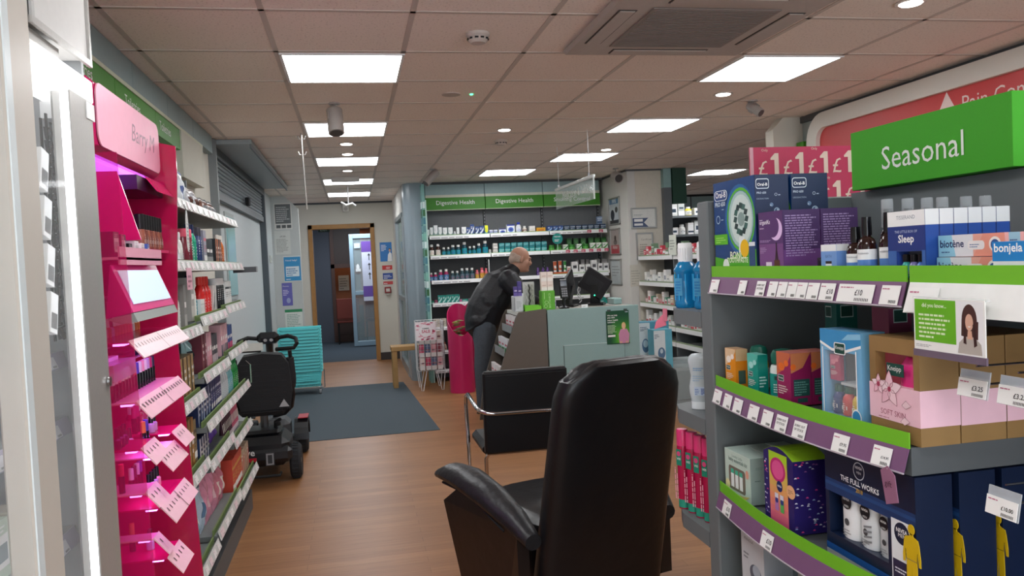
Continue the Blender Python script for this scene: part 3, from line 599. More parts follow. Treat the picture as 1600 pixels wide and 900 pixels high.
# ---------------------------------------------------------------- counter with tapered leaflet rack
YC = 6.9; ct = thing('shop_counter', 'pale teal service counter with green poster on its front', 'counter', (2.1, 7.2, 0))
TL = mat('8eaaa8', rough=.45, noise=.03); x0, x1 = 1.69, 2.55
b = MB(); b.box((x0, YC, .06), (x1, YC+.03, 1.037), TL, .003); b.build('front_panel', ct)
b = MB(); b.box((1.83, YC-.006, .06), (2.40, YC, .705), TL, .002); b.box((1.825, YC-.0015, .06), (1.83, YC, .71), mat('4a5a5a')); b.box((2.40, YC-.0015, .06), (2.404, YC, .71), mat('4a5a5a')); b.box((1.825, YC-.0075, .705), (2.404, YC, .711), mat('b8ccca')); b.build('access_panel', ct)
b = MB(); b.box((x0, YC+.03, .06), (x0+.02, YC+.55, 1.0), mat('34494c')); b.box((x1-.025, YC+.03, .06), (x1, YC+.55, 1.03), TL); b.build('carcass', ct)
b = MB(); b.box((1.712, YC+.031, 1.0), (x1-.026, YC+.56, 1.03), mat('b9b4ac', rough=.35)); b.build('worktop', ct)
b = MB(); b.box((x0+.02, YC+.04, 0), (x1-.02, YC+.5, .06), mat('2a2c2e')); b.build('plinth', ct)
e = thing('wall_poster', 'green poster of a woman in pink blouse taped on the counter', 'poster', (2.24, YC-.01, .69)); px0, px1, pz0, pz1 = 2.235, 2.452, .69, .995
b = MB(); b.box((px0, YC-.010, pz0), (px1, YC-.0076, pz1), g('0e4a2c')); 
for i in range(12): t = i/11; b.box((px0+.09+.07*t-.05, YC-.0102-.0001*i, pz0+.01+.0*t), (px1-.002, YC-.0103-.0001*i, pz1-.05-.015*i), g(['12522c', '185a2c', '1e622c', '246a2c', '2a722b', '307a2a', '388329', '3f8c28', '479528', '4f9d28', '57a52a', '5fad2c'][i]))
b.text('We can help', (px0+.01, YC-.0125, pz1-.052), W_, w=.095, bold=True); b.text('you with', (px0+.01, YC-.0125, pz1-.072), W_, w=.07, bold=True); b.text('minor health', (px0+.01, YC-.0125, pz1-.092), W_, w=.1, bold=True); b.text('concerns', (px0+.01, YC-.0125, pz1-.11), W_, w=.07, bold=True)
b.lines((px0+.01, YC-.0125, pz0+.1), .085, .08, 8, g('c8e8b8')); b.box((px0+.01, YC-.0128, pz0+.068), (px0+.08, YC-.0122, pz0+.085), W_); b.text('NHS', (px1-.035, YC-.0125, pz1-.02), g('dfe8f8'), w=.025, bold=True); b.build('sheet', e)
b = MB(); fx = px1-.055; y = YC-.0135
b.disc((fx, y, pz0+.165), .02, g('d8b878'), ry=.032); b.disc((fx, y-.0004, pz0+.165), .0125, g('e0b498'), ry=.018); b.poly([(fx-.045, y, pz0+.005), (fx+.045, y, pz0+.005), (fx+.052, y, pz0+.09), (fx+.03, y, pz0+.135), (fx-.03, y, pz0+.135), (fx-.05, y, pz0+.09)], g('c888a8'))
b.poly([(fx-.012, y-.0006, pz0+.13), (fx+.012, y-.0006, pz0+.13), (fx+.008, y-.0006, pz0+.155), (fx-.008, y-.0006, pz0+.155)], g('e0b498')); b.disc((fx-.03, y-.0006, pz0+.015), .012, g('d8a888'), ry=.008); b.disc((fx+.025, y-.0006, pz0+.015), .012, g('d8a888'), ry=.008); b.build('portrait', e)
b = MB()
for x in (px0+.03, px1-.03): b.box((x-.015, YC-.0138, pz1-.004), (x+.015, YC-.0005, pz1+.012), mat('3f4a48'))
b.build('bulldog_clip', e)
rk = thing('leaflet_rack', 'brown tapered end rack with shelves of leaflets left of counter', 'display rack', (1.5, 7.1, 0)); BR = mat('5f564e', rough=.4, noise=.05)
prof = [(1.13, .0), (1.18, .35), (1.40, .98), (1.43, 1.03), (1.68, 1.05), (1.68, 0)]
b = MB(); b.prism([(x, YC, z) for x, z in prof], (0, .03, 0), BR); b.build('side_panel', rk)
b = MB(); b.prism([(x-.02, YC+.5, z) for x, z in prof], (0, .03, 0), BR); b.build('side_panel', rk)
b = MB(); b.box((1.60, YC+.03, 0), (1.62, YC+.5, 1.0), mat('6a655f')); b.build('back_panel', rk)
b = MB(); b.box((1.42, YC+.03, 1.0), (1.68, YC+.5, 1.03), mat('c8c8c4')); b.build('top_panel', rk)
for z, x in ((.86, 1.37), (.66, 1.29), (.42, 1.21), (.15, 1.16)):
    b = MB(); b.box((x, YC+.032, z-.02), (1.6, YC+.498, z), mat('a9adae')); b.box((x-.006, YC+.032, z-.02), (x, YC+.498, z+.05), mat('8f9496')); b.build('shelf', rk)
for k, (z, x, nm) in enumerate(((.86, 1.37, 'top'), (.66, 1.29, 'second'), (.42, 1.21, 'third'), (.15, 1.16, 'lowest'))):
    for j in range(3):
        place(('leaf', k % 2), carton('leaflet_box', .13, .03, .13, ['f2eeee', 'e8e8ee'][k % 2], 'band', ['d8486a', '3a9a5a'][k % 2], 'c83a5a'), (x+.045, YC+.11+.15*j, z+.001), -PI/2, 'white leaflet pack, %s from front, on %s shelf of brown rack' % (ORD[j+1], nm), 'leaflets', 'leaflet packs in the brown rack')
# things on the counter
ZT = 1.031
def onc(px, py=480, Y=YC+.15): return at(px, py, Y=Y).x
Y1 = YC+.14
b = MB(); x = 1.452; b.box((x-.04, Y1-.04, ZT), (x+.045, Y1+.09, ZT+.14), mat('cfd4d6', rough=.3), .006); b.box((x-.04, Y1-.042, ZT+.01), (x-.03, Y1-.04, ZT+.13), mat('9aa0a4')); b.lines((x-.02, Y1-.0415, ZT+.03), .05, .07, 5, mat('a8aeb0')); tag(b.build('display_block', at=(x, Y1, ZT)), 'white plastic display block at left end of counter top', 'display block')
for k, (dx, h, dy) in enumerate(((-.02, .085, 0), (.018, .08, 0), (.024, .13, .034))):
    place(('purp', h), carton('lip_care_box', .036, .03, h, '4a3a8a', 'band', '6a5aaa', 'd8d0f0'), (1.47+dx-.014, Y1+dy, ZT+.141), 0, ['left short purple carton on the white display block', 'right short purple carton on the white display block', 'tall slim purple carton on the white display block'][k], 'carton', 'purple cartons on the white display block')
place('slim', spray('slim_tube', .008, .16, 'e8e8ee', 'f4f4f8'), (1.512, Y1+.062, ZT), 0, 'slim white tube standing right of the purple cartons', 'tube')
b = MB(); gm = g('7ad02a'); b.box((1.50, Y1-.07, ZT), (1.66, Y1+.03, ZT+.012), gm); b.box((1.50, Y1-.07, ZT+.012), (1.66, Y1-.066, ZT+.045), gm); b.box((1.50, Y1-.07, ZT), (1.504, Y1+.03, ZT+.06), gm); b.box((1.656, Y1-.07, ZT), (1.66, Y1+.03, ZT+.045), gm); b.box((1.504, Y1+.026, ZT), (1.656, Y1+.03, ZT+.05), gm); tag(b.build('leaflet_tray'), 'bright green open tray on the counter top', 'tray')
e = thing('jewellery_stand', 'clear stand of black and white twisted bands on counter', 'display stand', (1.60, Y1+.1, ZT)); b = MB(); b.box((1.53, Y1+.05, ZT), (1.65, Y1+.17, ZT+.008), clear(a=.4)); b.box((1.535, Y1+.14, ZT), (1.645, Y1+.144, ZT+.26), clear('f0f0ea', .45)); b.build('frame', e)
for k in range(3):
    b = MB(); b.tube([(1.565+.028*k+.006*math.sin(i*1.3+k), Y1+.12+.006*math.cos(i*1.3), ZT+.02+i*.012) for i in range(19)], .006, mat(['e4e0d4', '2a2a28', 'd0ccb8'][k], noise=.9, nscale=70)); b.build('twisted_band', e)
b = MB(); x = 1.735; b.box((x-.06, Y1-.03, ZT), (x+.06, Y1+.09, ZT+.175), g('5fae2c'), .003); m = g('bfe89a'); y = Y1-.0306
b.text('BOTANICS', (x+.02, y, ZT+.02), m, w=.13, rt=(0, 0, 1), up=(-1, 0, 0)); b.disc((x-.028, y, ZT+.035), .016, m, r0=.013); b.disc((x-.02, y, ZT+.07), .018, m, r0=.015, ry=.014); b.box((x-.04, y, ZT+.1), (x-.036, y+.0005, ZT+.16), m)
tag(b.build('display_box'), 'green box with outline print on counter by the card reader', 'box')
for j in range(2):
    for k in range(2):
        place('pk4', carton('face_cream_box', .054, .05, .085, 'f4e4da', 'band', 'fbf3ec', 'e0c8ba'), (x-.029+.058*k, Y1+.02, ZT+.1755+.0855*j), 0, '%s %s pale peach carton stacked on the green box' % (['lower', 'upper'][j], ['left', 'right'][k]), 'carton', 'peach cartons on the green box')
place('white_bt', bottle('pump_bottle', .022, .11, 'ece8ee', 'f8f8fa', 'b8a8d0'), (x+.085, Y1+.12, ZT), 0, 'small white bottle between green box and card reader', 'bottle')
# card reader on stand
e = thing('card_reader', 'black card payment terminal on a pedestal at the counter', 'card reader', (1.90, Y1+.05, ZT)); K = mat('17181b', rough=.35); x = 1.90
b = MB(); b.lathe([(.05, 0), (.05, .012), (.02, .025), (.016, .03), (.016, .09), (.032, .10)], K, c=(x, Y1+.05, ZT)); b.build('stand', e)
b = MB(MB().T @ Matrix.Translation((x, Y1+.04, ZT+.17)) @ Matrix.Rotation(-.25, 4, 'X')); b.box((-.038, -.015, -.08), (.038, .02, .1), K, .008); b.build('body', e)
b = MB(Matrix.Translation((x, Y1+.04, ZT+.17)) @ Matrix.Rotation(-.25, 4, 'X')); b.box((-.03, -.0165, .035), (.03, -.015, .085), mat('3f4a58', rough=.1)); b.build('screen', e)
b = MB(Matrix.Translation((x, Y1+.04, ZT+.17)) @ Matrix.Rotation(-.25, 4, 'X'))
for i in range(4):
    for j in range(3): b.box((-.026+.019*j, -.018, -.065+.022*i), (-.012+.019*j, -.015, -.051+.022*i), mat('8a8c90'))
b.build('keypad', e)
def till(px, tilt, rz, lb, sc=.9):
    x = onc(px); e = thing('till_monitor', lb, 'monitor', (x, Y1+.27, ZT)); T = Matrix.Translation((x, Y1+.27, ZT)) @ Matrix.Rotation(rz, 4, 'Z')
    b = MB(T); b.box((-.09, -.08, 0), (.09, .08, .02), K, .008); b.prism([(-.05, -.02, .02), (.05, -.02, .02), (.03, -.06, .2), (-.03, -.06, .2)], (0, .04, 0), K); b.build('stand', e)
    T2 = T @ Matrix.Translation((0, -.02, .2)) @ Matrix.Rotation(tilt, 4, 'Y'); b = MB(T2); b.box((-.15*sc, -.02, -.10), (.15*sc, .015, .12), K, .01); 
    for i in range(8): b.box((-.08, -.0212, -.03+.012*i), (.08, -.02, -.025+.012*i), mat('2a2b2e'))
    b.build('housing', e)
    b = MB(T2); b.box((-.135*sc, .015, -.085), (.135*sc, .017, .105), mat('30343a', rough=.1)); b.build('screen', e); return e, T2
till(900, -.45, 1.0, 'left black till monitor seen from behind with cables', .8); e, T2 = till(944, .6, -.5, 'right black till monitor tilted, with green lamp')
b = MB(T2); b.cyl((.06, -.024, -.085), .006, .004, mat('30f0a0', emit=5), axis='y'); b.build('power_lamp', e)
b = MB(); pts = [(onc(924)+.012*math.sin(i), Y1+.40, ZT+.05+.02*i) for i in range(10)]; b.tube(pts, .006, mat('d8d8d8')); b.tube([(p[0]+.01+.012*math.sin(i*1.3), p[1]+.03, p[2]-.03) for i, p in enumerate(pts)], .005, mat('c8c8cc')); tag(b.build('cable'), 'white cables behind the till monitors', 'cable')
x = onc(908); b = MB(); b.box((x-.03, YC+.033, ZT), (x+.03, YC+.036, ZT+.035), mat('fafafa')); b.box((x-.03, YC+.033, ZT), (x+.03, YC+.06, ZT+.002), mat('fafafa')); b.lines((x-.02, YC+.0323, ZT+.01), .04, .016, 2, mat('b8b8b8')); tag(b.build('price_card'), 'small blank white card standing on counter edge', 'card')
x = onc(975); b = MB(); b.box((x-.045, YC+.3, ZT), (x+.035, YC+.5, ZT+.06), mat('9fbcb8', rough=.3), .008); b.box((x-.04, YC+.2985, ZT+.01), (x+.03, YC+.3, ZT+.05), mat('86a5a2')); tag(b.build('receipt_printer'), 'low pale teal box at the right end behind counter', 'box')
# ---------------------------------------------------------------- entrance end: mat, baskets, scooter, bench, bins
b = MB(); a, c, d2, e2 = (-.98, 7.09, 0), (.70, 7.11, 0), (.565, 10.24, 0), (-.98, 10.24, 0)
b.prism([a, c, d2, e2], (0, 0, .004), mat('4a545b', rough=.95, noise=.18, nscale=220, bump=.3))
o = b.build('door_mat'); o['label'] = 'large dark grey entrance mat on the wooden floor'; o['category'] = 'mat'
AQ = mat('6fe6e8', rough=.35, noise=.03)
def basket():
    e = thing('shopping_basket', '', ''); w, d, h = .25, .16, .21
    b = MB()
    for s in (-1, 1): b.box((-w, s*d, h-.030), (w, s*d-s*.006, h), AQ); b.box((s*w, -d, h-.030), (s*w-s*.006, d, h), AQ)
    for s in (-1, 1): b.box((-w-.004, s*(d+.004), h-.008), (w+.004, s*(d-.004), h), AQ); b.box((s*(w+.004), -d, h-.008), (s*(w-.004), d, h), AQ)
    b.build('rim', e)
    b = MB(); w2, d3 = w*.86, d*.84; b.box((-w2, -d3, 0), (w2, d3, .004), AQ)
    for z in (.03, .09, .135): 
        t = z/h; ww, dd = w2+(w-.008-w2)*t, d3+(d-.008-d3)*t
        for s in (-1, 1): b.box((-ww, s*dd-.0008, z), (ww, s*dd+.0008, z+.014), AQ); b.box((s*ww-.0008, -dd, z), (s*ww+.0008, dd, z+.014), AQ)
    for i in range(25):
        u = (-1+2*i/24)*.965
        for s in (-1, 1): b.prism([(u*w2-.003, s*d3-.0006, 0), (u*w2+.003, s*d3-.0006, 0), (u*(w-.008)+.003, s*(d-.008)-.0006, h-.01), (u*(w-.008)-.003, s*(d-.008)-.0006, h-.01)], (0, .0012, 0), AQ)
        if i % 2: 
            for s in (-1, 1): b.prism([(s*w2-.0006, u*d3-.003, 0), (s*w2-.0006, u*d3+.003, 0), (s*(w-.008)-.0006, u*(d-.008)+.003, h-.01), (s*(w-.008)-.0006, u*(d-.008)-.003, h-.01)], (.0012, 0, 0), AQ)
    b.build('body', e)
    for s in (-1, 1):
        b = MB(); b.tube([(-w*.9, s*(d+.0032), h-.012), (-w*.86, s*(d+.0032), h-.026), (w*.86, s*(d+.0032), h-.026), (w*.9, s*(d+.0032), h-.012)], .0022, mat('2a3a3c')); b.build('handle', e)
    return e
for k in range(14):
    z = .0925+k*.0385
    place('basket', basket, (-.665, 9.93, z), .03, 'turquoise shopping basket, %s of the stack by the white wing wall' % ('lowest, its mesh side showing,' if k == 0 else ('topmost' if k == 13 else ORD[k+1]+' from bottom')), 'basket', 'stacked turquoise shopping baskets')
e = thing('basket_trolley', 'low wheeled base under the turquoise basket stack', 'trolley', (-.665, 9.93, 0)); cr = metal('a8acb0', .2)
b = MB(); b.tube([(-.88, 9.79, .08), (-.45, 9.79, .08), (-.45, 10.07, .08), (-.88, 10.07, .08)], .008, cr, closed=True); b.tube([(-.44, 9.74, .08), (-.395, 9.74, .09), (-.395, 9.74, .30)], .006, cr); b.build('frame', e)
for x in (-.88, -.45):
    for y in (9.79, 10.07): b = MB(); b.cyl((x-.012, y, .0335), .028, .024, mat('8a8c90', rough=.4), axis='x'); b.tube([(x, y, .05), (x, y, .08)], .01, cr); b.build('castor', e)
# mobility scooter, seen from behind
sc = thing('mobility_scooter', 'black mobility scooter parked beside the left shelves, seen from behind', 'mobility scooter', (-.68, 6.1, 0))
K1 = mat('1a1b1e', rough=.32, noise=.05); K2 = mat('101113', rough=.7, noise=.1, nscale=60); K3 = mat('26272a', rough=.85, noise=.15, nscale=80, bump=.2)
def soft_box(b, a, c, m, r=.03): b.box(a, c, m, r)
b = MB(); soft_box(b, (-.90, 5.74, .13), (-.50, 6.12, .34), K1, .05); soft_box(b, (-.92, 5.72, .16), (-.48, 5.80, .27), mat('232427', rough=.3), .03); soft_box(b, (-.84, 5.80, .34), (-.56, 6.05, .38), K1, .02)
b.text('drive', (-.86, 5.718, .225), mat('d8d8d8'), w=.13, bold=True); b.build('rear_body', sc)
b = MB(); b.box((-.86, 5.712, .185), (-.72, 5.72, .21), g('b02030')); b.build('reflector', sc, label='red rear reflector')
b = MB(); b.box((-.66, 5.712, .15), (-.60, 5.72, .24), mat('2f3033')); b.box((-.655, 5.7115, .155), (-.605, 5.712, .235), mat('8a8a8c')); b.box((-.645, 5.711, .165), (-.615, 5.7115, .225), mat('2f3033')); b.build('charge_plate', sc)
b = MB(); b.tube([(-.80, 5.70, .10), (-.80, 5.66, .09), (-.56, 5.66, .09), (-.56, 5.70, .10)], .01, K2); b.build('rear_bumper', sc)
for x, y, r in ((-.90, 5.92, .125), (-.47, 5.92, .125), (-.88, 6.75, .115), (-.47, 6.75, .115)):
    w = sc; b = MB(); b.lathe([(r*.55, -.035), (r*.85, -.04), (r, -.025), (r, .025), (r*.85, .04), (r*.55, .035)], K3, c=(x, y, r), n=32, axis='x')
    for i in range(26): a = 2*PI*i/26; b.box((x-.02, y+r*math.cos(a)-.004, r+r*math.sin(a)-.004), (x+.02, y+r*math.cos(a)+.004, r+r*math.sin(a)+.004), K3)
    wh = b.build('wheel', sc); b = MB(); s = 1 if x > -.68 else -1; b.lathe([(0, s*.036), (r*.3, s*.034), (r*.55, s*.03)], mat('5a5c60', rough=.3, metal=.6), c=(x, y, r), n=20, axis='x'); b.build('hub_cap', wh)
for x, s in ((-.88, -1), (-.47, 1)):
    b = MB(); pr = [(.16*math.cos(a), .16*math.sin(a)) for a in [PI*i/10 for i in range(11)]] + [(.135*math.cos(a), .135*math.sin(a)) for a in [PI-PI*i/10 for i in range(11)]]
    b.prism([(x-.06, 6.75+u, .13+v) for u, v in pr], (.11, 0, 0), K1); b.build('front_mudguard', sc)
b = MB(); b.box((-.50, 6.66, .29), (-.42, 6.84, .298), g('b02838'), .003); b.build('side_reflector', sc, label='red strip on right front mudguard')
b = MB(); soft_box(b, (-.86, 6.08, .09), (-.50, 6.85, .14), K2, .02); soft_box(b, (-.80, 6.6, .12), (-.56, 6.85, .30), mat('4a4b4e', rough=.5), .04); b.build('footboard', sc)
b = MB(); b.tube([(-.68, 5.95, .36), (-.68, 5.95, .47)], .028, metal('6a6c70', .4)); b.tube([(-.60, 5.9, .38), (-.60, 5.9, .42), (-.56, 5.88, .44)], .012, K2); b.lathe([(.02, 0), (.024, .02), (.01, .03)], K2, c=(-.58, 5.86, .40)); b.build('seat_post', sc)
b = MB(); soft_box(b, (-.85, 5.86, .47), (-.51, 6.24, .54), K3, .03); b.build('seat', sc)
b = MB(Matrix.Translation((-.655, 5.88, .52)) @ Matrix.Rotation(.12, 4, 'X'))
b.prism([(-.17, -.03, 0), (.17, -.03, 0), (.19, -.03, .12), (.175, -.03, .33), (.13, -.03, .395), (0, -.03, .41), (-.13, -.03, .395), (-.175, -.03, .33), (-.19, -.03, .12)], (0, .07, 0), K3)
for i in range(8): z = .04+i*.042; b.box((-.15, -.032, z), (.15, -.03, z+.002), mat('2e2f33'))
b.build('backrest', sc)
b = MB(); b.prism([(-.56, 5.83, .535), (-.49, 5.83, .535), (-.525, 5.83, .59)], (0, .002, 0), mat('a8a9ac')); b.build('warning_triangle', sc, label='grey triangle badge')
for s, x in ((1, -.47), (-1, -.86)):
    b = MB(); b.tube([(x, 5.86, .93), (x+.004*s, 5.88, .84), (x+.005*s, 5.90, .60), (x-.01*s, 5.92, .52), (x-.06*s, 5.94, .47), (x-.12*s, 5.95, .455)], .014, K1); ar = b.build('armrest', sc)
    b = MB(); b.tube([(x, 5.87, .88), (x, 5.90, .72), (x, 5.92, .66)], .032, K3, n=12, rads=[.026, .033, .024]); b.build('arm_pad', ar)
b = MB(); b.tube([(-.68, 6.78, .28), (-.68, 6.62, .70), (-.68, 6.55, .93)], .026, K1); b.tube([(-.66, 6.7, .35), (-.60, 6.6, .55), (-.64, 6.56, .85)], .008, K2); b.build('tiller_column', sc)
b = MB(Matrix.Translation((-.68, 6.52, .97)) @ Matrix.Rotation(.5, 4, 'X')); b.box((-.085, -.03, -.05), (.085, .04, .055), K1, .03); b.disc((0, -.0305, .0), .05, mat('3a3c42', rough=.2), ry=.03); b.disc((-.02, -.031, .005), .014, mat('cfd2d6')); b.disc((.025, -.031, .005), .014, mat('cfd2d6')); b.build('control_panel', sc)
for s in (-1, 1):
    b = MB(); b.tube([(-.68+s*.07, 6.53, .97), (-.68+s*.15, 6.50, .985), (-.68+s*.215, 6.45, .965), (-.68+s*.225, 6.40, .93), (-.68+s*.20, 6.40, .895), (-.68+s*.06, 6.48, .885)], .016, K2, n=10); b.build('handlebar', sc)
b = MB(); b.box((-.86, 6.3, .90), (-.70, 6.302, .96), mat('e0e0da')); tag(b.build('paper_note'), 'white paper strip on the scooter handle by the shelves', 'note')
# bench, wire basket, dump bins
e = thing('wooden_stool', 'pale wooden low stool standing by the pillar at the mat edge', 'stool', (.62, 9.86, 0)); WD = mat('a8824e', rough=.45, noise=.12, nscale=18)
b = MB(); b.box((.41, 9.72, .455), (.86, 10.0, .51), WD, .004); b.build('seat', e)
for x in (.42, .79):
    for y in (9.73, 9.93): b = MB(); b.box((x, y, .0045), (x+.06, y+.06, .454), WD, .003); b.build('leg', e)
wbk = thing('wire_dump_basket', 'white wire dump basket with a pink summer sale card', 'wire basket', (.91, 9.5, 0)); wm_ = mat('e6e8ea', rough=.3)
b = MB(); x0, x1, y0, y1, z0, z1 = .70, 1.02, 9.36, 9.68, .24, .82
for i in range(9):
    x = x0+(x1-x0)*i/8; r = .004 if i in (0, 8) else .0022
    for y in (y0, y1): b.tube([(x, y, z0), (x, y, z1)], r, wm_, n=5)
    y = y0+(y1-y0)*i/8
    for xx in (x0, x1): b.tube([(xx, y, z0), (xx, y, z1)], r, wm_, n=5)
    b.tube([(x, y0, z0), (x, y1, z0)], .002, wm_, n=4)
for j in range(13):
    z = z0+(z1-z0)*j/12; b.tube([(x0, y0, z), (x1, y0, z), (x1, y1, z), (x0, y1, z)], .004 if j in (0, 12) else .0022, wm_, n=5, closed=True)
b.build('wire_cage', wbk)
for x, s in ((x0, 1), (x1, -1)):
    for y in (y0, y1): b = MB(); b.tube([(x, y, .26), (x+s*.03, y, .004), (x+s*.05, y, .004), (x+s*.10, y, .24)], .005, wm_, n=6); b.build('leg', wbk)
rnd = random.Random(11)
for k in range(20):
    c = ['e8d8d0', 'c8486a', '5a6a8a', 'e0a0a8', '8a3a4a', 'd8c8b8', '4a7a8a'][k % 7]; x = x0+.055+.07*(k % 4); y = y0+.06+.1*((k//4) % 2); z = z0+.006+.155*(k//8)
    place(('dump', c), carton('discount_item', .058, .07, .145, c, 'band', 'f0ece8', '7a3a4a'), (x, y, z), 0, '%s product carton inside the wire sale basket, %s in %s layer' % ({'e8d8d0': 'cream', 'c8486a': 'pink', '5a6a8a': 'slate blue', 'e0a0a8': 'pale rose', '8a3a4a': 'dark red', 'd8c8b8': 'beige', '4a7a8a': 'teal'}[c], ORD[k % 8+1], ['lowest', 'middle', 'top'][k//8]), 'carton', 'cartons in the wire sale basket')
for k, (x, y, z) in enumerate([(.99, 9.5, .72), (1.0, 9.58, .80), (.96, 9.44, .70)]):
    pass
b = MB(); b.box((.69, 9.348, .60), (.93, 9.352, .82), g('fdf0f4')); rnd = random.Random(3); pk = g('d8507a')
for i in range(60):
    x = .692+rnd.random()*.2; z = .602+rnd.random()*.205
    b.box((x, 9.347, z), (x+.03, 9.348, z+.007), pk)
b.disc((.81, 9.3465, .715), .075, g('fdf6f8'), ry=.07); b.text('SUMMER', (.81, 9.3455, .735), g('4a4a52'), w=.08, align='c', bold=True); b.text('SALE', (.81, 9.3455, .69), g('c83a66'), w=.10, align='c', bold=True)
tag(b.build('sale_card'), 'pink patterned SALE card on the wire basket front', 'sign')
PK = mat('c42560', rough=.3, noise=.03)
def scoop(r, zf, zb, c, n=40, wall=.008):
    b = MB(); vs = []; R = [r, r-wall]
    for rr in R:
        for i in range(n):
            a = 2*PI*i/n; t = (1+math.sin(a))/2; zt = zf+(zb-zf)*(t**.85 if t > 0 else 0); vs.append((rr*math.cos(a), rr*math.sin(a), 0)); vs.append((rr*math.cos(a), rr*math.sin(a), zt))
    fs = []
    for k in range(2):
        for i in range(n):
            a, c2 = k*2*n+2*i, k*2*n+2*((i+1) % n); q = (a, c2, c2+1, a+1); fs.append(q if k == 0 else q[::-1])
    for i in range(n): a, c2 = 2*i+1, 2*((i+1) % n)+1; fs.append((a, c2, 2*n+c2, 2*n+a))
    b.T = Matrix.Translation(c); b.add(vs, fs, PK, True); b.lathe([(r-.001, 0), (r-.001, .01)], PK, n=n); return b
for (x, y, lb, st) in ((1.185, 9.13, 'tall pink scoop bin full of green packets beside wire basket', True), (1.42, 9.42, 'second pink scoop bin half hidden behind the standing man', False)):
    e = thing('display_bin', lb, 'display bin', (x, y, 0)); scoop(.145, .66, 1.02, (x, y, 0)).build('shell', e)
    b = MB(); b.cyl((x, y, .61), .13, .01, PK); b.build('inner_shelf', e)
rnd = random.Random(2)
for k in range(11):
    a = rnd.random()*6.28; r = rnd.random()*.07; x, y = 1.185+r*math.cos(a), 9.11+r*math.sin(a)*.7; z = .640+.019*k
    def pk2(c=['8fc040', 'c8dca0', '6aa030'][k % 3]):
        b = MB(); m = g(c); n = 5; vs = [((i/n-.5)*.09, (j/n-.5)*.06, .006*math.sin(PI*i/n)*math.sin(PI*j/n)+.003*math.sin(3*i+j)) for j in range(n+1) for i in range(n+1)]
        fs = [(j*(n+1)+i, j*(n+1)+i+1, (j+1)*(n+1)+i+1, (j+1)*(n+1)+i) for j in range(n) for i in range(n)]
        vs2 = [(p[0], p[1], -p[2]-.002) for p in vs]; N = len(vs); b.add(vs+vs2, fs+[tuple(N+i for i in f)[::-1] for f in fs], m, True); b.box((-.03, -.02, .0075), (.02, .01, .0085), W_); return b.build('sachet', at=(0, 0, 0))
    o = place(('sachet', k % 3), pk2, (x, y, z), rnd.random()*3, 'green sachet lying loose in the pink scoop bin', 'packet', 'green sachets in the pink scoop bin'); o.rotation_euler = (rnd.uniform(-.12, .12), rnd.uniform(-.12, .12), rnd.random()*3)
b = MB(); m = g('3a3c40'); b.box((1.33, 9.7, 0), (1.9, 9.98, .12), m); tag(b.build('floor_plinth'), 'dark grey low plinth under the wall bay behind the pink bins', 'plinth')
# ---------------------------------------------------------------- chairs
vc = thing('visitor_chair', 'black padded cantilever chair with chrome arms, seen from behind', 'chair', (.89, 4.45, 0)); CH_ = metal('d0d2d6', .12); BKL = mat('141417', rough=.42, noise=.1, nscale=40)
b = MB(Matrix.Translation((.89, 4.24, .45)) @ Matrix.Rotation(.05, 4, 'X')); b.box((-.235, -.025, 0), (.235, .025, .455), BKL, .012); b.tube([(-.22, -.026, .43), (.22, -.026, .43)], .003, K2); b.build('backrest', vc)
b = MB(); b.box((.655, 4.30, .42), (1.125, 4.74, .49), BKL, .025); b.build('seat', vc)
for s, x in ((-1, .625), (1, 1.155)):
    b = MB(); xi = x-s*.03
    P = [(x-s*.10, 4.20, .675), (x-s*.05, 4.20, .68), (x-s*.01, 4.23, .69), (x, 4.28, .70), (x, 4.60, .725), (x, 4.68, .70), (x, 4.70, .64), (x, 4.68, .48), (x, 4.66, .30), (x, 4.68, .03), (x, 4.63, .012), (x, 4.14, .012)]
    b.tube(P, .0115, CH_, n=12); b.build('arm_frame', vc)
b = MB(); b.tube([(.725, 4.20, .675), (1.055, 4.20, .672)], .0115, CH_, n=12); b.build('rear_rail', vc)
b = MB(); b.tube([(.665, 4.29, .02), (.665, 4.27, .42), (.675, 4.255, .445), (.70, 4.25, .452), (1.08, 4.25, .452), (1.105, 4.255, .445), (1.115, 4.27, .42), (1.115, 4.29, .02)], .011, CH_, n=12); b.build('rear_legs', vc)
# recliner with its back to us, turned to the left
RX, RY, RR = .85, 3.24, math.radians(15)
RT = Matrix.Translation((RX, RY, 0)) @ Matrix.Rotation(RR, 4, 'Z')
rc = thing('recliner_chair', 'large worn black leather recliner with its back to the viewer', 'armchair', (RX, RY, 0), RR); LE = mat('131316', rough=.36, noise=.25, nscale=14, bump=.25); LE2 = mat('1e1e21', rough=.4, noise=.3, nscale=25, bump=.4)
def cushion(b, sec, m, n=24, ex=2.6):
    """stack of superelliptic sections (cx, cy, z, rx, ry), optionally tilted"""
    vs = []; fs = []
    for cx, cy, z, rx, ry in sec:
        for i in range(n):
            a = 2*PI*i/n; c, s = math.cos(a), math.sin(a); vs.append((cx+rx*math.copysign(abs(c)**(2/ex), c), cy+ry*math.copysign(abs(s)**(2/ex), s), z))
    L = len(sec)
    for j in range(L-1):
        for i in range(n): fs.append((j*n+i, j*n+(i+1) % n, (j+1)*n+(i+1) % n, (j+1)*n+i))
    fs += [tuple(range(n))[::-1], tuple((L-1)*n+i for i in range(n))]; b.add(vs, fs, m, True)
b = MB(RT)   # backrest shell: outer back panel narrowing slightly to the top with rounded shoulders
sec = []
for t in [i/18 for i in range(19)]:
    z = .16+.94*t; w = .285-.02*t
    if t > .86: w *= math.sqrt(max(.0, 1-((t-.86)/.145)**2))*.42+.58 if t < 1 else .60
    sec.append((0, -.20-.235*t, z, w, .075-.015*t))
sec.append((0, -.437, 1.113, .12, .035)); cushion(b, sec, LE, 32, 4.5); b.build('backrest', rc)
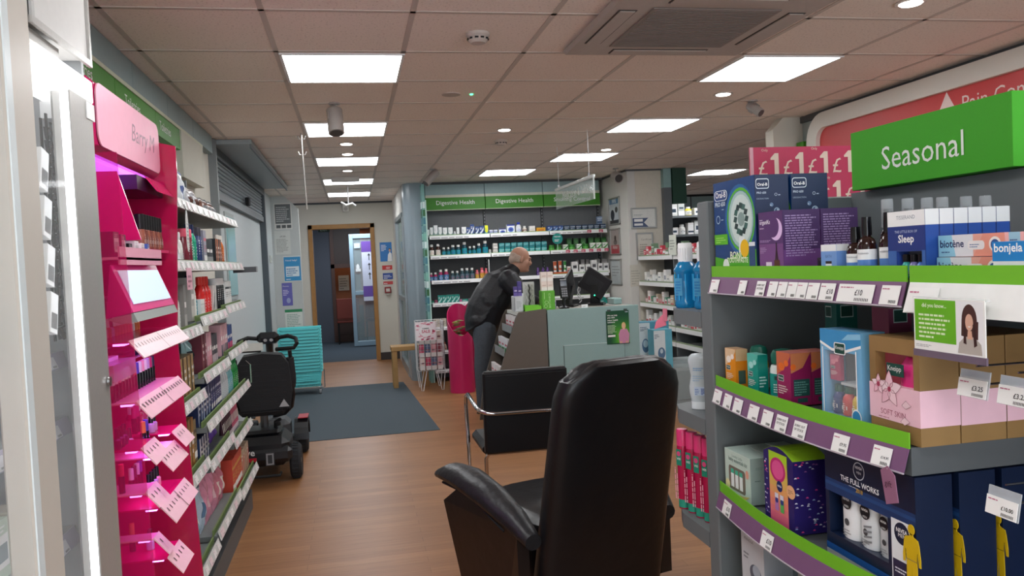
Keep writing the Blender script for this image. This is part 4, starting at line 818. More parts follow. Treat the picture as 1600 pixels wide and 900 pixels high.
b = MB(RT)   # piped, wrinkled head roll along the top edge
pts = []; 
for i in range(33):
    a = PI*(i/32); c, s = math.cos(a), math.sin(a); pts.append((-.232*math.copysign(abs(c)**.45, c), -.405-.028*s**.5, .90+.185*s**.45))
b.tube(pts, .035, LE2, n=12, rads=[.022+.012*math.sin(PI*i/32)+.0018*math.sin(i*2.3) for i in range(33)]); b.build('head_roll', rc, label='wrinkled padded roll over the top of the back')
b = MB(RT); b.tube([(x, y-.030, z+.004) for x, y, z in pts], .004, K2, n=6); b.build('piping', rc)
b = MB(RT); cushion(b, [(0, .05, .22, .25, .30), (0, .05, .26, .262, .32), (0, .05, .40, .262, .32), (0, .06, .45, .255, .315), (0, .07, .475, .22, .28)], LE, 32, 4); b.build('seat', rc)
for s in (-1, 1):
    b = MB(RT); vs = []
    # side panel of the arm
    b.prism([(s*.31, -.22, .16), (s*.31, -.10, .10), (s*.37, .20, .12), (s*.41, .28, .48), (s*.385, .16, .56), (s*.31, -.22, .46)], (s*.05, 0, 0), mat('231c1a', rough=.3, noise=.2, nscale=10, bump=.2)); ap = b.build('arm_panel', rc)
    b = MB(RT); pth = [(s*.315, -.27, .43), (s*.335, -.16, .49), (s*.365, -.02, .55), (s*.40, .13, .595), (s*.425, .24, .605), (s*.44, .31, .59), (s*.445, .335, .575)]
    vs = []; fs = []; n = 14; rr = [(.035, .03), (.055, .045), (.07, .05), (.078, .048), (.07, .04), (.045, .025), (.01, .008)]
    for (x, y, z), (rx, rz) in zip(pth, rr):
        for i in range(n): a = 2*PI*i/n; vs.append((x+rx*math.cos(a), y, z+rz*math.sin(a)))
    for j in range(6):
        for i in range(n): fs.append((j*n+i, j*n+(i+1) % n, (j+1)*n+(i+1) % n, (j+1)*n+i))
    fs += [tuple(range(n))[::-1], tuple(6*n+i for i in range(n))]; b.add(vs, fs, LE2, True); b.build('arm_pad', rc, label='puffy creased leather arm pad')
    b = MB(RT); b.tube([(x+s*.05, y, z-.035) for (x, y, z) in pth[1:5]], .005, K2, n=6); b.build('arm_piping', rc)
b = MB(RT); b.cyl((0, 0, .06), .04, .16, metal('5a5c60', .4)); b.build('swivel_column', rc)
for k in range(5):
    a = k*2*PI/5+.3; b = MB(RT); b.tube([(0, 0, .07), (.18*math.cos(a), .18*math.sin(a), .05), (.30*math.cos(a), .30*math.sin(a), .02)], .02, K2, n=8, rads=[.028, .022, .018]); b.build('base_foot', rc)
# ---------------------------------------------------------------- posters and notices
def sheet(name, px0, py0, px1, py1, Y, col, lb, cat='poster', draw=None, th=.004, frame=None):
    a = at(px0, py0, Y=Y); c = at(px1, py1, Y=Y); x0, x1, z1, z0 = a.x, c.x, a.z, c.z; b = MB(); y = Y-th
    if frame: b.box((x0-.012, y, z0-.012), (x1+.012, Y, z1+.012), frame, .003); y -= .0005
    b.box((x0, y, z0), (x1, y+.001, z1), g(col)); 
    if draw: draw(b, x0, x1, z0, z1, y-.0004)
    return tag(b.build(name), lb, cat)
def dr_lines(c, n=8, x=.1, y0=.1, y1=.8): return lambda b, x0, x1, z0, z1, y: b.lines((x0+(x1-x0)*x, y, z0+(z1-z0)*y0), (x1-x0)*(1-2*x), (z1-z0)*(y1-y0), n, g(c))
YW = 11.498
def d1(b, x0, x1, z0, z1, y): w, h = x1-x0, z1-z0; b.box((x0+w*.06, y, z0+h*.22), (x0+w*.94, y+.0002, z0+h*.96), g('6a6e70')); b.lines((x0+w*.12, y-.0003, z0+h*.3), w*.76, h*.6, 8, g('c8caca')); [b.box((x0+w*(.1+.3*i), y, z0+h*.05), (x0+w*(.34+.3*i), y+.0002, z0+h*.17), g('5a5e60')) for i in range(3)]
sheet('wall_poster', 427, 318, 457, 358, YW, 'dcdcd8', 'grey printed notice, topmost on white wing wall', draw=d1)
def d2(b, x0, x1, z0, z1, y): w, h = x1-x0, z1-z0; b.text('£9.50', (x0+w*.35, y, z0+h*.72), g('6a6a6a'), w=w*.35); dr_lines('a0a09c', 10, .12, .1, .68)(b, x0, x1, z0, z1, y)
sheet('paper_notice', 428, 361, 455, 397, YW, 'd8dad6', 'white paper notice below the grey poster on wing wall', 'notice', d2)
def d3(b, x0, x1, z0, z1, y): w, h = x1-x0, z1-z0; b.box((x0+w*.1, y, z0+h*.18), (x0+w*.9, y+.0002, z0+h*.6), g('e0ecf4')); b.lines((x0+w*.14, y-.0004, z0+h*.22), w*.7, h*.34, 4, g('2a7ab0')); b.text('Need help?', (x0+w*.1, y, z0+h*.8), W_, w=w*.7); b.lines((x0+w*.1, y, z0+h*.05), w*.6, h*.07, 1, W_)
sheet('wall_poster', 443, 402, 471, 438, YW, '3494cc', 'bright blue poster on white wing wall above purple leaflet', draw=d3, frame=mat('d8dcdc'))
def d4(b, x0, x1, z0, z1, y): w, h = x1-x0, z1-z0; b.text('Pharmacy', (x0+w*.1, y, z0+h*.82), W_, w=w*.6); b.lines((x0+w*.1, y, z0+h*.45), w*.6, h*.28, 4, g('dcd8f0')); b.disc((x0+w*.6, y, z0+h*.22), w*.2, g('a0a8d0'), ry=h*.12)
sheet('wall_leaflet', 440, 442.5, 458, 477, YW, '6a68b8', 'purple leaflet between the blue poster and the baskets', 'leaflet', d4)
def d5(b, x0, x1, z0, z1, y): w, h = x1-x0, z1-z0; b.box((x0, y, z0+h*.86), (x1, y+.0002, z1), g('2f8f5f')); b.box((x0, y, z0), (x1, y+.0002, z0+h*.1), g('2a8a90')); dr_lines('8fb0a4', 8, .1, .15, .8)(b, x0, x1, z0, z1, y)
sheet('paper_notice', 445, 484, 474, 514, YW, 'dfe6e2', 'green-headed notice just above the basket stack', 'notice', d5)
b = MB(); q = at(422, 405, X=-1.069); b.box((-1.0695, q.y-.08, q.z-.05), (-1.05, q.y+.08, q.z+.05), mat('c8ccc8'), .004); b.box((-1.05, q.y-.03, q.z-.02), (-1.045, q.y+.03, q.z+.02), mat('b8bcb8')); tag(b.build('light_switch'), 'white light switch on left rear wall by notices', 'switch')
YD = 12.848
def d6(b, x0, x1, z0, z1, y): w, h = x1-x0, z1-z0; b.lines((x0+w*.1, y, z0+h*.55), w*.5, h*.35, 5, W_); b.poly([(x0+w*.6, y, z0+.002), (x1-.002, y, z0+.002), (x1-w*.04, y, z0+h*.4), (x0+w*.82, y, z0+h*.5), (x0+w*.66, y, z0+h*.35)], W_); b.disc((x0+w*.82, y-.0004, z0+h*.57), w*.08, g('d8a888'), ry=h*.08); b.disc((x0+w*.82, y-.0003, z0+h*.62), w*.09, g('3a2a20'), ry=h*.07)
sheet('wall_poster', 593, 379, 613, 408, YD, '2a78c0', 'blue poster with white-coated figure, right of the doorway', draw=d6)
sheet('fire_notice', 597, 415, 613, 421, YD, 'c83030', 'red fire action sign right of the doorway', 'sign', lambda b, x0, x1, z0, z1, y: b.lines((x0+.06, y, z0+.015), .09, .04, 2, W_))
sheet('safety_notice', 598, 427, 614, 436, YD, '2a4a9a', 'dark blue safety sign under the red sign', 'sign', dr_lines('e0e4f0', 3))
sheet('fire_notice', 599, 440, 614, 444, YD, 'c04040', 'thin red label above the fire call point', 'sign', lambda b, x0, x1, z0, z1, y: b.lines((x0+.01, y, z0+.012), .12, .02, 1, W_))
q = at(606, 453, Y=YD); b = MB(); b.box((q.x-.05, YD-.05, q.z-.05), (q.x+.05, YD, q.z+.05), g('8a2a2a'), .006); b.box((q.x-.03, YD-.052, q.z-.025), (q.x+.03, YD-.05, q.z+.025), g('d8d0c8')); b.box((q.x-.03, YD-.05, q.z-.08), (q.x+.03, YD, q.z-.055), mat('b8b4a8')); tag(b.build('fire_call_point'), 'red break-glass fire call point right of the doorway', 'alarm')
# frames on the corner walls
FR = mat('a8a8a4', rough=.3, metal=.5)
def pic(p0, p1, side, col, lb, draw, name='picture_frame'):
    e = thing(name, lb, 'framed poster')
    if side == 'front': a = at(*p0, Y=9.298); c = at(*p1, Y=9.298); T = Matrix.Translation((a.x, 9.299, c.z)); w, h = c.x-a.x, a.z-c.z
    else: a = at(*p0, X=3.359); c = at(*p1, X=3.359); T = Matrix.Translation((3.359, a.y, c.z)) @ Matrix.Rotation(-PI/2, 4, 'Z'); w, h = a.y-c.y, a.z-c.z
    e.location = T.to_translation(); e.rotation_euler = (0, 0, 0 if side == 'front' else -PI/2); f = .018
    b = MB(T); [b.box(*q, FR, .003) for q in (((0, -.02, 0), (w, 0, f)), ((0, -.02, h-f), (w, 0, h)), ((0, -.0205, 0), (f, 0, h)), ((w-f, -.0205, 0), (w, 0, h)))]; b.build('frame', e)
    b = MB(T); b.box((f, -.008, f), (w-f, -.002, h-f), g(col)); draw(b, f, w-f, f, h-f, -.0086); b.build('poster', e)
def e1(b, x0, x1, z0, z1, y): w, h = x1-x0, z1-z0; b.box((x0, y, z0+h*.8), (x1, y+.0002, z1), g('5a7fa8')); b.text('NHS', (x0+w*.3, y-.0004, z0+h*.84), W_, w=w*.4, bold=True); b.disc((x0+w*.3, y, z0+h*.35), w*.2, g('2a3038'), ry=h*.22); b.disc((x0+w*.7, y, z0+h*.55), w*.14, g('4a4a48'), ry=h*.12); b.box((x0, y, z0), (x1, y+.0002, z0+h*.14), g('3a3a3a'))
pic((952, 311), (970, 350), 'side', 'c4ccd0', 'blue topped framed poster, upper on wall right of bay', e1)
def e2(b, x0, x1, z0, z1, y): w, h = x1-x0, z1-z0; b.box((x0, y, z0), (x1, y+.0002, z0+h*.36), g('b04a50')); b.text('Advice', (x0+w*.2, y-.0004, z0+h*.2), W_, w=w*.5); b.disc((x0+w*.5, y, z0+h*.65), w*.12, g('5a4a48'), ry=h*.1); b.disc((x0+w*.5, y, z0+h*.48), w*.2, g('6a5a58'), ry=h*.12)
pic((954, 358), (971, 398), 'side', 'a89c98', 'red based framed poster, middle on wall right of bay', e2)
pic((955, 405), (973, 446), 'side', 'b8c0c0', 'pale grey framed poster, lowest on wall right of bay', lambda b, x0, x1, z0, z1, y: b.lines((x0+.03, y, z0+.1), x1-x0-.06, .15, 4, g('8a9090')))
def e4(b, x0, x1, z0, z1, y): w, h = x1-x0, z1-z0; b.poly([(x0, y, z0), (x0+w*.7, y, z0), (x0+w*.5, y, z0+h*.25), (x0+w*.7, y, z0+h*.5), (x0, y, z0+h*.5)], g('4a5878')); b.box((x0+w*.07, y-.0006, z0+h*.3), (x0+w*.45, y-.0004, z0+h*.45), W_); b.box((x0+w*.07, y-.0006, z0+h*.08), (x0+w*.45, y-.0004, z0+h*.2), W_); b.lines((x0+.02, y, z0+h*.62), w*.5, h*.12, 2, g('a0a4a8'))
pic((985, 325), (1026, 356), 'front', 'e0e0da', 'landscape framed certificate with navy arrow shapes on cream wall', e4)
pic((993, 364), (1021, 405), 'front', 'ddd9cc', 'portrait framed certificate low on cream wall behind shelves', lambda b, x0, x1, z0, z1, y: (b.text('Certificate', (x0+.05, y, z0+.22), g('8a8478'), w=.13), b.lines((x0+.03, y, z0+.05), x1-x0-.06, .14, 5, g('b0aa9c'))))
sheet('paper_notice', 984, 414, 1003, 447, 9.298, 'd2cdc0', 'faint pale paper notice below the framed certificates', 'notice', dr_lines('b4b0a4', 6))
# ---------------------------------------------------------------- corridor beyond the doorway
gd = thing('glass_door_leaf', 'pale blue framed glass door standing open in the corridor', 'glass door'); LB = mat('8fa8b8', rough=.35)
a = at(552, 531, Z=0); c = at(596, 530, Z=0); Yg = 15.2
x0 = at(549, 450, Y=Yg).x; x1 = x0+.62; gd.location = ((x0+x1)/2, Yg, 0)
for nm, q in (('stile', ((x0, Yg-.03, .02), (x0+.07, Yg+.03, 2.12))), ('stile', ((x1-.07, Yg-.03, .02), (x1, Yg+.03, 2.12))), ('bottom_rail', ((x0+.071, Yg-.03, .02), (x1-.071, Yg+.03, .11))), ('middle_rail', ((x0+.071, Yg-.03, .98), (x1-.071, Yg+.03, 1.05))), ('top_rail', ((x0+.071, Yg-.03, 2.04), (x1-.071, Yg+.03, 2.12)))):
    b = MB(); b.box(*q, LB, .004); b.build(nm, gd)
b = MB(); b.box((x0+.071, Yg-.004, .11), (x1-.071, Yg+.004, 2.04), mat('b8ccd0', alpha=.25, rough=.05)); b.build('pane', gd)
def d7(b, xx0, xx1, z0, z1, y):
    w, h = xx1-xx0, z1-z0; b.box((xx0, y, z0+h*.82), (xx1, y+.0002, z1), g('6a4a9a')); b.box((xx0, y, z0+h*.07), (xx1, y+.0002, z0+h*.25), g('6a4aa0'))
    for i in range(3): z = z0+h*(.36+.16*i); b.box((xx0+w*.33, y-.0004, z), (xx0+w*.37, y, z+h*.1), g('3a3a40')); b.poly([(xx0+w*.27, y-.0004, z+h*.08), (xx0+w*.43, y-.0004, z+h*.08), (xx0+w*.35, y-.0004, z+h*.12)], g('3a3a40')); b.lines((xx0+w*.5, y-.0004, z+.01), w*.35, h*.08, 3, g('8a8a92'))
b = MB(); xa, xb = x0+.22, x1-.02; b.box((xa, Yg-.036, .86), (xb, Yg-.031, 1.98), g('cfd2e4')); d7(b, xa, xb, .86, 1.98, Yg-.0365); tag(b.build('door_poster'), 'tall purple and white poster with arrows on the open glass door', 'poster')
b = MB(); b.box((x0+.09, Yg-.036, 1.86), (x0+.2, Yg-.031, 1.95), g('b8d0e0')); tag(b.build('door_sticker'), 'pale blue rectangular sticker at the top of the glass door', 'sticker'); b = MB(); b.disc((x0+.14, Yg-.037, 1.5), .03, W_, ry=.06); b.box((x0+.1, Yg-.036, 1.42), (x0+.19, Yg-.034, 1.47), W_); tag(b.build('door_sticker'), 'small white bell-shaped sticker on glass door left of tall poster', 'sticker')
b = MB(); b.box((x0-.2, 17.6, 0), (2.3, 17.9, 1.6), mat('4a6a3a', rough=.9, noise=.5, nscale=8)); b.box((x0-.2, 17.92, 1.0), (2.3, 17.95, 2.45), mat('9ab0bc')); tag(b.build('hedge'), 'green hedge glimpsed through the open glass door', 'hedge')
# wood framed reception opening with posters at the far end
YR = 16.5; b = MB(); wd_ = mat('4a3028', rough=.5, noise=.15); xr0, xr1 = at(515, 380, Y=YR).x, at(551, 380, Y=YR).x+.15
b.box((-1.9, YR, 0), (xr0, YR+.1, 2.45), mat('4c505a', rough=.8)); b.box((xr0, YR, 1.55), (xr1, YR+.1, 2.45), mat('3a2c28')); b.box((xr0, YR-.03, 0), (xr0+.07, YR, 2.3), wd_); b.box((xr0, YR-.03, 1.5), (xr1, YR, 1.58), wd_); b.box((xr0, YR, 0), (xr1, YR+.1, .72), mat('3c2a24', rough=.6)); b.box((xr0, YR-.05, 0), (xr1, YR, .14), wd_)
b.build('wall_reception')['kind'] = 'structure'
b = MB(); b.box((xr0-.3, YR+.8, 0), (xr1+.6, YR+.85, 2.4), mat('8a5236', rough=.8)); b.build('wall_reception_back')['kind'] = 'structure'
for k, (dx, z, w, h, c, lb) in enumerate(((.12, 1.02, .22, .32, 'b8b0a8', 'pale poster on orange wall seen through dark corridor'), (.40, 1.0, .18, .36, '5a5a58', 'dark poster on orange corridor wall'), (.66, 1.15, .2, .3, 'a89888', 'beige poster at right on orange corridor wall'))):
    b = MB(); b.box((xr0+dx, YR+.79, z), (xr0+dx+w, YR+.798, z+h), g(c)); b.lines((xr0+dx+.02, YR+.789, z+.03), w-.04, h-.06, 5, g('7a7470')); tag(b.build('wall_poster'), lb, 'poster')
def cchair():
    e = thing('waiting_chair', '', ''); m = mat('6a2a20', rough=.6); b = MB(); b.box((-.22, -.2, .42), (.22, .22, .47), m, .01); b.build('seat', e); b = MB(); b.box((-.22, .2, .5), (.22, .24, .9), m, .01); b.build('backrest', e)
    for x in (-.2, .2):
        for y in (-.18, .2): b = MB(); b.tube([(x, y, 0), (x, y, .42)], .012, K2); b.build('leg', e)
    return e
for k, x in enumerate((.3, .85)): place('cc', cchair, (xr0+x, 16.1, 0), PI, ['red waiting chair at left in the dark corridor', 'red waiting chair at right in the dark corridor'][k], 'chair', 'red chairs in the corridor')
ld = bpy.data.lights.new('corridor_fill', 'AREA'); ld.size = 1.0; ld.energy = 45; ld.color = (.85, .92, 1); lo = bpy.data.objects.new('corridor_fill', ld); COL.objects.link(lo); lo.location = (0, 14.8, 2.48)  # added fill light that lifts the dim corridor, no known fitting
lc = thing('corridor_added_lamp', 'round white lamp on the dark corridor ceiling', 'ceiling light', (0, 14.8, 2.49)); b = MB(); b.lathe([(.15, 2.5), (.14, 2.49)], mat('e8eef4', emit=1.5), c=(0, 14.8, 0)); b.build('diffuser', lc)  # lamp disc added to go with the corridor fill light
ld = bpy.data.lights.new('reception_fill', 'AREA'); ld.size = .5; ld.energy = 5; ld.color = (1, .75, .5); lo = bpy.data.objects.new('reception_fill', ld); COL.objects.link(lo); lo.location = (-.1, YR+.4, 2.3)  # added weak warm fill inside the reception, no lamp known there
# ---------------------------------------------------------------- roller shutter and soffit on the left
sh = thing('roller_shutter', 'grey roller shutter rolled up above the left side opening', 'shutter', (-1.0, 8.2, 2.1)); ms = mat('8d9598', rough=.4, metal=.5)
b = MB(); b.prism([(-1.069, 6.5, 2.5), (-.72, 6.5, 2.5), (-.72, 10.05, 2.5), (-1.069, 10.05, 2.5)], (0, 0, .035), mat('98a2a6', rough=.4)); b.box((-.735, 6.5, 2.47), (-.72, 10.05, 2.5), mat('6a7276')); b.build('soffit_panel', sh)
b = MB()
for i in range(9): z = 2.17+i*.036; b.lathe([(.018, 0), (.018, 3.5)], ms, c=(-1.045, 6.52, z), n=8, axis='y')
b.build('slat_curtain', sh)
b = MB(); b.box((-1.069, 6.46, 0), (-.98, 6.5, 2.535), mat('83898c', rough=.4)); b.build('guide_rail', sh); b = MB(); b.box((-1.069, 10.05, 0), (-1.0, 10.12, 2.535), mat('4f585e', rough=.4)); b.build('guide_rail', sh)
b = MB(); b.box((-1.069, 6.52, 2.42), (-1.0, 10.05, 2.5), mat('4a5054')); b.box((-1.069, 6.52, 2.10), (-1.02, 10.05, 2.16), mat('6a7074')); b.build('bottom_bar', sh)
b = MB(); q = at(387, 312, X=-1.0); b.box((-1.018, q.y-.06, q.z-.06), (-.98, q.y+.06, q.z+.02), K2, .006); tag(b.build('shutter_lock'), 'small black box on the wall below the roller shutter', 'lock box')
b = MB(); b.box((-1.069, 7.3, 1.3), (-1.05, 7.75, 2.0), mat('9fd0d0', rough=.2)); b.box((-1.0695, 7.26, 1.26), (-1.06, 7.79, 2.04), mat('a8b0b0')); tag(b.build('wall_panel'), 'pale turquoise framed panel on left wall behind shelf end', 'panel')
# ---------------------------------------------------------------- the standing customer
def body(parts, name, mt, parent, vox=.012, smooth=6):
    b = MB()
    for p in parts: p(b)
    for i in range(len(b.m)): b.m[i] = 0
    b.mats = [mt]; o = b.build(name, parent, soft=False)
    m = o.modifiers.new('r', 'REMESH'); m.mode = 'VOXEL'; m.voxel_size = vox; m.use_smooth_shade = True
    s = o.modifiers.new('s', 'SMOOTH'); s.iterations = smooth; s.factor = .5
    return o
def limb(pts, rads, flat=1):
    def f(b):
        P = [Vector(p) for p in pts]; a = (P[0]-P[1]).normalized(); z = (P[-1]-P[-2]).normalized(); r0, r1 = rads[0], rads[-1]
        PP = [P[0]+a*r0*.95, P[0]+a*r0*.6]+P+[P[-1]+z*r1*.6, P[-1]+z*r1*.95]; RR2 = [r0*.25, r0*.78]+list(rads)+[r1*.78, r1*.25]
        b.tube(PP, 1, W_, n=14, rads=RR2)
    return f
def ell(c, r, rot=None):
    def f(b):
        T0 = b.T; b.T = Matrix.Translation(c) @ (rot or Matrix.Identity(4)) @ Matrix.Diagonal((*r, 1)); b.lathe([(math.sin(PI*i/10)+1e-7, -math.cos(PI*i/10)) for i in range(11)], W_, n=18); b.T = T0
    return f
PY = 7.78
man = thing('person', 'balding man in black quilted jacket and grey trousers leaning over the counter', 'person', (1.22, PY, 0))
HR = Matrix.Rotation(.22, 4, 'Y'); hc = Vector((1.655, PY, 1.50))
def H(x, y, z): return hc+HR.to_3x3() @ Vector((x, y, z))
SK = mat('b98a74', rough=.5, noise=.06, nscale=20)
fp = [ell(H(-.015, 0, .035), (.098, .076, .09), HR), ell(H(.025, 0, -.025), (.075, .063, .10), HR), ell(H(.05, 0, -.085), (.045, .042, .035), HR), ell(H(-.04, 0, -.01), (.07, .066, .08), HR),
      limb([H(.092, 0, .014), H(.108, 0, -.02), H(.102, 0, -.034)], [.011, .016, .013]), ell(H(.088, 0, .03), (.016, .05, .012), HR), ell(H(.09, 0, -.066), (.014, .028, .009), HR), ell(H(.086, 0, -.094), (.02, .022, .018), HR),
      ell(H(-.005, -.078, -.005), (.022, .01, .032), HR), ell(H(-.005, .078, -.005), (.022, .01, .032), HR), ell(H(.055, -.045, -.02), (.03, .02, .03), HR), ell(H(.055, .045, -.02), (.03, .02, .03), HR),
      limb([(1.52, PY, 1.34), (1.60, PY, 1.42), H(-.02, 0, -.03)], [.07, .062, .06]), limb([(1.27, PY, .95), (1.40, PY, 1.15), (1.52, PY, 1.33)], [.11, .12, .10])]
def hand(s):
    w = Vector((1.76, PY+s*.20, 1.085)); r = [ell(w+Vector((.05, 0, -.008)), (.05, .04, .014))]
    for k, (dy, L) in enumerate(((-.028, .062), (-.010, .072), (.010, .068), (.028, .052))):
        a = w+Vector((.085, dy, -.008)); r.append(limb([a, a+Vector((L*.5, dy*.1, .006)), a+Vector((L*.85, dy*.15, -.006)), a+Vector((L, dy*.15, -.014))], [.0095, .0088, .008, .007]))
    a = w+Vector((.02, s*-.032, -.005)); r.append(limb([a, a+Vector((.03, s*-.022, 0)), a+Vector((.062, s*-.026, -.008))], [.011, .010, .008])); return r
for s in (-1, 1): fp += hand(s)+[limb([(1.62, PY+s*.21, 1.11), (1.76, PY+s*.20, 1.09)], [.036, .028]), limb([(1.50, PY+s*.2, 1.30), (1.60, PY+s*.23, 1.12)], [.045, .038])]
body(fp, 'body', SK, man, .0075, 3)
JK = mat('1b1c21', rough=.5, noise=.2, nscale=35, bump=.3)
jp = [limb([(1.235, PY, .90), (1.27, PY, 1.0), (1.36, PY, 1.14), (1.45, PY, 1.27), (1.505, PY, 1.33)], [.185, .195, .20, .185, .12]), ell((1.19, PY, .92), (.125, .20, .11)), ell((1.47, PY, 1.27), (.15, .22, .13)), ell((1.32, PY, 1.10), (.17, .21, .18)),
      limb([(1.52, PY, 1.36), (1.575, PY, 1.40)], [.085, .078])]
for s in (-1, 1): jp += [limb([(1.49, PY+s*.17, 1.31), (1.56, PY+s*.225, 1.21), (1.60, PY+s*.235, 1.125)], [.105, .095, .08]), limb([(1.60, PY+s*.235, 1.12), (1.66, PY+s*.22, 1.115), (1.735, PY+s*.205, 1.10)], [.068, .06, .05])]
for k in range(7):
    t = k/6; c = Vector((1.215+.25*t, PY, .93+.34*t)); jp.append(ell(c, (.197-.01*t, .207, .02), Matrix.Rotation(-.65, 4, 'Y') @ Matrix.Rotation(PI*0, 4, 'Y')))
body(jp, 'jacket', JK, man, .01, 3)
TR = mat('4a515a', rough=.8, noise=.2, nscale=50)
tp = [ell((1.235, PY, .88), (.135, .16, .10))]
for s in (-1, 1): tp += [limb([(1.24, PY+s*.085, .86), (1.25+s*.02, PY+s*.10, .62), (1.235+s*.03, PY+s*.105, .46), (1.23+s*.03, PY+s*.11, .25), (1.23+s*.03, PY+s*.115, .075)], [.12, .10, .086, .076, .074])]
body(tp, 'trousers', TR, man, .012, 3)
for s in (-1, 1): body([limb([(1.21+s*.03, PY+s*.118, .045), (1.29+s*.03, PY+s*.12, .045), (1.38+s*.03, PY+s*.12, .035)], [.044, .046, .032]), ell((1.28+s*.03, PY+s*.12, .018), (.14, .045, .018))], 'shoe', K2, man, .01, 3)
b = MB(); T0 = Matrix.Translation(hc) @ HR
hm = mat('8f8a86', rough=.8, noise=.3, nscale=60)
body([ell(H(-.075, 0, -.01), (.045, .068, .05), HR), ell(H(-.04, -.07, .0), (.05, .014, .04), HR), ell(H(-.04, .07, .0), (.05, .014, .04), HR), ell(H(-.06, 0, .03), (.055, .069, .05), HR)], 'hair', mat('b09a8c', rough=.8, noise=.15, nscale=80), man, .008, 3)
for s in (-1, 1):
    b = MB(); ell(H(.082, s*.031, .008), (.008, .011, .0065), HR)(b); b.mats = [mat('3a2a24', rough=.2)]; b.build('eye', man)
    b = MB(); b.tube([H(.088, s*.015, .028), H(.094, s*.03, .034), H(.08, s*.048, .028)], .0035, mat('7a6a60'), n=6); b.build('eyebrow', man)
b = MB(); b.tube([H(.098, -.02, -.068), H(.104, 0, -.066), H(.098, .02, -.068)], .003, mat('8a4f44'), n=6); b.build('mouth', man)
# ---------------------------------------------------------------- right-hand seasonal gondola
GM = mat('6d7375', rough=.55, noise=.03); GMD = mat('585d60', rough=.55, noise=.03); LIME = mat('74c02a', rough=.4, noise=.02); PURP = mat('7a5478', rough=.4, noise=.03)
XN = (0, -1, 0)          # "right" direction on a face that looks towards -X
def XatY(px, Y): return at(px, 450, Y=Y).x
gon = thing('gondola', 'grey shelving gondola with green and purple shelf edges in the right foreground', 'shelving', (1.25, 1.7, 0))
b = MB(); b.box((.985, 2.085, 0), (1.46, 2.15, 1.64), GM, .004); b.build('side_panel', gon)
b = MB(); b.box((1.44, .4, 0), (1.48, 2.085, 1.648), GM); b.build('back_panel', gon)
b = MB(); b.box((1.02, .4, 0), (1.44, 2.084, .12), GMD); b.build('base', gon)
SH = [('top', 1.43, 0.0, 1.28), ('middle', 1.122, .03, 1.28), ('lower', .82, .035, 1.24), ('lowest', .50, .035, 1.24)]
def frontx(Y, bow, x=.992): return x-bow*math.sin(PI*max(0, min(1, (2.08-Y)/.85)))
TK = {'top': [(2.07, .05, 0, None), (1.905, .04, 0, None), (1.815, .045, 1, None), (1.755, .04, 0, None), (1.712, .04, 0, None), (1.67, .04, 0, None), (1.63, .04, 0, None), (1.588, .045, 0, None), (1.54, .055, 0, '£10'), (1.475, .12, 0, '£10'), (1.34, .055, 0, None)],
      'middle': [(2.075, .06, 0, None), (1.995, .055, 0, None), (1.925, .055, 0, None), (1.83, .055, 0, None), (1.755, .05, 0, None), (1.69, .05, 1, None), (1.615, .05, 1, None), (1.475, .05, 0, '£9.95'), (1.36, .05, 0, '£14.95')],
      'lower': [(2.03, .06, 0, '£10'), (1.775, .06, 0, '£10'), (1.40, .05, 0, '£18')], 'lowest': []}
for nm, z, bow, ye in SH:
    n = 16; ys = [2.083+(ye-2.083)*i/n for i in range(n+1)]; fr = [(frontx(y, bow), y) for y in ys]
    b = MB(); b.prism([(x+.004, y, z-.055) for x, y in fr]+[(1.439, ye, z-.055), (1.439, 2.083, z-.055)], (0, 0, .053), GMD); s = b.build('shelf', gon, label=nm+' grey shelf')
    b = MB()
    for i in range(n):
        (xa, ya), (xb, yb) = fr[i], fr[i+1]
        b.prism([(xa, ya, z-.004), (xa, ya, z+.026), (xb, yb, z+.026), (xb, yb, z-.004)], (.0025, 0, 0), LIME)
    b.build('shelf_edge', s, label='lime green shelf edge')
    b = MB(); r = -.012
    for i in range(n):
        (xa, ya), (xb, yb) = fr[i], fr[i+1]
        b.prism([(xa-.001, ya, z-.004), (xa-.014, ya, z-.048), (xb-.014, yb, z-.048), (xb-.001, yb, z-.004)], (.002, 0, 0), PURP)
        b.prism([(xa-.015, ya, z-.050), (xa-.015, ya, z-.047), (xb-.015, yb, z-.047), (xb-.015, yb, z-.050)], (.003, 0, 0), mat('cfc6d2', rough=.2))
    tk = b.build('ticket_strip', s, label='purple ticket strip')
    for k, (y, w, oos, pr) in enumerate(TK[nm]):
        b = MB(); x = frontx(y, bow); x2 = frontx(y-w, bow); up = Vector((-.013, 0, -.044)).normalized()*-1; rt = Vector((x2-x, -w, 0)).normalized()
        ticket(b, Vector((x-.0155, y, z-.0465)), w*.94, .037, rt, up, (-1, 0, .28), seed=k, oos=bool(oos), price=pr); b.build('price_ticket', s)
# second, nearer bay: only its top shelf is in view
b = MB(); b.box((1.0, .5, 1.375), (1.439, 1.272, 1.428), GMD); s = b.build('shelf', gon, label='top shelf of the nearer bay')
b = MB(); b.box((.990, .5, 1.426), (.9925, 1.27, 1.456), LIME); b.build('shelf_edge', s)
b = MB(); b.prism([(.989, 1.268, 1.426), (.972, 1.268, 1.372), (.974, 1.268, 1.372), (.991, 1.268, 1.426)], (0, -.76, 0), mat('f2f2f0', rough=.35)); b.build('ticket_strip', s, label='white ticket strip')
b = MB(); up = Vector((.017, 0, .054)).normalized(); ticket(b, (.9705, 1.262, 1.374), .075, .045, XN, up, (-1, 0, .3), price='£7.69'); b.build('price_ticket', s)
b = MB(); b.box((1.43, .5, .1), (1.439, 1.27, 1.37), BK); b.build('back_lining', gon, label='black lining of the nearer bay')
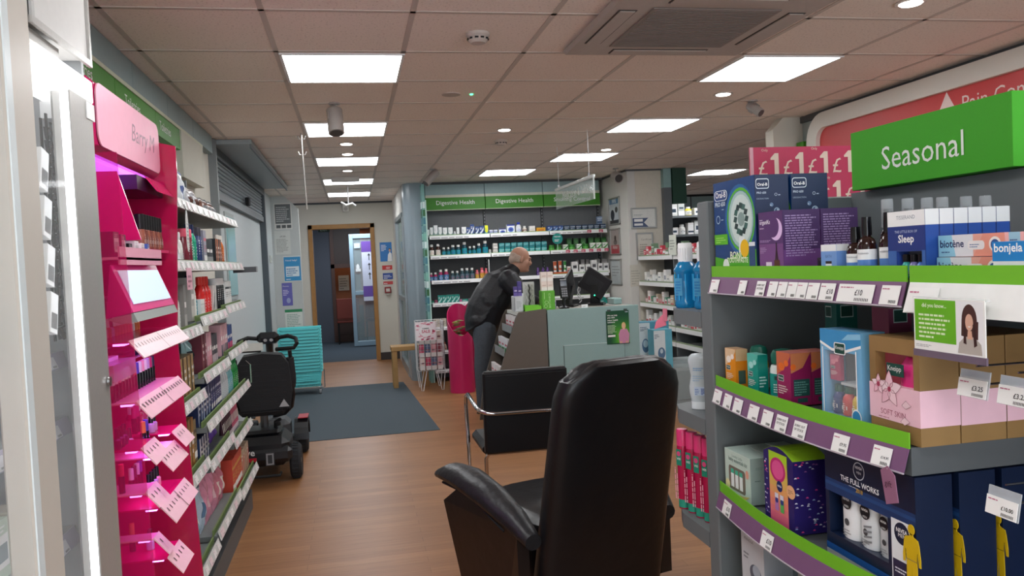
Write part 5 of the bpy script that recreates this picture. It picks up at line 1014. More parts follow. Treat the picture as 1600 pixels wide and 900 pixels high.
# header box
e = thing('header_sign', 'bright green Seasonal header box on top of the gondola', 'sign', (1.45, 1.74, 1.65)); GB = mat('3fa81c', rough=.6, noise=.05, nscale=200)
b = MB(); b.box((1.40, 1.462, 1.650), (1.60, 2.022, 1.812), GB, .001); b.build('box', e)
p0 = at(1378, 252, X=1.399); p1 = at(1506, 232, X=1.399); b = MB(); b.text('Seasonal', (1.3985, p0.y, 1.693), mat('f2f8ee'), w=p0.y-p1.y, rt=XN); b.build('lettering', e)
b = MB()
for y in (1.55, 1.95): b.box((1.445, y-.02, 1.56), (1.475, y+.02, 1.6495), GMD)
b.build('bracket', gon)
# price poster beyond
e = thing('price_poster', 'red poster of repeated one pound prices behind the Seasonal sign', 'poster', (1.6, 2.46, 1.6)); z0, z1, x0, x1 = 1.585, 1.838, 1.322, 1.90; Yp = 2.455
b = MB(); b.box((x0, Yp, z0), (x1, Yp+.006, z1), g('c2345a')); b.box((x0, Yp-.001, z0), (x0+.012, Yp, z1), g('dfa8b4')); cw_ = g('e8d0c0')
for r in range(2):
    for k in range(7):
        x = x0+.03+.092*k+(.045 if r else 0); z = z1-.095-.10*r+.0015*k
        if x+.08 > x1: continue
        b.text('£', (x, Yp-.0012, z), cw_, h=.05); b.poly([(x+.058, Yp-.0012, z), (x+.074, Yp-.0012, z), (x+.074, Yp-.0012, z+.074), (x+.060, Yp-.0012, z+.074), (x+.058, Yp-.0012, z+.062)], cw_); b.poly([(x+.044, Yp-.0012, z+.052), (x+.058, Yp-.0012, z+.052), (x+.0581, Yp-.0012, z+.062), (x+.060, Yp-.0012, z+.074), (x+.044, Yp-.0012, z+.058)], cw_)
        if k % 2 == 0: b.text('Only', (x+.012, Yp-.0012, z+.078), cw_, h=.011)
b.build('sheet', e); b = MB(); b.box((x0, Yp-.004, z0-.01), (x1, Yp+.01, z0), mat('d8d8d8')); b.box((1.50, Yp+.0065, 1.0), (1.52, Yp+.02, z1), GMD); b.box((1.50, Yp+.0065, 0), (1.90, Yp+.02, 1.0), GMD); b.build('holder', e)
b = MB(); b.box((1.46, 2.151, 0), (1.49, 2.44, 1.6), GM); b.build('back_panel', gon)
# end shelves beyond the side panel
for nm, z in (('upper', 1.322), ('middle', 1.008), ('lower', .675), ('base', .3)):
    b = MB(); b.prism([(.985, 2.151, z), (.985, 2.34, z), (1.01, 2.41, z), (1.05, 2.425, z), (1.459, 2.425, z), (1.459, 2.151, z)], (0, 0, -.045), GM); s = b.build('shelf', gon, label=nm+' end shelf')
    b = MB(); b.prism([(.985, 2.151, z-.046), (1.10, 2.151, z-.046), (1.44, 2.151, z-.13)], (0, .01, 0), GM); b.build('bracket', s)
# ---- mouthwash, shampoo, hairspray on the end shelves
def mouthwash():
    e = thing('mouthwash_bottle', '', ''); b = MB(); m = mat('1f9ad8', rough=.05, trans=.45, noise=.05); r = .036
    b.lathe([(r*.9, 0), (r, .006), (r, .018), (r*.94, .022), (r*.94, .108), (r*1.02, .115), (r*1.02, .122), (r*.8, .138), (r*.5, .15), (r*.5, .155)], m, n=10, sy=1.1)
    for i in range(10): a = 2*PI*(i+.5)/10; b.tube([(r*.98*math.cos(a), r*1.07*math.sin(a), .025), (r*.98*math.cos(a), r*1.07*math.sin(a), .108)], .0018, mat('3fb4ea', rough=.1))
    b.build('body', e); b = MB(); b.lathe([(r*.62, .146), (r*.62, .202), (r*.56, .206)], g('f6f8fa'), n=20)
    for i in range(20): a = 2*PI*i/20; b.box((r*.62*math.cos(a)-.0008, r*.62*math.sin(a)-.0008, .152), (r*.62*math.cos(a)+.0008, r*.62*math.sin(a)+.0008, .19), g('e4e8ea'))
    b.build('cap', e); b = MB(); b.poly([(-.014, -.0402, .04), (.014, -.0402, .04), (.014, -.0402, .095), (-.014, -.0402, .095)], mat('6fc8f0', alpha=.5)); b.lines((-.012, -.0406, .045), .024, .045, 5, g('1f6fa8')); b.build('label', e); return e
for k, (x, y) in enumerate(((1.042, 2.375), (1.066, 2.285), (1.085, 2.196))): place('mw', mouthwash, (x, y, 1.3225), -PI/3, 'blue mouthwash bottle with white cap, %s on the upper end shelf' % ['farthest from the grey panel', 'middle', 'nearest the grey panel'][k], 'bottle', 'mouthwash bottles on the end shelf')
e = thing('shampoo_bottle', 'translucent white shampoo bottle alone on the middle end shelf', 'bottle', (1.045, 2.30, 1.009)); T = LT((1.045, 2.30, 1.009), -.55)
pr = [(.028, 0), (.030, .004), (.031, .03), (.0355, .05), (.036, .07), (.032, .092), (.030, .105), (.034, .125), (.038, .15), (.036, .163), (.026, .172), (.0, .175)]
b = MB(T); b.lathe(pr, mat('dbe6ea', rough=.2, trans=.25, noise=.02), n=28, sy=.55); b.build('body', e)
b = MB(T); b.lathe([(.0305, .001), (.0312, .024)], g('e8eef0'), n=28, sy=.57); b.build('cap', e)
b = MB(T); y = -.0225; b.lines((-.02, y, .122), .04, .012, 2, g('6a9ac8')); b.lines((-.022, y, .09), .044, .02, 3, g('9ab8d0')); b.box((-.018, y-.0004, .045), (.018, y, .072), mat('c8d8ea')); b.lines((-.016, y-.0008, .048), .014, .02, 4, g('4a6ab0')); b.lines((.002, y-.0008, .048), .014, .02, 6, g('4a6ab0'), fill=.7); b.build('label', e)
def hairspray():
    e = thing('hairspray_can', '', ''); r = .0185; b = MB(); b.lathe([(r*.95, 0), (r, .006), (r, .195), (r*.93, .205)], g('b5194a', rough=.2), n=20); b.lines((r*.98*0-.008, -r*1.02, .03), .13, .016, 2, g('f0a8c0'), rt=(0, 0, 1), up=(-1, 0, 0)); b.build('body', e)
    b = MB(); b.lathe([(r*1.0, .203), (r*1.0, .25), (r*.9, .256), (0, .257)], g('e03c78', rough=.3), n=20); b.build('cap', e)
    b = MB(); b.lathe([(r*1.01, .004), (r*1.01, .03)], g('2a9a80'), n=20); b.build('base_band', e)
    b = MB(); b.poly([(-.011, -r*1.03, .14), (.011, -r*1.03, .14), (.011, -r*1.03, .192), (-.011, -r*1.03, .192)], g('1f8a70')); b.disc((0, -r*1.06, .178), .008, g('d84a80')); b.text('V05', (0, -r*1.07, .158), W_, w=.016, align='c', bold=True); b.build('label', e); return e
for k, (x, y) in enumerate(((1.012, 2.385), (1.022, 2.335), (1.026, 2.285), (1.03, 2.235), (1.034, 2.187))):
    place('hs', hairspray, (x, y, .676), -PI/2+.4, 'pink-capped hairspray can on lower end shelf, %s from the far end' % ORD[k+1], 'spray can', 'hairspray cans on the lower end shelf')
b = MB(); q = at(1030, 493, X=1.0); b.prism([(.97, 2.465, 1.275), (.985, 2.43, 1.305), (.985, 2.42, 1.265), (.965, 2.47, 1.25)], (.003, 0, 0), mat('e07a90', rough=.3)); b.box((.981, 2.40, 1.28), (.984, 2.43, 1.32), mat('e07a90', rough=.3)); tag(b.build('shelf_flag'), 'pink plastic flag sticking out from the upper end shelf', 'shelf flag')
# ---- cartons with art. helper: a box of given corners with drawing on its -X face and -Y face
def gbox(name, x0, x1, y0, y1, z0, z1, col, lb, cat, fx=None, fy=None, top=None, group=None, parent=None, c=.0008):
    b = MB(); b.box((x0, y0, z0), (x1, y1, z1), g(col) if isinstance(col, str) else col, c)
    if top: b.box((x0+.001, y0+.001, z1), (x1-.001, y1-.001, z1+.0004), g(top))
    if fx: fx(Face(b, Vector((x0-.0004, y1, z0)), Vector((0, -1, 0)), y1-y0, z1-z0))
    if fy: fy(Face(b, Vector((x0, y0-.0004, z0)), Vector((1, 0, 0)), x1-x0, z1-z0))
    o = b.build(name, parent); return tag(o, lb, cat, group) if parent is None else o
class Face:
    """drawing surface in 0..1 coordinates on one face of a pack"""
    def __init__(s, b, o, rt, w, h): s.b, s.o, s.rt, s.w, s.h = b, o, rt, w, h; s.n = rt.cross(Vector((0, 0, 1))); s.k = 0
    def P(s, u, v): return s.o+s.rt*(u*s.w)+Vector((0, 0, v*s.h))+s.n*(s.k*.00006)
    def q(s, u0, v0, u1, v1, c): s.k += 1; s.b.poly([s.P(u0, v0), s.P(u1, v0), s.P(u1, v1), s.P(u0, v1)], c if not isinstance(c, str) else g(c))
    def p(s, pts, c): s.k += 1; s.b.poly([s.P(*q) for q in pts], g(c) if isinstance(c, str) else c)
    def d(s, u, v, r, c, ry=None, r0=0): s.k += 1; s.b.disc(s.P(u, v), r*s.w, g(c) if isinstance(c, str) else c, rt=s.rt, ry=(ry or r)*s.w, r0=r0*s.w)
    def t(s, txt, u, v, w, c, align='c', bold=False, h=None, up=(0, 0, 1), rt=None): s.k += 1; s.b.text(txt, s.P(u, v), g(c) if isinstance(c, str) else c, w=w*s.w, h=None if h is None else h*s.h, rt=rt or s.rt, up=up, align=align, bold=bold)
    def l(s, u, v, w, h, n, c, seed=1): s.k += 1; s.b.lines(s.P(u, v), w*s.w, h*s.h, n, g(c), rt=s.rt, seed=seed)
    def rr(s, u0, v0, u1, v1, r, c):
        s.k += 1; pts = []; a = r; bb = r*s.w/s.h
        for cx, cy, a0 in ((u1-a, v0+bb, -PI/2), (u1-a, v1-bb, 0), (u0+a, v1-bb, PI/2), (u0+a, v0+bb, PI)):
            for i in range(5): t = a0+PI/2*i/4; pts.append(s.P(cx+a*math.cos(t), cy+bb*math.sin(t)))
        s.b.poly(pts, g(c) if isinstance(c, str) else c)
def oral_big(f):
    f.q(0, 0, 1, 1, '123f7a'); f.d(.64, .58, .355, '1c62a4', .40); f.d(.64, .58, .44, '2f8ac0', .50) if False else None
    f.d(.66, .58, .33, '58b820', .36, .30); f.d(.66, .58, .29, 'a8c8c4', .32); f.d(.67, .58, .25, 'cfe0dc', .28)
    for i in range(12):
        a = i*PI/6; u, v = .67+.13*math.cos(a), .58+.14*math.sin(a); f.p([(u-.05, v-.02), (u+.02, v-.035), (u+.05, v+.02), (u-.02, v+.035)], ['2a4a48', '1f3a3c', '3f6a62'][i % 3])
    f.d(.68, .58, .08, '8fa8a4'); f.p([(.60, .22), (.72, .22), (.75, .40), (.62, .40)], 'e4ecec'); f.p([(.55, .12), (.72, .10), (.72, .24), (.60, .24)], '3a2a2a')
    f.q(0, .33, .34, .44, '5ab81e'); f.l(.04, .35, .26, .07, 3, 'a8e070'); f.p([(0, 0), (1, 0), (1, .27), (.6, .24), (.3, .17), (0, .2)], '4aa81c'); f.d(.28, .10, .08, 'dfe8e0', .085)
    f.t('BONUS', .58, .175, .38, 'eaf4d8', bold=True); f.t('TOOTHPASTE', .56, .135, .50, 'eaf4d8', bold=True); f.d(.74, .28, .10, 'f0c010'); f.q(.84, .02, .98, .30, '2a4a7a'); f.q(.84, .30, .98, .34, 'e8eef4')
    f.rr(.03, .80, .37, .91, .06, 'e8f0f8'); f.rr(.045, .807, .355, .903, .05, '1a3f80'); f.t('Oral-B', .20, .832, .26, 'ffffff', bold=True); f.t('PRO 650', .18, .74, .26, 'd8e8f4', bold=True); f.l(.22, .70, .12, .02, 1, 'a8c8e0'); f.d(.12, .60, .05, 'b8d0e4', .05, .04); f.l(.2, .59, .12, .02, 1, 'b8d0e4')
def oral_side(f):
    f.q(0, 0, 1, 1, '16284e'); f.q(.0, .12, .5, .30, '13325e') if False else None
    f.rr(.03, .86, .42, .96, .06, 'e8f0f8'); f.rr(.045, .867, .405, .953, .05, '16284e'); f.t('Oral-B', .225, .888, .3, 'ffffff', bold=True); f.t('PRO 650', .19, .81, .28, 'c8d4e8', bold=True); f.t('CROSSACTION', .22, .755, .36, 'a8b8d0')
    f.d(.62, .80, .04, 'c8d4e8', .04, .03); f.l(.69, .79, .14, .02, 1, 'c8d4e8')
    for u, v in ((.48, .70), (.43, .60), (.50, .51)): f.d(u, v, .055, '6a84a8'); f.l(u-.04, v-.01, .08, .02, 1, 'e0e8f0')
    f.d(.63, .64, .085, '9ab0c8'); f.d(.63, .64, .06, '4a6488'); f.p([(.62, .18), (.70, .18), (.70, .64), (.64, .66)], 'c8d8e4'); f.q(0, 0, 1, .05, '4aa81c')
BX = 'electric toothbrush boxes on the top gondola shelf'; ZT_ = 1.4308
gbox('toothbrush_box', .998, 1.090, 1.835, 2.065, ZT_, ZT_+.254, '16284e', 'navy toothbrush box with huge brush head picture facing the aisle, front one', 'box', oral_big, oral_side, group=BX)
gbox('toothbrush_box', 1.098, 1.200, 1.835, 2.065, ZT_, ZT_+.254, '1d5a96', 'navy toothbrush box behind its twin, beside the red price poster', 'box', oral_big, oral_side, group=BX)
def org_x(f):
    f.q(0, 0, 1, 1, '7a4a88'); f.q(0, .5, 1, 1, '5a3570'); f.d(.72, .72, .26, 'e8c8f4', .24); f.d(.60, .76, .25, '5a3570', .23); f.t('organiKs', .27, .79, .44, 'f0e8f4', bold=True); f.l(.05, .87, .3, .03, 1, 'd8c8e0'); f.l(.05, .74, .4, .03, 1, 'd8c8e0')
    f.l(.04, .53, .6, .04, 2, 'b898c8'); f.l(.04, .36, .3, .1, 4, 'b898c8'); f.q(.28, .0, .52, .22, 'ead8ee'); f.q(.62, 0, .85, .25, '5a3420'); f.p([(.66, .25), (.80, .25), (.75, .42), (.71, .42)], '3a2030'); f.q(.71, .42, .75, .52, '2a1828'); f.d(.11, .12, .06, 'ead8ee')
def org_y(f): f.q(0, 0, 1, 1, '452a5e'); f.q(0, 0, 1, .4, '6a4080'); f.l(.06, .30, .88, .64, 17, 'a08ab8'); f.l(.1, .08, .5, .05, 1, 'a08ab8')
gbox('gift_box', 1.0, 1.097, 1.713, 1.825, ZT_, ZT_+.157, '5a3570', 'purple crescent-moon box, front one of two before the toothbrush boxes', 'box', org_x, org_y, '2a1c40', 'purple moon boxes on the top gondola shelf')
gbox('gift_box', 1.100, 1.198, 1.713, 1.825, ZT_, ZT_+.157, '6a4080', 'purple small-print box, rear one of the two moon boxes', 'box', org_x, org_y, '2a1c40', 'purple moon boxes on the top gondola shelf')
def bjar():
    e = thing('cream_jar', '', ''); b = MB(); b.lathe([(.0105, 0), (.0115, .003), (.0115, .016), (.009, .020)], mat('4a2c18', rough=.1), n=20); b.build('body', e); b = MB(); b.lathe([(.0118, .0015), (.0118, .010)], g('d8dcd0'), n=20); b.build('label', e)
    b = MB(); b.lathe([(.011, .020), (.0112, .040), (.0105, .042), (0, .042)], mat('17161a', rough=.2), n=20); b.build('cap', e); return e
for k in range(5): place('bjar', bjar, (1.035+.0285*k, 1.61-.01*(k % 2), ZT_), 0, 'small brown jar with tall black cap on top gondola shelf, %s from left' % ORD[k+1], 'jar', 'small black-capped jars before the purple boxes')
def sl_x(f): f.q(0, .78, 1, 1, 'f6f8fa'); f.t('TISSERAND', .5, .88, .5, '8a94a4'); f.q(0, .42, 1, .78, '233a80'); f.t('Sleep', .5, .50, .42, 'ffffff', bold=True); f.t('THE LITTLE BOX OF', .5, .68, .6, 'c8d4f0'); f.q(0, 0, 1, .42, '3f6ab0'); f.q(.22, 0, .9, .4, '5a5a60')
def sl_y(f): f.q(0, .78, 1, 1, 'd8dcde'); f.q(0, 0, 1, .78, '234a98'); f.q(.96, 0, 1, .78, '1a3470')
GS = 'blue and white sleep boxes on the top shelf'
sb = thing('sleep_box', 'blue and white sleep box, front one with window of three vials', 'box', (1.014, 1.29, ZT_), 0, GS)
b = MB(); m = g('2f4a98'); b.box((1.0, 1.239, ZT_+.051), (1.028, 1.339, ZT_+.125), m); b.box((1.0, 1.239, ZT_), (1.028, 1.249, ZT_+.051), m); b.box((1.0, 1.315, ZT_), (1.028, 1.339, ZT_+.051), m); b.box((1.026, 1.249, ZT_), (1.028, 1.315, ZT_+.051), g('6a6a70')); b.box((1.0, 1.249, ZT_), (1.026, 1.315, ZT_+.001), m)
f = Face(b, Vector((.9996, 1.339, ZT_)), Vector((0, -1, 0)), .1, .125); f.q(0, .78, 1, 1, 'f6f8fa'); f.t('TISSERAND', .5, .88, .5, '8a94a4'); f.q(0, .42, 1, .78, '233a80'); f.t('Sleep', .5, .50, .42, 'ffffff', bold=True); f.t('THE LITTLE BOX OF', .5, .68, .6, 'c8d4f0'); f.q(0, 0, .23, .42, '3f6ab0'); f.q(.91, 0, 1, .42, '3f6ab0')
f = Face(b, Vector((1.0, 1.2386, ZT_)), Vector((1, 0, 0)), .028, .125); sl_y(f); b.box((1.0, 1.239, ZT_+.125), (1.028, 1.339, ZT_+.1254), g('eef0f2')); b.build('carton', sb)
for k in range(1, 6):
    o = gbox('sleep_box', 1.0+.0295*k, 1.028+.0295*k, 1.239, 1.339, ZT_, ZT_+.125, '2f4a98', 'blue and white sleep box, %s' % ('front one with window of three vials' if k == 0 else ORD[k+1]+' in the row going back from the shelf edge'), 'box', sl_x, sl_y, 'eef0f2', GS)
for k, c in enumerate(('3fa8a0', '7a78b0', '4a78c8')):
    place(('vial', c), bottle('oil_vial', .0085, .044, c, '17161a', c, 'f4f4f6', .5, .3), (1.0105, 1.303-.02*k, ZT_+.0015), -PI/2, 'tiny %s vial showing in the sleep box window' % ['teal', 'mauve', 'blue'][k], 'vial')
def dropper(h=.118, r=.0195):
    def f():
        e = thing('oil_bottle', '', ''); b = MB(); b.lathe([(r*.95, 0), (r, .003), (r, h*.52), (r*.85, h*.62), (r*.45, h*.68), (r*.45, h*.72)], mat('2a1410', rough=.06, noise=.02), n=24); b.build('body', e)
        b = MB(); b.lathe([(r*1.01, .004), (r*1.01, h*.30)], g('5a8ad0'), n=24); b.lathe([(r*1.01, h*.30), (r*1.01, h*.47)], g('f4f6f8'), n=24); b.text('TISSERAND', (0, -r*1.04, h*.39), g('4a5464'), w=r*1.2, align='c'); b.lathe([(r*1.015, .004), (r*1.015, h*.1)], g('86b0e4'), n=24); b.build('label', e)
        b = MB(); b.lathe([(r*.55, h*.70), (r*.55, h*.82), (r*.5, h), (0, h)], mat('121214', rough=.15), n=20); b.build('cap', e); return e
    return f
for k, (x, y, kk, h) in enumerate(((1.022, 1.47, 'a', .104), (1.018, 1.428, 'b', .122), (1.03, 1.376, 'c', .128))): place('drop'+kk, dropper(h, .0185), (x, y, ZT_), -PI/3, 'brown oil bottle with black cap, %s beside the sleep boxes' % ['shortest and farthest', 'middle', 'nearest'][k], 'bottle', 'brown oil bottles on the top shelf')
def bx_x(f): f.q(0, .8, 1, 1, 'f4f6f8'); f.q(0, .0, 1, .8, '7aa4e0'); f.t('BATH', .5, .6, .4, '4a6aa8'); f.q(.3, .05, .7, .5, '2a1c18'); f.q(.3, .25, .7, .42, 'e8eef4')
gbox('oil_box', 1.0, 1.03, 1.505, 1.56, ZT_, ZT_+.07, '8fb4e8', 'pale blue and white carton left of the brown oil bottles', 'box', bx_x, lambda f: (f.q(0, .8, 1, 1, 'e4e6e8'), f.q(0, 0, 1, .8, '6a94d4')), 'e8eaec')
def pumpb():
    e = thing('spray_bottle', '', ''); r = .014; b = MB(); b.lathe([(r, 0), (r, .085), (r*.5, .1)], mat('1f1210', rough=.08), n=20); b.build('body', e); b = MB(); b.lathe([(r*.55, .1), (r*.55, .135)], mat('1a1a1c', rough=.3), n=14); b.build('pump', e)
    b = MB(); b.lathe([(r*.85, .098), (r*.8, .152), (r*.75, .155), (0, .155)], mat('c8d0d4', alpha=.35, rough=.05), n=20); b.build('clear_cap', e); b = MB(); b.lathe([(r*1.02, .01), (r*1.02, .07)], g('5a8ad0'), n=20); b.build('label', e); return e
for k, px in enumerate((1390, 1422, 1452, 1476, 1513, 1543)):
    place('pump', pumpb, (XatY(px, 1.42), 1.42, ZT_+.001), -PI/4, 'clear-capped spray bottle standing behind the sleep boxes, %s from left' % ORD[k+1], 'bottle', 'clear-capped sprays behind the sleep boxes')
def bio_x(f):
    f.q(0, 0, 1, 1, 'f0b0a0'); f.p([(0, 0), (.35, 0), (.28, 1), (0, 1)], '9ad4ec'); f.p([(.28, 0), (.55, 0), (.55, 1), (.22, 1)], 'e8e8ee'); f.p([(.55, 0), (1, 0), (1, 1), (.7, 1)], 'ee9c88'); f.t('biotène', .22, .42, .38, '1a2a60', bold=True); f.l(.05, .18, .3, .12, 1, '4a6a9a'); f.rr(.47, .3, .72, .7, .04, 'f4eef0'); f.l(.5, .4, .18, .2, 2, '6a84b0'); f.d(.87, .52, .085, 'f8f0ee'); f.d(.87, .5, .06, '2f5a9a')
def bio_y(f): f.q(0, 0, 1, 1, 'd89a96'); f.q(.2, 0, .8, 1, '8aa8b8'); f.t('biotène', .7, .1, None, '1a2a60', h=.35, rt=Vector((0, 0, 1)), up=(-1, 0, 0), align='l') if False else f.l(.25, .15, .5, .6, 5, '2a3a68')
for k, (dy, dx) in enumerate(((0, 0), (.0, .004), (.0, .0))):
    if k == 2: continue
    gbox('toothpaste_carton', 1.02+dx, 1.056+dx, 1.09+dy, 1.236+dy, ZT_+.0385*k+.0005, ZT_+.038+.0385*k, 'eeb0a4', 'long pink and blue dry-mouth toothpaste carton, %s' % ['lower of two, mostly behind the shelf edge', 'upper of two beside the sleep boxes'][k], 'carton', bio_x, bio_y, group='dry-mouth toothpaste cartons')
gbox('gel_carton', .999, 1.02, 1.00, 1.088, ZT_+.0005, ZT_+.062, 'f0f2f4', 'blue-topped white gel carton cut by the right picture edge', 'carton', lambda f: (f.q(0, .5, 1, 1, '1f86d0'), f.t('bonjela', .35, .66, .62, 'ffffff', bold=True), f.l(.05, .1, .6, .3, 3, '9aa4ac')))
# did-you-know card
e = thing('shelf_card', 'did you know card with photo of dark-haired woman hanging off shelf edge', 'card', (.955, 1.15, 1.3)); yk0, yk1 = 1.225, 1.065; xx = .962
T = Matrix.Translation((xx, 0, 0)); b = MB(); b.box((xx-.001, yk1, 1.312), (xx+.001, yk0, 1.402), g('f4f4f2')); b.box((xx-.002, yk1-.002, 1.30), (xx+.0015, yk0+.002, 1.312), mat('7a6a80', alpha=.7)); b.box((xx, yk1-.002, 1.40), (xx+.0075, yk0+.002, 1.403), clear(a=.5)); b.build('card_holder', e)
b = MB(); f = Face(b, Vector((xx-.0013, yk0, 1.312)), Vector((0, -1, 0)), yk0-yk1, .09); f.q(.02, .17, .62, .97, '6ab822'); f.t('did you know...', .31, .80, .36, 'eaf6d8', bold=True); f.l(.08, .24, .48, .5, 6, 'e4f4cc'); f.l(.03, .06, .3, .06, 2, 'b0b0b0'); b.build('printed_text', e)
b = MB(); f = Face(b, Vector((xx-.0013, yk0, 1.312)), Vector((0, -1, 0)), yk0-yk1, .09); f.q(.62, .03, .98, .97, 'f0f0f2'); f.d(.80, .64, .10, '4a2e28', .16); f.p([(.69, .35), (.91, .30), (.92, .62), (.70, .66)], '4a2e28'); f.p([(.64, .03), (.96, .03), (.95, .22), (.87, .34), (.74, .34), (.66, .22)], 'b8b0a8'); f.p([(.77, .30), (.84, .30), (.83, .45), (.78, .45)], 'd8a890'); f.d(.80, .60, .052, 'dcae98', .085); f.p([(.78, .53), (.825, .53), (.80, .51)], 'ffffff')
f.p([(.72, .22), (.76, .2), (.75, .56), (.735, .62)], '3a241f'); f.p([(.86, .16), (.90, .2), (.87, .6), (.845, .56)], '3a241f'); b.build('portrait', e)
# ---- middle shelf
ZM = 1.1235
def kn(f, base, flower, lab='1a4a40'):
    f.q(0, 0, 1, 1, base); f.p([(0, .55), (.3, .62), (.7, .75), (1, .95), (1, 1), (0, 1)], flower[0]); f.d(.35, .72, .22, flower[1], .16); f.d(.7, .80, .16, flower[1], .12); f.rr(.08, .44, .5, .56, .04, 'e8ece8'); f.rr(.1, .447, .48, .553, .03, lab); f.t('Kneipp', .29, .475, .3, 'ffffff'); f.l(.1, .2, .7, .18, 4, 'f0e0d8')
gbox('bath_oil_carton', 1.005, 1.04, 1.985, 2.045, ZM, ZM+.105, 'e8921a', 'orange bath oil carton, farthest left on the middle gondola shelf', 'carton', lambda f: kn(f, 'e8921a', ('e8c8a0', 'f8ece0')), lambda f: (f.q(0, 0, 1, 1, 'e08a18'), f.q(0, .7, 1, 1, 'd8b890'), f.q(.2, .1, .8, .45, '3a5a50')), 'd8b088')
def bathb(c, lab, r, h):
    def f():
        e = thing('bath_bottle', '', ''); b = MB(); b.lathe([(r*.93, 0), (r, .004), (r, h*.58), (r*.9, h*.66), (r*.6, h*.70)], g(c, rough=.2), n=24, sy=.8); b.build('body', e); b = MB(); b.lathe([(r*1.015, h*.05), (r*1.015, h*.5)], g(lab[0]), n=24, sy=.82)
        y = -r*.84; b.box((-r*.3, y-.001, h*.38), (r*.3, y, h*.46), g('1a4a40')); b.lines((-r*.4, y, h*.12), r*.8, h*.2, 4, g(lab[1])); b.build('label', e)
        b = MB(); b.lathe([(r*.88, h*.70), (r*.92, h*.88), (r*.75, h*.97), (r*.3, h), (0, h)], g('14614f', rough=.3), n=24, sy=.8); b.build('cap', e); return e
    return f
place('bb1', bathb('e8b030', ('f6f0e4', '8a8a80'), .026, .118), (1.055, 1.95, ZM), -1.0, 'yellow bath bottle with dark green cap behind the orange carton', 'bottle')
gbox('bath_salt_carton', 1.003, 1.03, 1.86, 1.915, ZM, ZM+.104, '129a8a', 'narrow teal eucalyptus carton between the two green-capped bottles', 'carton', lambda f: kn(f, '109484', ('5ac0b0', 'a8e0d8')), lambda f: (f.q(0, 0, 1, 1, '0f8476'), f.l(.1, .2, .8, .3, 4, 'c8e8e4')), '7ac8bc')
place('bb2', bathb('e4ece8', ('14968a', 'd8f0ec'), .036, .122), (1.05, 1.815, ZM), -1.0, 'large teal cold-bath bottle with dark green cap on the middle shelf', 'bottle')
def mg_x(f): kn(f, '98205a', ('c86a48', 'e8702a'))
def mg_y(f): f.q(0, 0, 1, 1, '8a1c52'); f.p([(0, .62), (.6, .72), (1, 1), (0, 1)], 'c87a50'); f.d(.12, .74, .14, 'e8702a'); f.q(.12, .18, .92, .5, '24504a'); f.l(.15, .2, .74, .28, 6, '6a9a90'); f.q(.3, .06, .8, .14, '24504a')
GMg = 'magenta bath cartons on the middle shelf'
gbox('bath_salt_carton', 1.0, 1.052, 1.70, 1.762, ZM, ZM+.125, '8a1c52', 'magenta poppy carton in front, next to the large teal bottle', 'carton', mg_x, mg_y, 'c87a70', GMg)
gbox('bath_salt_carton', 1.054, 1.106, 1.70, 1.762, ZM, ZM+.125, '8a1c52', 'magenta poppy carton behind its twin, next to the blue gift box', 'carton', mg_x, mg_y, 'c87a70', GMg)
gbox('bath_salt_carton', 1.19, 1.25, 1.80, 1.85, ZM, ZM+.24, '12625a', 'tall dark teal carton at the back of the middle shelf', 'carton', lambda f: (f.q(.1, .8, .6, .92, 'd8e8e4'), f.q(.12, .81, .58, .91, '1a4a40')), lambda f: (f.q(.2, .8, .8, .93, 'c8dcd8'), f.q(.23, .81, .77, .92, '1a4a40')))
gbox('bath_salt_carton', 1.19, 1.25, 1.60, 1.66, ZM, ZM+.24, '8a3a5a', 'tall dusky pink carton at the back behind the blue gift box', 'carton', None, lambda f: (f.q(.2, .8, .8, .93, 'c8dcd8'), f.q(.23, .81, .77, .92, '1a4a40'), f.q(0, .94, 1, 1, 'c88a9a')))
def mini(c, cap='14614f', r=.0145, h=.062): return bottle('sample_bottle', r, h, c, cap, c, 'f4f0e8', .5, .22, .9)
# blue gift box with window
e = thing('gift_box', 'pale blue gift box with clear window of small bath bottles, middle shelf', 'gift box', (1.03, 1.5, ZM)); X0, X1, Y0, Y1_, H_ = 1.0, 1.055, 1.432, 1.575, .195; LBl = g('7ab8e0')
b = MB(); b.box((X0, Y0, ZM), (X1, Y1_, ZM+.012), LBl); b.box((X0, Y0, ZM+.15), (X1, Y1_, ZM+H_), LBl); b.box((X0, Y0, ZM+.012), (X1, Y0+.018, ZM+.15), LBl); b.box((X0, Y1_-.012, ZM+.012), (X1, Y1_, ZM+.15), LBl); b.box((X1-.002, Y0+.018, ZM+.012), (X1, Y1_-.012, ZM+.15), g('8a9298'))
f = Face(b, Vector((X0-.0004, Y1_, ZM)), Vector((0, -1, 0)), Y1_-Y0, H_); f.p([(0, .86), (.3, .79), (.6, .78), (1, .86), (1, 1), (0, 1)], '3f94cc'); f.p([(0, .84), (.3, .77), (.6, .76), (1, .84), (1, .87), (.6, .79), (.3, .80), (0, .87)], 'ffffff'); f.p([(.55, .9), (1, .93), (1, .99), (.7, .97)], '8fc8e8'); f.q(.05, .05, .075, .80, 'ffffff'); f.q(.87, .05, .895, .80, 'ffffff'); f.q(.05, .04, .895, .065, 'ffffff'); f.rr(.36, .74, .64, .87, .03, 'ffffff'); f.rr(.38, .75, .62, .86, .02, '1a4a40'); f.t('Kneipp', .5, .785, .2, 'ffffff'); f.d(.86, .10, .115, 'ffffff'); f.d(.86, .10, .095, '3f94cc'); b.build('carton', e)
b = MB(); b.box((X0+.001, Y0+.018, ZM+.012), (X0+.0015, Y1_-.012, ZM+.15), clear(a=.1)); b.build('window', e)
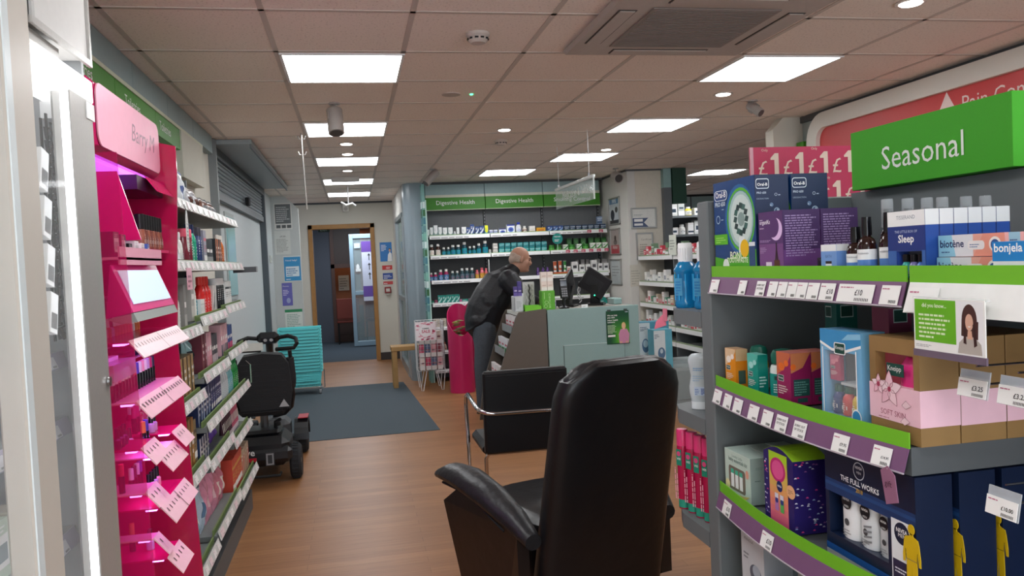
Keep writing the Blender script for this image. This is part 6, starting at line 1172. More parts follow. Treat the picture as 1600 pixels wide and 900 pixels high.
for k, c in enumerate(('2a3a78', 'd84a4a', 'e8c020')): place(('mini', c), mini(c), (X0+.02, Y1_-.036-.034*k, ZM+.013), -PI/2, 'tiny %s bath bottle in the window of the blue gift box' % ['dark blue', 'red', 'yellow'][k], 'bottle')
gbox('sachet_pack', X0+.01, X0+.02, Y1_-.055, Y1_-.02, ZM+.085, ZM+.140, 'b0205a', 'small magenta pack standing high in the blue gift box window', 'carton', lambda f: kn(f, 'b0205a', ('d8708a', 'e88a9a')))
b = MB(); b.box((X0+.008, Y1_-.06, ZM+.0785), (X0+.05, Y0+.019, ZM+.0840), g('c8d0d4')); tag(b.build('inner_tray'), 'grey inner ledge in the blue gift box window', 'tray')
# wooden soft-skin boxes
WB = mat('957548', rough=.45, noise=.35, nscale=9)
e = thing('gift_box', 'wood-print gift box with pink flower band at the middle shelf corner', 'gift box', (1.07, 1.33, ZM)); X0, X1, Y0, Y1_, H_ = .998, 1.080, 1.262, 1.403, .195; zz = ZM
wy0, wy1, wz0, wz1 = Y1_-.125, Y1_-.018, .085, .165
b = MB(); b.box((X0+.03, Y0, zz), (X1, Y1_, zz+H_), WB); b.box((X0, Y0, zz), (X0+.03, Y1_, zz+wz0), WB); b.box((X0, Y0, zz+wz1), (X0+.03, Y1_, zz+H_), WB); b.box((X0, Y0, zz+wz0), (X0+.03, wy0, zz+wz1), WB); b.box((X0, wy1, zz+wz0), (X0+.03, Y1_, zz+wz1), WB); b.build('carton', e)
b = MB(); b.box((X0+.022, wy0, zz+.07), (X0+.0295, wy1, zz+wz1), g('b04a5a')); b.lathe([(.026, 0), (.028, .01), (.028, .05), (.02, .062), (.012, .07)], g('e83a8a', rough=.2), c=(X0+.026, wy0+.036, zz+.088), n=20, sx=.5); b.box((X0+.0005, wy0+.028, zz+.122), (X0+.002, wy0+.075, zz+.146), g('1a4a40')); b.text('Kneipp', (X0, wy0+.071, zz+.129), W_, w=.038, rt=XN); b.build('pink_bottle', e)
b = MB(); PKB = g('f2c6d4'); b.box((X0-.0012, Y0-.0012, zz+.035), (X1+.001, Y1_+.001, zz+.103), PKB); f = Face(b, Vector((X0-.0016, Y1_, zz)), Vector((0, -1, 0)), Y1_-Y0, H_)
f.t('SOFT SKIN', .48, .23, .5, 'a85a70'); f.l(.18, .195, .5, .02, 1, 'c07a8c'); LN = g('8a3a50')
for cu, cv, R in ((.42, .49, .26), (.20, .52, .15)):
    f.k += 1
    for i in range(5):
        a = i*2*PI/5+.3; ax = Vector((0, -math.cos(a), math.sin(a))); pp = Vector((0, math.sin(a), math.cos(a))); c0 = f.P(cu, cv); w = R*f.w
        pts = [c0+ax*w*t+pp*w*.30*math.sin(PI*t**.7)*s_ for s_, ts in ((1, [0, .2, .45, .7, .9, 1]), (-1, [.9, .7, .45, .2])) for t in ts]
        b.poly(pts, g(['f8dce4', 'f4ccd8', 'fae4ea', 'f0c0d0', 'f6d4de'][i])); b.tube([p+Vector((-.0004, 0, 0)) for p in pts], .00035, LN, n=4, closed=True); f.k += 1
    f.d(cu, cv, .035, 'd0406a'); f.k += 1
for u, v in ((.75, .36), (.72, .20)): f.p([(u-.08, v), (u, v+.05), (u+.10, v+.01), (u, v-.03)], 'f0d0d8'); b.tube([f.P(u-.08, v), f.P(u, v+.05), f.P(u+.10, v+.01), f.P(u, v-.03)], .0003, LN, n=4, closed=True)
b.build('flower_band', e, label='pink band with flower drawing')
for k in range(2):
    o = gbox('gift_box', 1.083+.0985*k, 1.1795+.0985*k, 1.262, 1.403, zz, zz+H_, WB, 'wood-print gift box with plain pink band, %s behind the flower one' % ORD[k+1], 'gift box', None, lambda f: (f.q(0, .17, 1, .5, 'f2c6d4'),), group='plain-sided wood-print gift boxes')
# ---- lower shelf
ZL = .8215
def baby_x(f): f.q(0, 0, 1, 1, 'c4d8cc'); f.t('baby essentials kit', .52, .74, .72, '4a6a64', bold=True); f.t('Lovely Little', .5, .84, .4, '6a8a80'); f.rr(.15, .14, .80, .66, .06, '7a7064'); [(f.q(.24+.17*i, .2, .36+.17*i, .5, 'f0f4f2'), f.q(.24+.17*i, .5, .36+.17*i, .6, '48b898')) for i in range(3)]; f.d(.88, .62, .06, 'e8a890', .08); f.d(.1, .22, .09, 'e8e0a8'); f.p([(.3, .06), (.7, .1), (.95, .16), (.8, .05)], 'd8c878')
def baby_y(f): f.q(0, 0, 1, 1, 'a8bcb4'); f.l(.2, .5, .6, .04, 1, '6a807a'); f.l(.25, .75, .5, .06, 2, '8aa09a')
for k in range(3): gbox('gift_box', 1.0+.062*k, 1.059+.062*k, 1.915, 2.06, ZL, ZL+.125, 'b8ccc2', 'pale green baby kit box, %s' % ['front one with window, lower shelf left end', 'middle one behind the front box', 'rearmost of three'][k], 'gift box', baby_x, baby_y, group='pale green baby kit boxes on lower shelf')
rnd = random.Random(9)
e = thing('gift_box', 'purple and lime gift box with yellow to pink front strip, lower shelf', 'gift box', (1.04, 1.75, ZL)); X0, X1, Y0, Y1_, H_ = .985, 1.075, 1.68, 1.815, .195
b = MB(); n = 10; arc = [(Y0+(Y1_-Y0)*i/n, ZL+H_-.02+.02*math.sin(PI*i/n)) for i in range(n+1)]; b.prism([(X0, Y0, ZL), (X0, Y1_, ZL)]+[(X0, y, z) for y, z in arc[::-1]], (X1-X0, 0, 0), g('2c2068'))
b.prism([(X0-.0005, y, z+.0006) for y, z in arc]+[(X0-.0005, y, z+.0002) for y, z in arc[::-1]], (X1-X0+.001, 0, 0), g('a8d830'))
def specks(f, n, reg):
    f.k += 1
    for i in range(n):
        u = reg[0]+(reg[2]-reg[0])*rnd.random(); v = reg[1]+(reg[3]-reg[1])*rnd.random(); c = ['c8c4d8', 'd84a8a', 'e8e4f0', '8a5a9a', '9ab0d0'][i % 5]; s_ = .022*.14/f.w; f.p([(u-s_*1.3, v-.006), (u+s_*1.3, v-.006), (u+s_*.5, v+.012), (u-s_*.7, v+.011)], c); f.k -= 1
f = Face(b, Vector((X0-.0004, Y1_, ZL)), Vector((0, -1, 0)), Y1_-Y0, H_); specks(f, 18, (.03, .05, .16, .85))
for i in range(10): t = i/9; f.q(.2, t*.75, .82, t*.75+.085, ['e0608a', 'e46a86', 'e87880', 'ec8878', 'f09870', 'eca868', 'e4b860', 'dcc058', 'd4c450', 'c8c848'][i])
f.q(.2, .83, .82, .93, 'b0d830'); f.d(.5, .72, .26, 'c82a78', .22); f.d(.5, .72, .2, 'e85a9a', .17); f.d(.55, .52, .10, '1a2a6a'); f.t('NIVEA', .55, .51, .14, 'ffffff', bold=True); [(f.q(.38+.18*i, .2, .50+.18*i, .38, ['b87ab8', '5ab05a'][i]), f.d(.44+.18*i, .33, .05, '2a3a8a'), f.q(.38+.18*i, .36, .50+.18*i, .42, 'e0e0f0')) for i in range(2)]; f.d(.93, .52, .14, 'f0b888', .12); f.l(.84, .49, .18, .06, 3, 'a06a4a')
f = Face(b, Vector((X0, Y0-.0004, ZL)), Vector((1, 0, 0)), X1-X0, H_*.9); specks(f, 46, (.04, .03, .95, .98)); b.build('carton', e)
# men's gift boxes
NB = g('13203c', rough=.3); 
def manfig(b, c, h, rt):
    c = Vector(c); rt = Vector(rt).normalized(); m = g('d8b418'); n_ = rt.cross(Vector((0, 0, 1)))*.0012
    def P(u, v): return c+rt*u*h+Vector((0, 0, v*h))
    b.prism([P(.07*math.cos(a*PI/8), .92+.08*math.sin(a*PI/8)) for a in range(16)], n_, m)
    b.prism([P(-.03, .86), P(.03, .86), P(.04, .82), P(.14, .79), P(.16, .72), P(.19, .52), P(.19, .40), P(.15, .40), P(.13, .55), P(.12, .62), P(.11, .45), P(.12, 0), P(.02, 0), P(0, .38), P(-.02, 0), P(-.12, 0), P(-.11, .45), P(-.12, .62), P(-.13, .55), P(-.15, .40), P(-.19, .40), P(-.19, .52), P(-.16, .72), P(-.14, .79), P(-.04, .82)], n_, m)
    for s_ in (-1, 1): b.tube([P(s_*.13, .60)+n_*1.1, P(s_*.11, .45)+n_*1.1], .0004, BK, n=4)
    b.tube([P(-.1, .46)+n_*1.1, P(.1, .46)+n_*1.1], .0005, BK, n=4)
def nivea(x0, lb, full=True):
    e = thing('gift_box', lb, 'gift box', (x0+.05, 1.41, ZL), 0, 'large navy men gift boxes'); X1, Y0, Y1_, H_ = x0+.078, 1.275, 1.560, .243
    b = MB(); wz0, wz1, wy0, wy1 = .055, .205, Y1_-.205, Y1_-.012
    b.box((x0+.04, Y0, ZL), (X1, Y1_, ZL+H_), NB); b.box((x0, Y0, ZL), (x0+.04, Y1_, ZL+wz0), NB); b.box((x0, Y0, ZL+wz1-.03), (x0+.04, Y1_, ZL+H_), NB); b.box((x0, Y0, ZL+wz0), (x0+.04, wy0, ZL+wz1-.03), NB); b.box((x0, wy1, ZL+wz0), (x0+.04, Y1_, ZL+wz1-.03), NB)
    f = Face(b, Vector((x0-.0004, Y1_, ZL)), Vector((0, -1, 0)), Y1_-Y0, H_)
    f.q(.0, .60, 1, .72, '1c3a6c'); f.q(.0, .66, 1, .69, '244a80'); f.d(.42, .88, .065, 'c8d0dc', .065, .058); f.t('NIVEA', .42, .895, .08, 'e8ecf4', bold=True); f.t('MEN', .42, .855, .05, 'e8ecf4'); f.t('THE FULL WORKS', .42, .745, .44, 'f0f2f6', bold=True); f.l(.3, .72, .24, .015, 1, 'a8b4c8'); f.t('2018', .42, .69, .08, 'c8a030', bold=True); f.q(0, .0, 1, .07, '9aa0a4'); f.q(0, .07, 1, .13, '1a4a8a'); 
    f.q(.76, .10, .97, .62, 'e8ecf0'); f.d(.865, .52, .075, '13203c'); f.t('NIVEA', .865, .525, .11, 'ffffff', bold=True); f.t('MEN', .865, .49, .07, 'ffffff'); f.q(.77, .12, .96, .30, '2a2848'); f.l(.79, .2, .15, .05, 2, 'd8d8e4')
    f = Face(b, Vector((x0, Y0-.0004, ZL)), Vector((1, 0, 0)), X1-x0, H_); f.q(0, 0, 1, .12, '9aa0a4'); f.q(0, .12, 1, .125, '4a5a70'); b.build('carton', e)
    for k, (dy, c, hh, w) in enumerate(((.045, 'eef0f2', .112, .028), (.105, 'dfe3e6', .105, .026), (.160, 'c8ccd0', .095, .022))):
        T = Matrix.Translation((x0+.022, Y1_-.02-dy, ZL+wz0+.0005)) @ Matrix.Rotation(-PI/2, 4, 'Z'); b = MB(T); b.lathe([(w*.9, 0), (w, .01), (w, hh*.75), (w*.8, hh), (w*.4, hh+.005)], g(c, rough=.25), n=20, sy=.55); y = -w*.56-.0006
        b.disc((0, y, hh*.72), w*.62, g('15181f')); b.text('NIVEA', (0, y-.0004, hh*.73), W_, w=w*.8, align='c', bold=True); b.text('MEN', (0, y-.0004, hh*.6), W_, w=w*.5, align='c'); b.disc((0, y, hh*.32), w*.28, g('4a4c50')); b.lines((-w*.5, y, hh*.05), w, hh*.15, 3, g('8a8c90'))
        for i in range(4): b.prism([(-w*.2, y-.0003, hh*(.1+.1*i)), (w*.8, y-.0003, hh*(.16+.1*i)), (w*.8, y-.0003, hh*(.2+.1*i)), (-w*.2, y-.0003, hh*(.14+.1*i))], (0, .0001, 0), g('8a8e92')) if k == 1 else None
        b.build('white_bottle', e)
    b = MB(); manfig(b, (x0-.0035, Y0+.008, ZL+.03), .125, XN); b.build('yellow_figure', e, label='yellow cut-out figure on the corner')
    return e
nivea(.992, 'large navy men gift box with white bottles in window, lower shelf'); nivea(1.085, 'second large navy men gift box directly behind the first'); nivea(1.178, 'third large navy men gift box, rearmost on the lower shelf')
b = MB(); c = Vector((.958, 1.305, ZL+.250)); b.prism([c+Vector((0, y, z)) for y, z in ((.02, 0), (0, .012), (-.02, -.002), (-.028, -.05), (.006, -.062))], (.0015, 0, 0), g('9a6a86')); b.text('gift', c+Vector((-.0006, .008, -.03)), g('4a2a3a'), w=.02, rt=XN); b.tube([c+Vector((0, 0, .006)), c+Vector((.004, .004, .024))], .0006, W_, n=4); tag(b.build('gift_tag'), 'mauve gift tag hanging below the middle shelf edge', 'tag')
# ---- lowest shelf
ZQ = .5015
def mx(f): f.q(0, 0, 1, 1, 'c8ccd0'); f.t('FIORELLI' if False else 'PIANOLA', .35, .85, .4, '4a4e54'); f.d(.62, .55, .26, '5a6270', .20); f.d(.66, .58, .17, 'a8b4c0', .14); f.d(.3, .2, .16, '3a4658', .1); f.l(.1, .66, .3, .08, 2, '6a7078')
gbox('gift_box', 1.0, 1.08, 1.86, 1.98, ZQ, ZQ+.255, 'b8bcc2', 'tall grey marbled gift box under the lower shelf, at left', 'gift box', mx, lambda f: f.q(0, 0, 1, 1, 'a0a4aa'))
gbox('gift_box', .995, 1.05, 1.775, 1.84, ZQ, ZQ+.15, 'd8d4cc', 'small cream box right of the marbled gift box, lowest shelf', 'gift box', lambda f: f.l(.1, .5, .6, .2, 3, '8a8680'))
gbox('gift_box', 1.0, 1.08, 1.50, 1.70, ZQ, ZQ+.235, '8e9090', 'wide grey patterned gift box on the lowest shelf', 'gift box', lambda f: (f.d(.3, .7, .16, 'a8aaaa', .12, .13), f.d(.6, .8, .14, '7a7c7c', .1), f.p([(.1, .5), (.5, .95), (.55, .95), (.15, .5)], 'b0b2b2')))
# ---- hooks with tickets in the nearer bay
def hook(y, z, lb, x=1.02, pr='£3.25'):
    e = thing('ticket_hook', lb, 'display hook', (1.2, y, z)); b = MB(); b.tube([(1.429, y, z+.02), (x+.01, y, z+.02), (x, y, z+.035)], .0022, metal('8a8c90', .3)); b.tube([(1.429, y, z+.05), (x-.01, y, z+.052)], .0018, metal('8a8c90', .3)); b.build('wire', e)
    b = MB(); b.prism([(x-.012, y+.032, z+.045), (x-.02, y+.032, z), (x-.02, y-.032, z), (x-.012, y-.032, z+.045)], (.002, 0, 0), mat('e8eef2', alpha=.5, rough=.1)); b.build('ticket_holder', e)
    b = MB(); up = Vector((.008, 0, .045)).normalized(); ticket(b, (x-.0215, y+.031, z+.001), .062, .03, XN, up, (-1, 0, .15), price=pr); b.prism([(x-.0135, y+.031, z+.033), (x-.0135, y-.031, z+.033), (x-.012, y-.031, z+.044), (x-.012, y+.031, z+.044)], (.0008, 0, 0), g('26406a')); b.build('price_ticket', e)
hook(1.14, 1.235, 'upper left price hook in the dark nearer bay beside wood box'); hook(1.055, 1.235, 'upper right price hook at the picture edge'); hook(1.085, 1.05, 'lower left price hook above the navy gift boxes', pr='£10.00'); hook(.99, 1.045, 'lower right price hook cut by the picture edge', pr='£10.00')
o = gbox('bath_salt_carton', 1.30, 1.36, 1.17, 1.24, ZM+.0, ZM+.17, 'd83a80', 'pink and teal carton deep in the nearer bay at right edge', 'carton', lambda f: f.q(0, .7, 1, 1, '2aa890'), lambda f: f.q(0, .7, 1, 1, '2aa890'))
b = MB(); b.box((1.25, 1.13, ZM-.03), (1.429, 1.26, ZM-.001), GMD); o = b.build('shelf', gon)
# ---------------------------------------------------------------- red wall sign on the right wall
e = thing('wall_sign', 'long red Pain Control wall sign with rounded white frame', 'sign', (3.55, 3.5, 2.1)); YA, YB = 5.66, 1.0; X = 3.60
def rrect(y0, y1, z0, z1, r, n=8):
    p = []
    for cy, cz, a0 in ((y1-r, z1-r, 0), (y0+r, z1-r, PI/2), (y0+r, z0+r, PI), (y1-r, z0+r, 3*PI/2)):
        for i in range(n+1): a = a0+PI/2*i/n; p.append((cy+r*math.cos(a), cz+r*math.sin(a)))
    return p
zt, zb = 2.505, 1.95
o_ = rrect(YB, YA, zb, zt, .22); i_ = rrect(YB+.1, YA-.13, zb+.1, zt-.115, .10); n = len(o_); b = MB(); vs = [(X-.07, y, z) for y, z in o_]+[(X-.07, y, z) for y, z in i_]+[(X-.01, y, z) for y, z in o_]+[(X-.03, y, z) for y, z in i_]; fs = []
for k in range(n): k2 = (k+1) % n; fs += [(k, k2, n+k2, n+k), (2*n+k, 2*n+k2, k2, k), (n+k, n+k2, 3*n+k2, 3*n+k)]
b.add(vs, fs, mat('e4e4dc', rough=.4, noise=.02)); b.build('frame', e)
b = MB(); b.prism([(X-.035, y, z) for y, z in i_], (.02, 0, 0), mat('d0484a', rough=.4, noise=.04, nscale=3)); b.build('red_panel', e)
q = at(1503, 165, X=3.56); q2 = at(1600, 135, X=3.56); b = MB(); b.text('Pain Control', (X-.037, q.y, q.z-.03), mat('f6e0dc'), w=(q.y-q2.y)*1.42, rt=XN); b.build('lettering', e)
q = at(1479, 170, X=3.56); b = MB(); T = []
for i in range(12):
    a = 2*PI*i/12; 
b.prism([(X-.0375, q.y+.1, q.z-.06), (X-.0375, q.y, q.z+.10), (X-.0375, q.y-.1, q.z-.06)], (.001, 0, 0), mat('f6e0dc'))
for i in range(9): a = PI*i/8; b.tube([(X-.0385, q.y+.03*math.cos(a), q.z-.045+.03*math.sin(a)), (X-.0385, q.y+.048*math.cos(a), q.z-.045+.048*math.sin(a))], .002, mat('c84a4c'), n=4)
b.build('triangle_symbol', e)
b = MB(); b.box((3.55, 5.73, 2.2), (3.62, 5.83, 2.33), GREEN); b.box((3.56, 5.70, 2.0), (3.6195, 5.84, 2.2), mat('9aa8a4')); tag(b.build('green_sign'), 'small dark green sign end beside the red wall sign', 'sign')
# ---------------------------------------------------------------- left wall header and shelving
XS = -.68; OLV = mat('6a8048', rough=.5, noise=.06); LST = mat('cfd0cc', rough=.4, noise=.04)
lh = thing('wall_header', 'green Toiletries header band over the left wall shelves', 'header sign', (-1.0, 3.8, 2.1))
b = MB()
for k in range(6): y = 1.9+.74*k; b.box((-1.038, y, 2.405), (-.985, y+.735, 2.535), mat('8ea0a2', rough=.5))
b.build('grey_panel', lh)
b = MB(); b.box((-1.038, 1.9, 2.385), (-.98, 5.9, 2.404), mat('c8ccb4')); b.build('cream_rail', lh)
for k in range(4):
    y0 = 2.33+.74*k; y1 = min(y0+.735, 5.15); b = MB(); b.box((-1.038, y0, 2.262), (-.985, y1, 2.384), GREEN)
    if y1-y0 > .5: b.text('Toiletries', (-.984, (y0+y1)/2-.22, 2.30), WH, w=.27, rt=(0, 1, 0))
    b.build('header_sign', lh, label='green header sign')
b = MB(); b.box((-1.038, 5.15, 2.10), (-.975, 5.86, 2.384), mat('c4c2b4', rough=.6)); b.build('end_board', lh, label='plain cream board')
ls = thing('shelf_bay', 'long grey wall shelving packed with toiletries on the left', 'shelving', (-.86, 4.3, 0))
b = MB(); b.box((-1.035, 2.3, 0), (-1.011, 5.27, 2.09), mat('44474a', rough=.7)); b.build('back_panel', ls)
BYS = [3.05, 3.79, 4.53, 5.27]
for y in BYS[1:]: b = MB(); b.box((-1.01, y-.012, 0), (-.985, y+.012, 2.09), mat('85898b')); b.build('upright', ls)
b = MB(); b.box((-1.0, 3.30, 0), (-.70, 5.25, .12), mat('5a5d60')); b.build('plinth', ls)
LV = {0: [1.83, 1.563, 1.28, .99, .68, .30], 1: [1.83, 1.563, 1.31, 1.05, .825, .64, .325], 2: [1.83, 1.563, 1.325, 1.07, .825, .58, .295]}
for bi in range(3):
    y0, y1 = max(BYS[bi], 3.30)+.004, BYS[bi+1]-.004
    for li, z in enumerate(LV[bi]):
        xf = XS-.02 if li == 0 else (XS+.02 if li == len(LV[bi])-1 else XS)
        b = MB(); b.box((-1.009, y0, z-.045), (xf-.004, y1, z-.022), mat('6f7473')); b.box((xf-.03, y0, z-.022), (xf-.022, y1, z+.004), OLV); s = b.build('shelf', ls)
        b = MB(); b.prism([(xf-.004, y0, z), (xf+.010, y0, z-.045), (xf+.006, y0, z-.047), (xf-.006, y0, z-.004)], (0, y1-y0, 0), LST); b.build('ticket_strip', s)
        for k in range(5):
            w = (y1-y0)/5; b = MB(); up = Vector((-.014, 0, .045)).normalized()
            ticket(b, (xf+.0105, y0+w*k+.02, z-.041), w*.55, .034, (0, 1, 0), up, (1, 0, .3), seed=k, col=['f2f0ee', 'ecd8dc', 'f2f0ee'][(k+li+bi) % 3]); b.build('price_ticket', s)
LN_ = ['near', 'middle', 'far']; LVN = ['top', 'second', 'third', 'fourth', 'fifth', 'sixth', 'bottom']
def lrow(bi, li, specs, y0=None, gap=.008, dx=.072):
    y = (y0 if y0 else max(BYS[bi], 3.30)+.02); z = LV[bi][li]-.0205; lvn = LVN[li] if li < len(LV[bi])-1 else 'bottom'
    for kind, c, c2, w, h, n, desc in specs:
        for i in range(n):
            if y+w > BYS[bi+1]-.012: return
            key = ('L', kind, c, c2, w, h)
            if kind == 'carton': bd = carton('toiletry_carton', w, .06, h, c, ['band', 'stripes', 'swoosh', 'side'][len(desc) % 4], c2, 'f0ece8'); cat = 'carton'
            elif kind == 'bottle': bd = bottle('toiletry_bottle', w/2, h, c, c2, c, 'f0f0f0', .45, .18, .7); cat = 'bottle'
            elif kind == 'can': bd = spray('aerosol_can', w/2, h, c, c2); cat = 'can'
            elif kind == 'tube': bd = tubep('toiletry_tube', w, h, c, c2, 'f0ece8'); cat = 'tube'
            else: bd = pouch('toiletry_pouch', w, .05, h, c, c2, seed=len(desc)); cat = 'pouch'
            lb = '%s%s, %s shelf, %s left-wall bay' % (desc, ', '+ORD[i+1]+' from near' if n > 1 else '', lvn, LN_[bi])
            place(key, bd, (XS-dx-(.0 if li else .02)-(.028 if kind == 'pouch' else 0)+(.02 if li == len(LV[bi])-1 else 0), y+w/2, z), PI/2+random.uniform(-.06, .06), lb, cat, 'on %s shelf of %s left bay: %ss' % (lvn, LN_[bi], desc)); y += w+gap
lrow(0, 0, [('pouch', 'b8c0c8', 'dfe6ee', .15, .20, 3, 'silvery clear bag of blue items')]); lrow(1, 0, [('pouch', 'c8ccd0', '4a5a8a', .16, .19, 2, 'crumpled silver and blue bag'), ('pouch', 'a8a8ac', '5a3a34', .15, .13, 2, 'brown and silver pouch')])
lrow(2, 0, [('pouch', '6a4a40', '8a8a8c', .13, .11, 3, 'small dark brown pouch')])
lrow(0, 1, [('tube', 'd83a9a', '5a2a9a', .05, .17, 5, 'magenta tube with purple cap'), ('tube', 'e8ecf4', '2a5ab8', .045, .16, 2, 'white tube with blue cap'), ('bottle', 'e8e8e2', 'f2f2f2', .055, .15, 3, 'white bottle with black mark')])
lrow(1, 1, [('can', '7a2a38', 'e0506a', .06, .17, 2, 'dark red can with pink cap'), ('bottle', '1f9a78', '1a2a5a', .065, .20, 2, 'green bottle with navy cap'), ('can', '2a3a68', '2a2a3a', .05, .19, 2, 'navy can'), ('carton', '9a9aa8', 'c86a7a', .03, .18, 2, 'slim grey-pink carton'), ('carton', '1e2024', '8a8a8a', .08, .14, 2, 'black carton')])
lrow(2, 1, [('carton', '1e2024', 'd8702a', .06, .15, 3, 'black and orange carton'), ('bottle', 'c86a2a', 'e8e0d8', .055, .18, 3, 'orange bottle with pale cap'), ('pouch', 'c8ccd0', 'e8eaec', .12, .12, 1, 'silver curved pack')])
lrow(0, 2, [('can', '9a3a7a', 'd84a8a', .045, .18, 4, 'magenta can'), ('bottle', 'ecebe6', 'f4f4f2', .05, .19, 2, 'slim white bottle'), ('carton', '8a8884', 'b8b4b0', .05, .2, 1, 'tall grey carton')])
lrow(1, 2, [('carton', 'a8a6a0', 'c8c4bc', .07, .20, 1, 'tall grey carton'), ('bottle', 'efece4', '2a3458', .08, .21, 1, 'cream bottle with navy cap'), ('bottle', '2a8a9a', '3a6ab0', .055, .14, 1, 'small blue bottle'), ('carton', 'e8e8e4', 'c8c8c4', .045, .09, 2, 'tiny white carton'), ('bottle', 'd82a2a', 'e03a30', .075, .20, 3, 'red bottle'), ('carton', 'd8d4d0', '4a4a4a', .05, .15, 2, 'white and black carton')])
lrow(2, 2, [('can', '26282c', 'e8e8e8', .055, .17, 4, 'black can with white cap'), ('carton', 'e8e8e6', '1e2024', .05, .15, 4, 'white carton with black print')])
lrow(0, 3, [('pouch', '3a4248', '8a9aa0', .14, .19, 1, 'dark glossy pouch'), ('carton', 'a88a5a', '3a2a20', .07, .18, 4, 'tan carton with dark zigzag')])
lrow(1, 3, [('pouch', '8fb8bc', '2a2e34', .17, .19, 1, 'pale teal triangular pouch'), ('carton', '6a2a38', '8a3a4a', .06, .19, 2, 'burgundy carton'), ('carton', 'e0a8b4', 'c87a8a', .06, .18, 2, 'pale pink carton'), ('carton', '4a4a52', 'b8a8b0', .05, .16, 3, 'grey-pink carton')])
lrow(2, 3, [('carton', 'd8a8b0', '5a5a68', .05, .17, 4, 'rose and grey carton'), ('carton', '2a4a8a', 'c03a6a', .05, .15, 3, 'blue and pink carton')])
lrow(0, 4, [('carton', 'b8b048', 'd8d0a8', .05, .2, 2, 'olive yellow carton'), ('carton', 'a87a40', '6a4a28', .055, .22, 4, 'golden brown carton'), ('carton', '8a7a5a', '4a3a2a', .05, .2, 3, 'dull brown carton')])
lrow(1, 4, [('carton', '26345e', 'a8b4d0', .06, .155, 5, 'navy carton with pale print'), ('carton', '3a3a6a', 'd8d8e8', .055, .16, 5, 'indigo carton')])
lrow(2, 4, [('bottle', 'c8ccd0', 'e8e8e8', .055, .17, 4, 'pale grey bottle'), ('bottle', '7ab8c0', 'f0f0f0', .055, .16, 3, 'pale teal bottle'), ('bottle', '2a9a4a', '2a8a4a', .06, .18, 3, 'bright green bottle')])
lrow(1, 5, [('carton', '2a3a60', 'e8e8ee', .05, .13, 4, 'small navy and white carton'), ('pouch', '6a4a9a', 'b8a8d0', .09, .15, 4, 'purple pouch')])
lrow(2, 5, [('tube', '4a2a3a', 'd8c8cc', .035, .18, 8, 'dark wine tube with pale cap'), ('tube', 'c8607a', 'e8d8dc', .035, .18, 6, 'pink tube')])
lrow(0, 5, [('pouch', '9ab83a', 'e8ecd0', .11, .24, 2, 'yellow-green pouch'), ('pouch', '8ab0c8', 'e8eef2', .10, .24, 2, 'pale blue pouch')])
lrow(1, 6, [('pouch', 'b8c8d8', '5a7a9a', .10, .22, 1, 'pale blue tall pouch'), ('pouch', 'd890a8', 'e8c0cc', .15, .24, 2, 'large pale pink puffy pouch'), ('pouch', 'c87a8a', 'e0d0c8', .11, .2, 2, 'dusky pink pouch')])
lrow(2, 6, [('carton', 'c84a3a', 'd8a858', .08, .20, 4, 'red and orange carton'), ('carton', 'b8a088', 'c83a3a', .07, .17, 4, 'tan and red carton')])
b = MB(); q = at(291, 345, X=-.655); b.prism([(-.654, q.y+.025*math.cos(a*PI/10), 1.68+.085*math.sin(a*PI/10)) for a in range(20)], (.002, 0, 0), g('e4e6e2')); b.lines((-.6515, q.y-.015, 1.63), .03, .09, 6, g('8a9090'), rt=(0, 1, 0)); b.tube([(-.653, q.y, 1.765), (-.66, q.y, 1.79)], .002, metal()); tag(b.build('shelf_tag'), 'oval white tag hanging below the top left shelf', 'tag')
b = MB(); b.box((-.66, 3.42, 1.44), (-.658, 3.52, 1.53), g('f0b8c8')); b.lines((-.6575, 3.43, 1.45), .08, .06, 3, g('b06a80'), rt=(0, 1, 0)); tag(b.build('offer_card'), 'pink offer card under second shelf beside the makeup stand', 'card')
b = MB(); q = at(392, 590, X=-.64); b.box((-.64, q.y-.02, q.z-.03), (-.638, q.y+.02, q.z+.08), g('7fa890')); b.lines((-.6375, q.y-.015, q.z), .03, .06, 4, W_, rt=(0, 1, 0)); b.tube([(-.639, q.y, q.z+.08), (-.66, q.y-.03, q.z+.11)], .002, metal()); tag(b.build('shelf_tag'), 'green hanging tag at the shelf end next to the scooter', 'tag')
b = MB(); b.box((-.74, 5.275, 1.5), (-.60, 5.36, 1.535), mat('4a4d50')); b.box((-.61, 5.28, 1.503), (-.598, 5.355, 1.532), mat('8a8d90')); tag(b.build('shelf_bracket'), 'dark bracket sticking out at far end of second left shelf', 'bracket')
# ---------------------------------------------------------------- pink cosmetics stand
PKS = mat('d81a66', rough=.18, noise=.03); PKT = mat('e0186a', rough=.08, alpha=.36, noise=0); PKL = mat('f2a8be', rough=.3, noise=.03); PKD = mat('7a1040', rough=.25)
cs = thing('cosmetics_stand', 'glossy pink cosmetics stand with purple lights on the left', 'display stand', (-.82, 2.87, 0))
b = MB(); b.box((-1.009, 2.45, .25), (-.985, 3.285, 2.08), mat('8a1450', rough=.2)); b.build('back_panel', cs)
b = MB(); b.prism([(-.984, 2.45, .25), (-.60, 2.45, .25), (-.64, 2.45, 1.86), (-.984, 2.45, 1.86)], (0, -.006, 0), PKT); b.build('side_panel', cs, label='translucent pink near side panel')
b = MB(); b.prism([(-.984, 3.285, .25), (-.638, 3.285, .30), (-.672, 3.285, 1.03), (-.68, 3.285, 1.25), (-.645, 3.285, 1.9), (-.645, 3.285, 2.0), (-.984, 3.285, 2.08)], (0, -.008, 0), mat('c41a50', rough=.1, alpha=.8, noise=.1)); b.build('side_panel', cs, label='pink far side panel')
b = MB(); b.box((-.984, 2.44, 0), (-.60, 3.285, .245), mat('b08a54', rough=.5)); b.build('base', cs, label='pale wooden base')
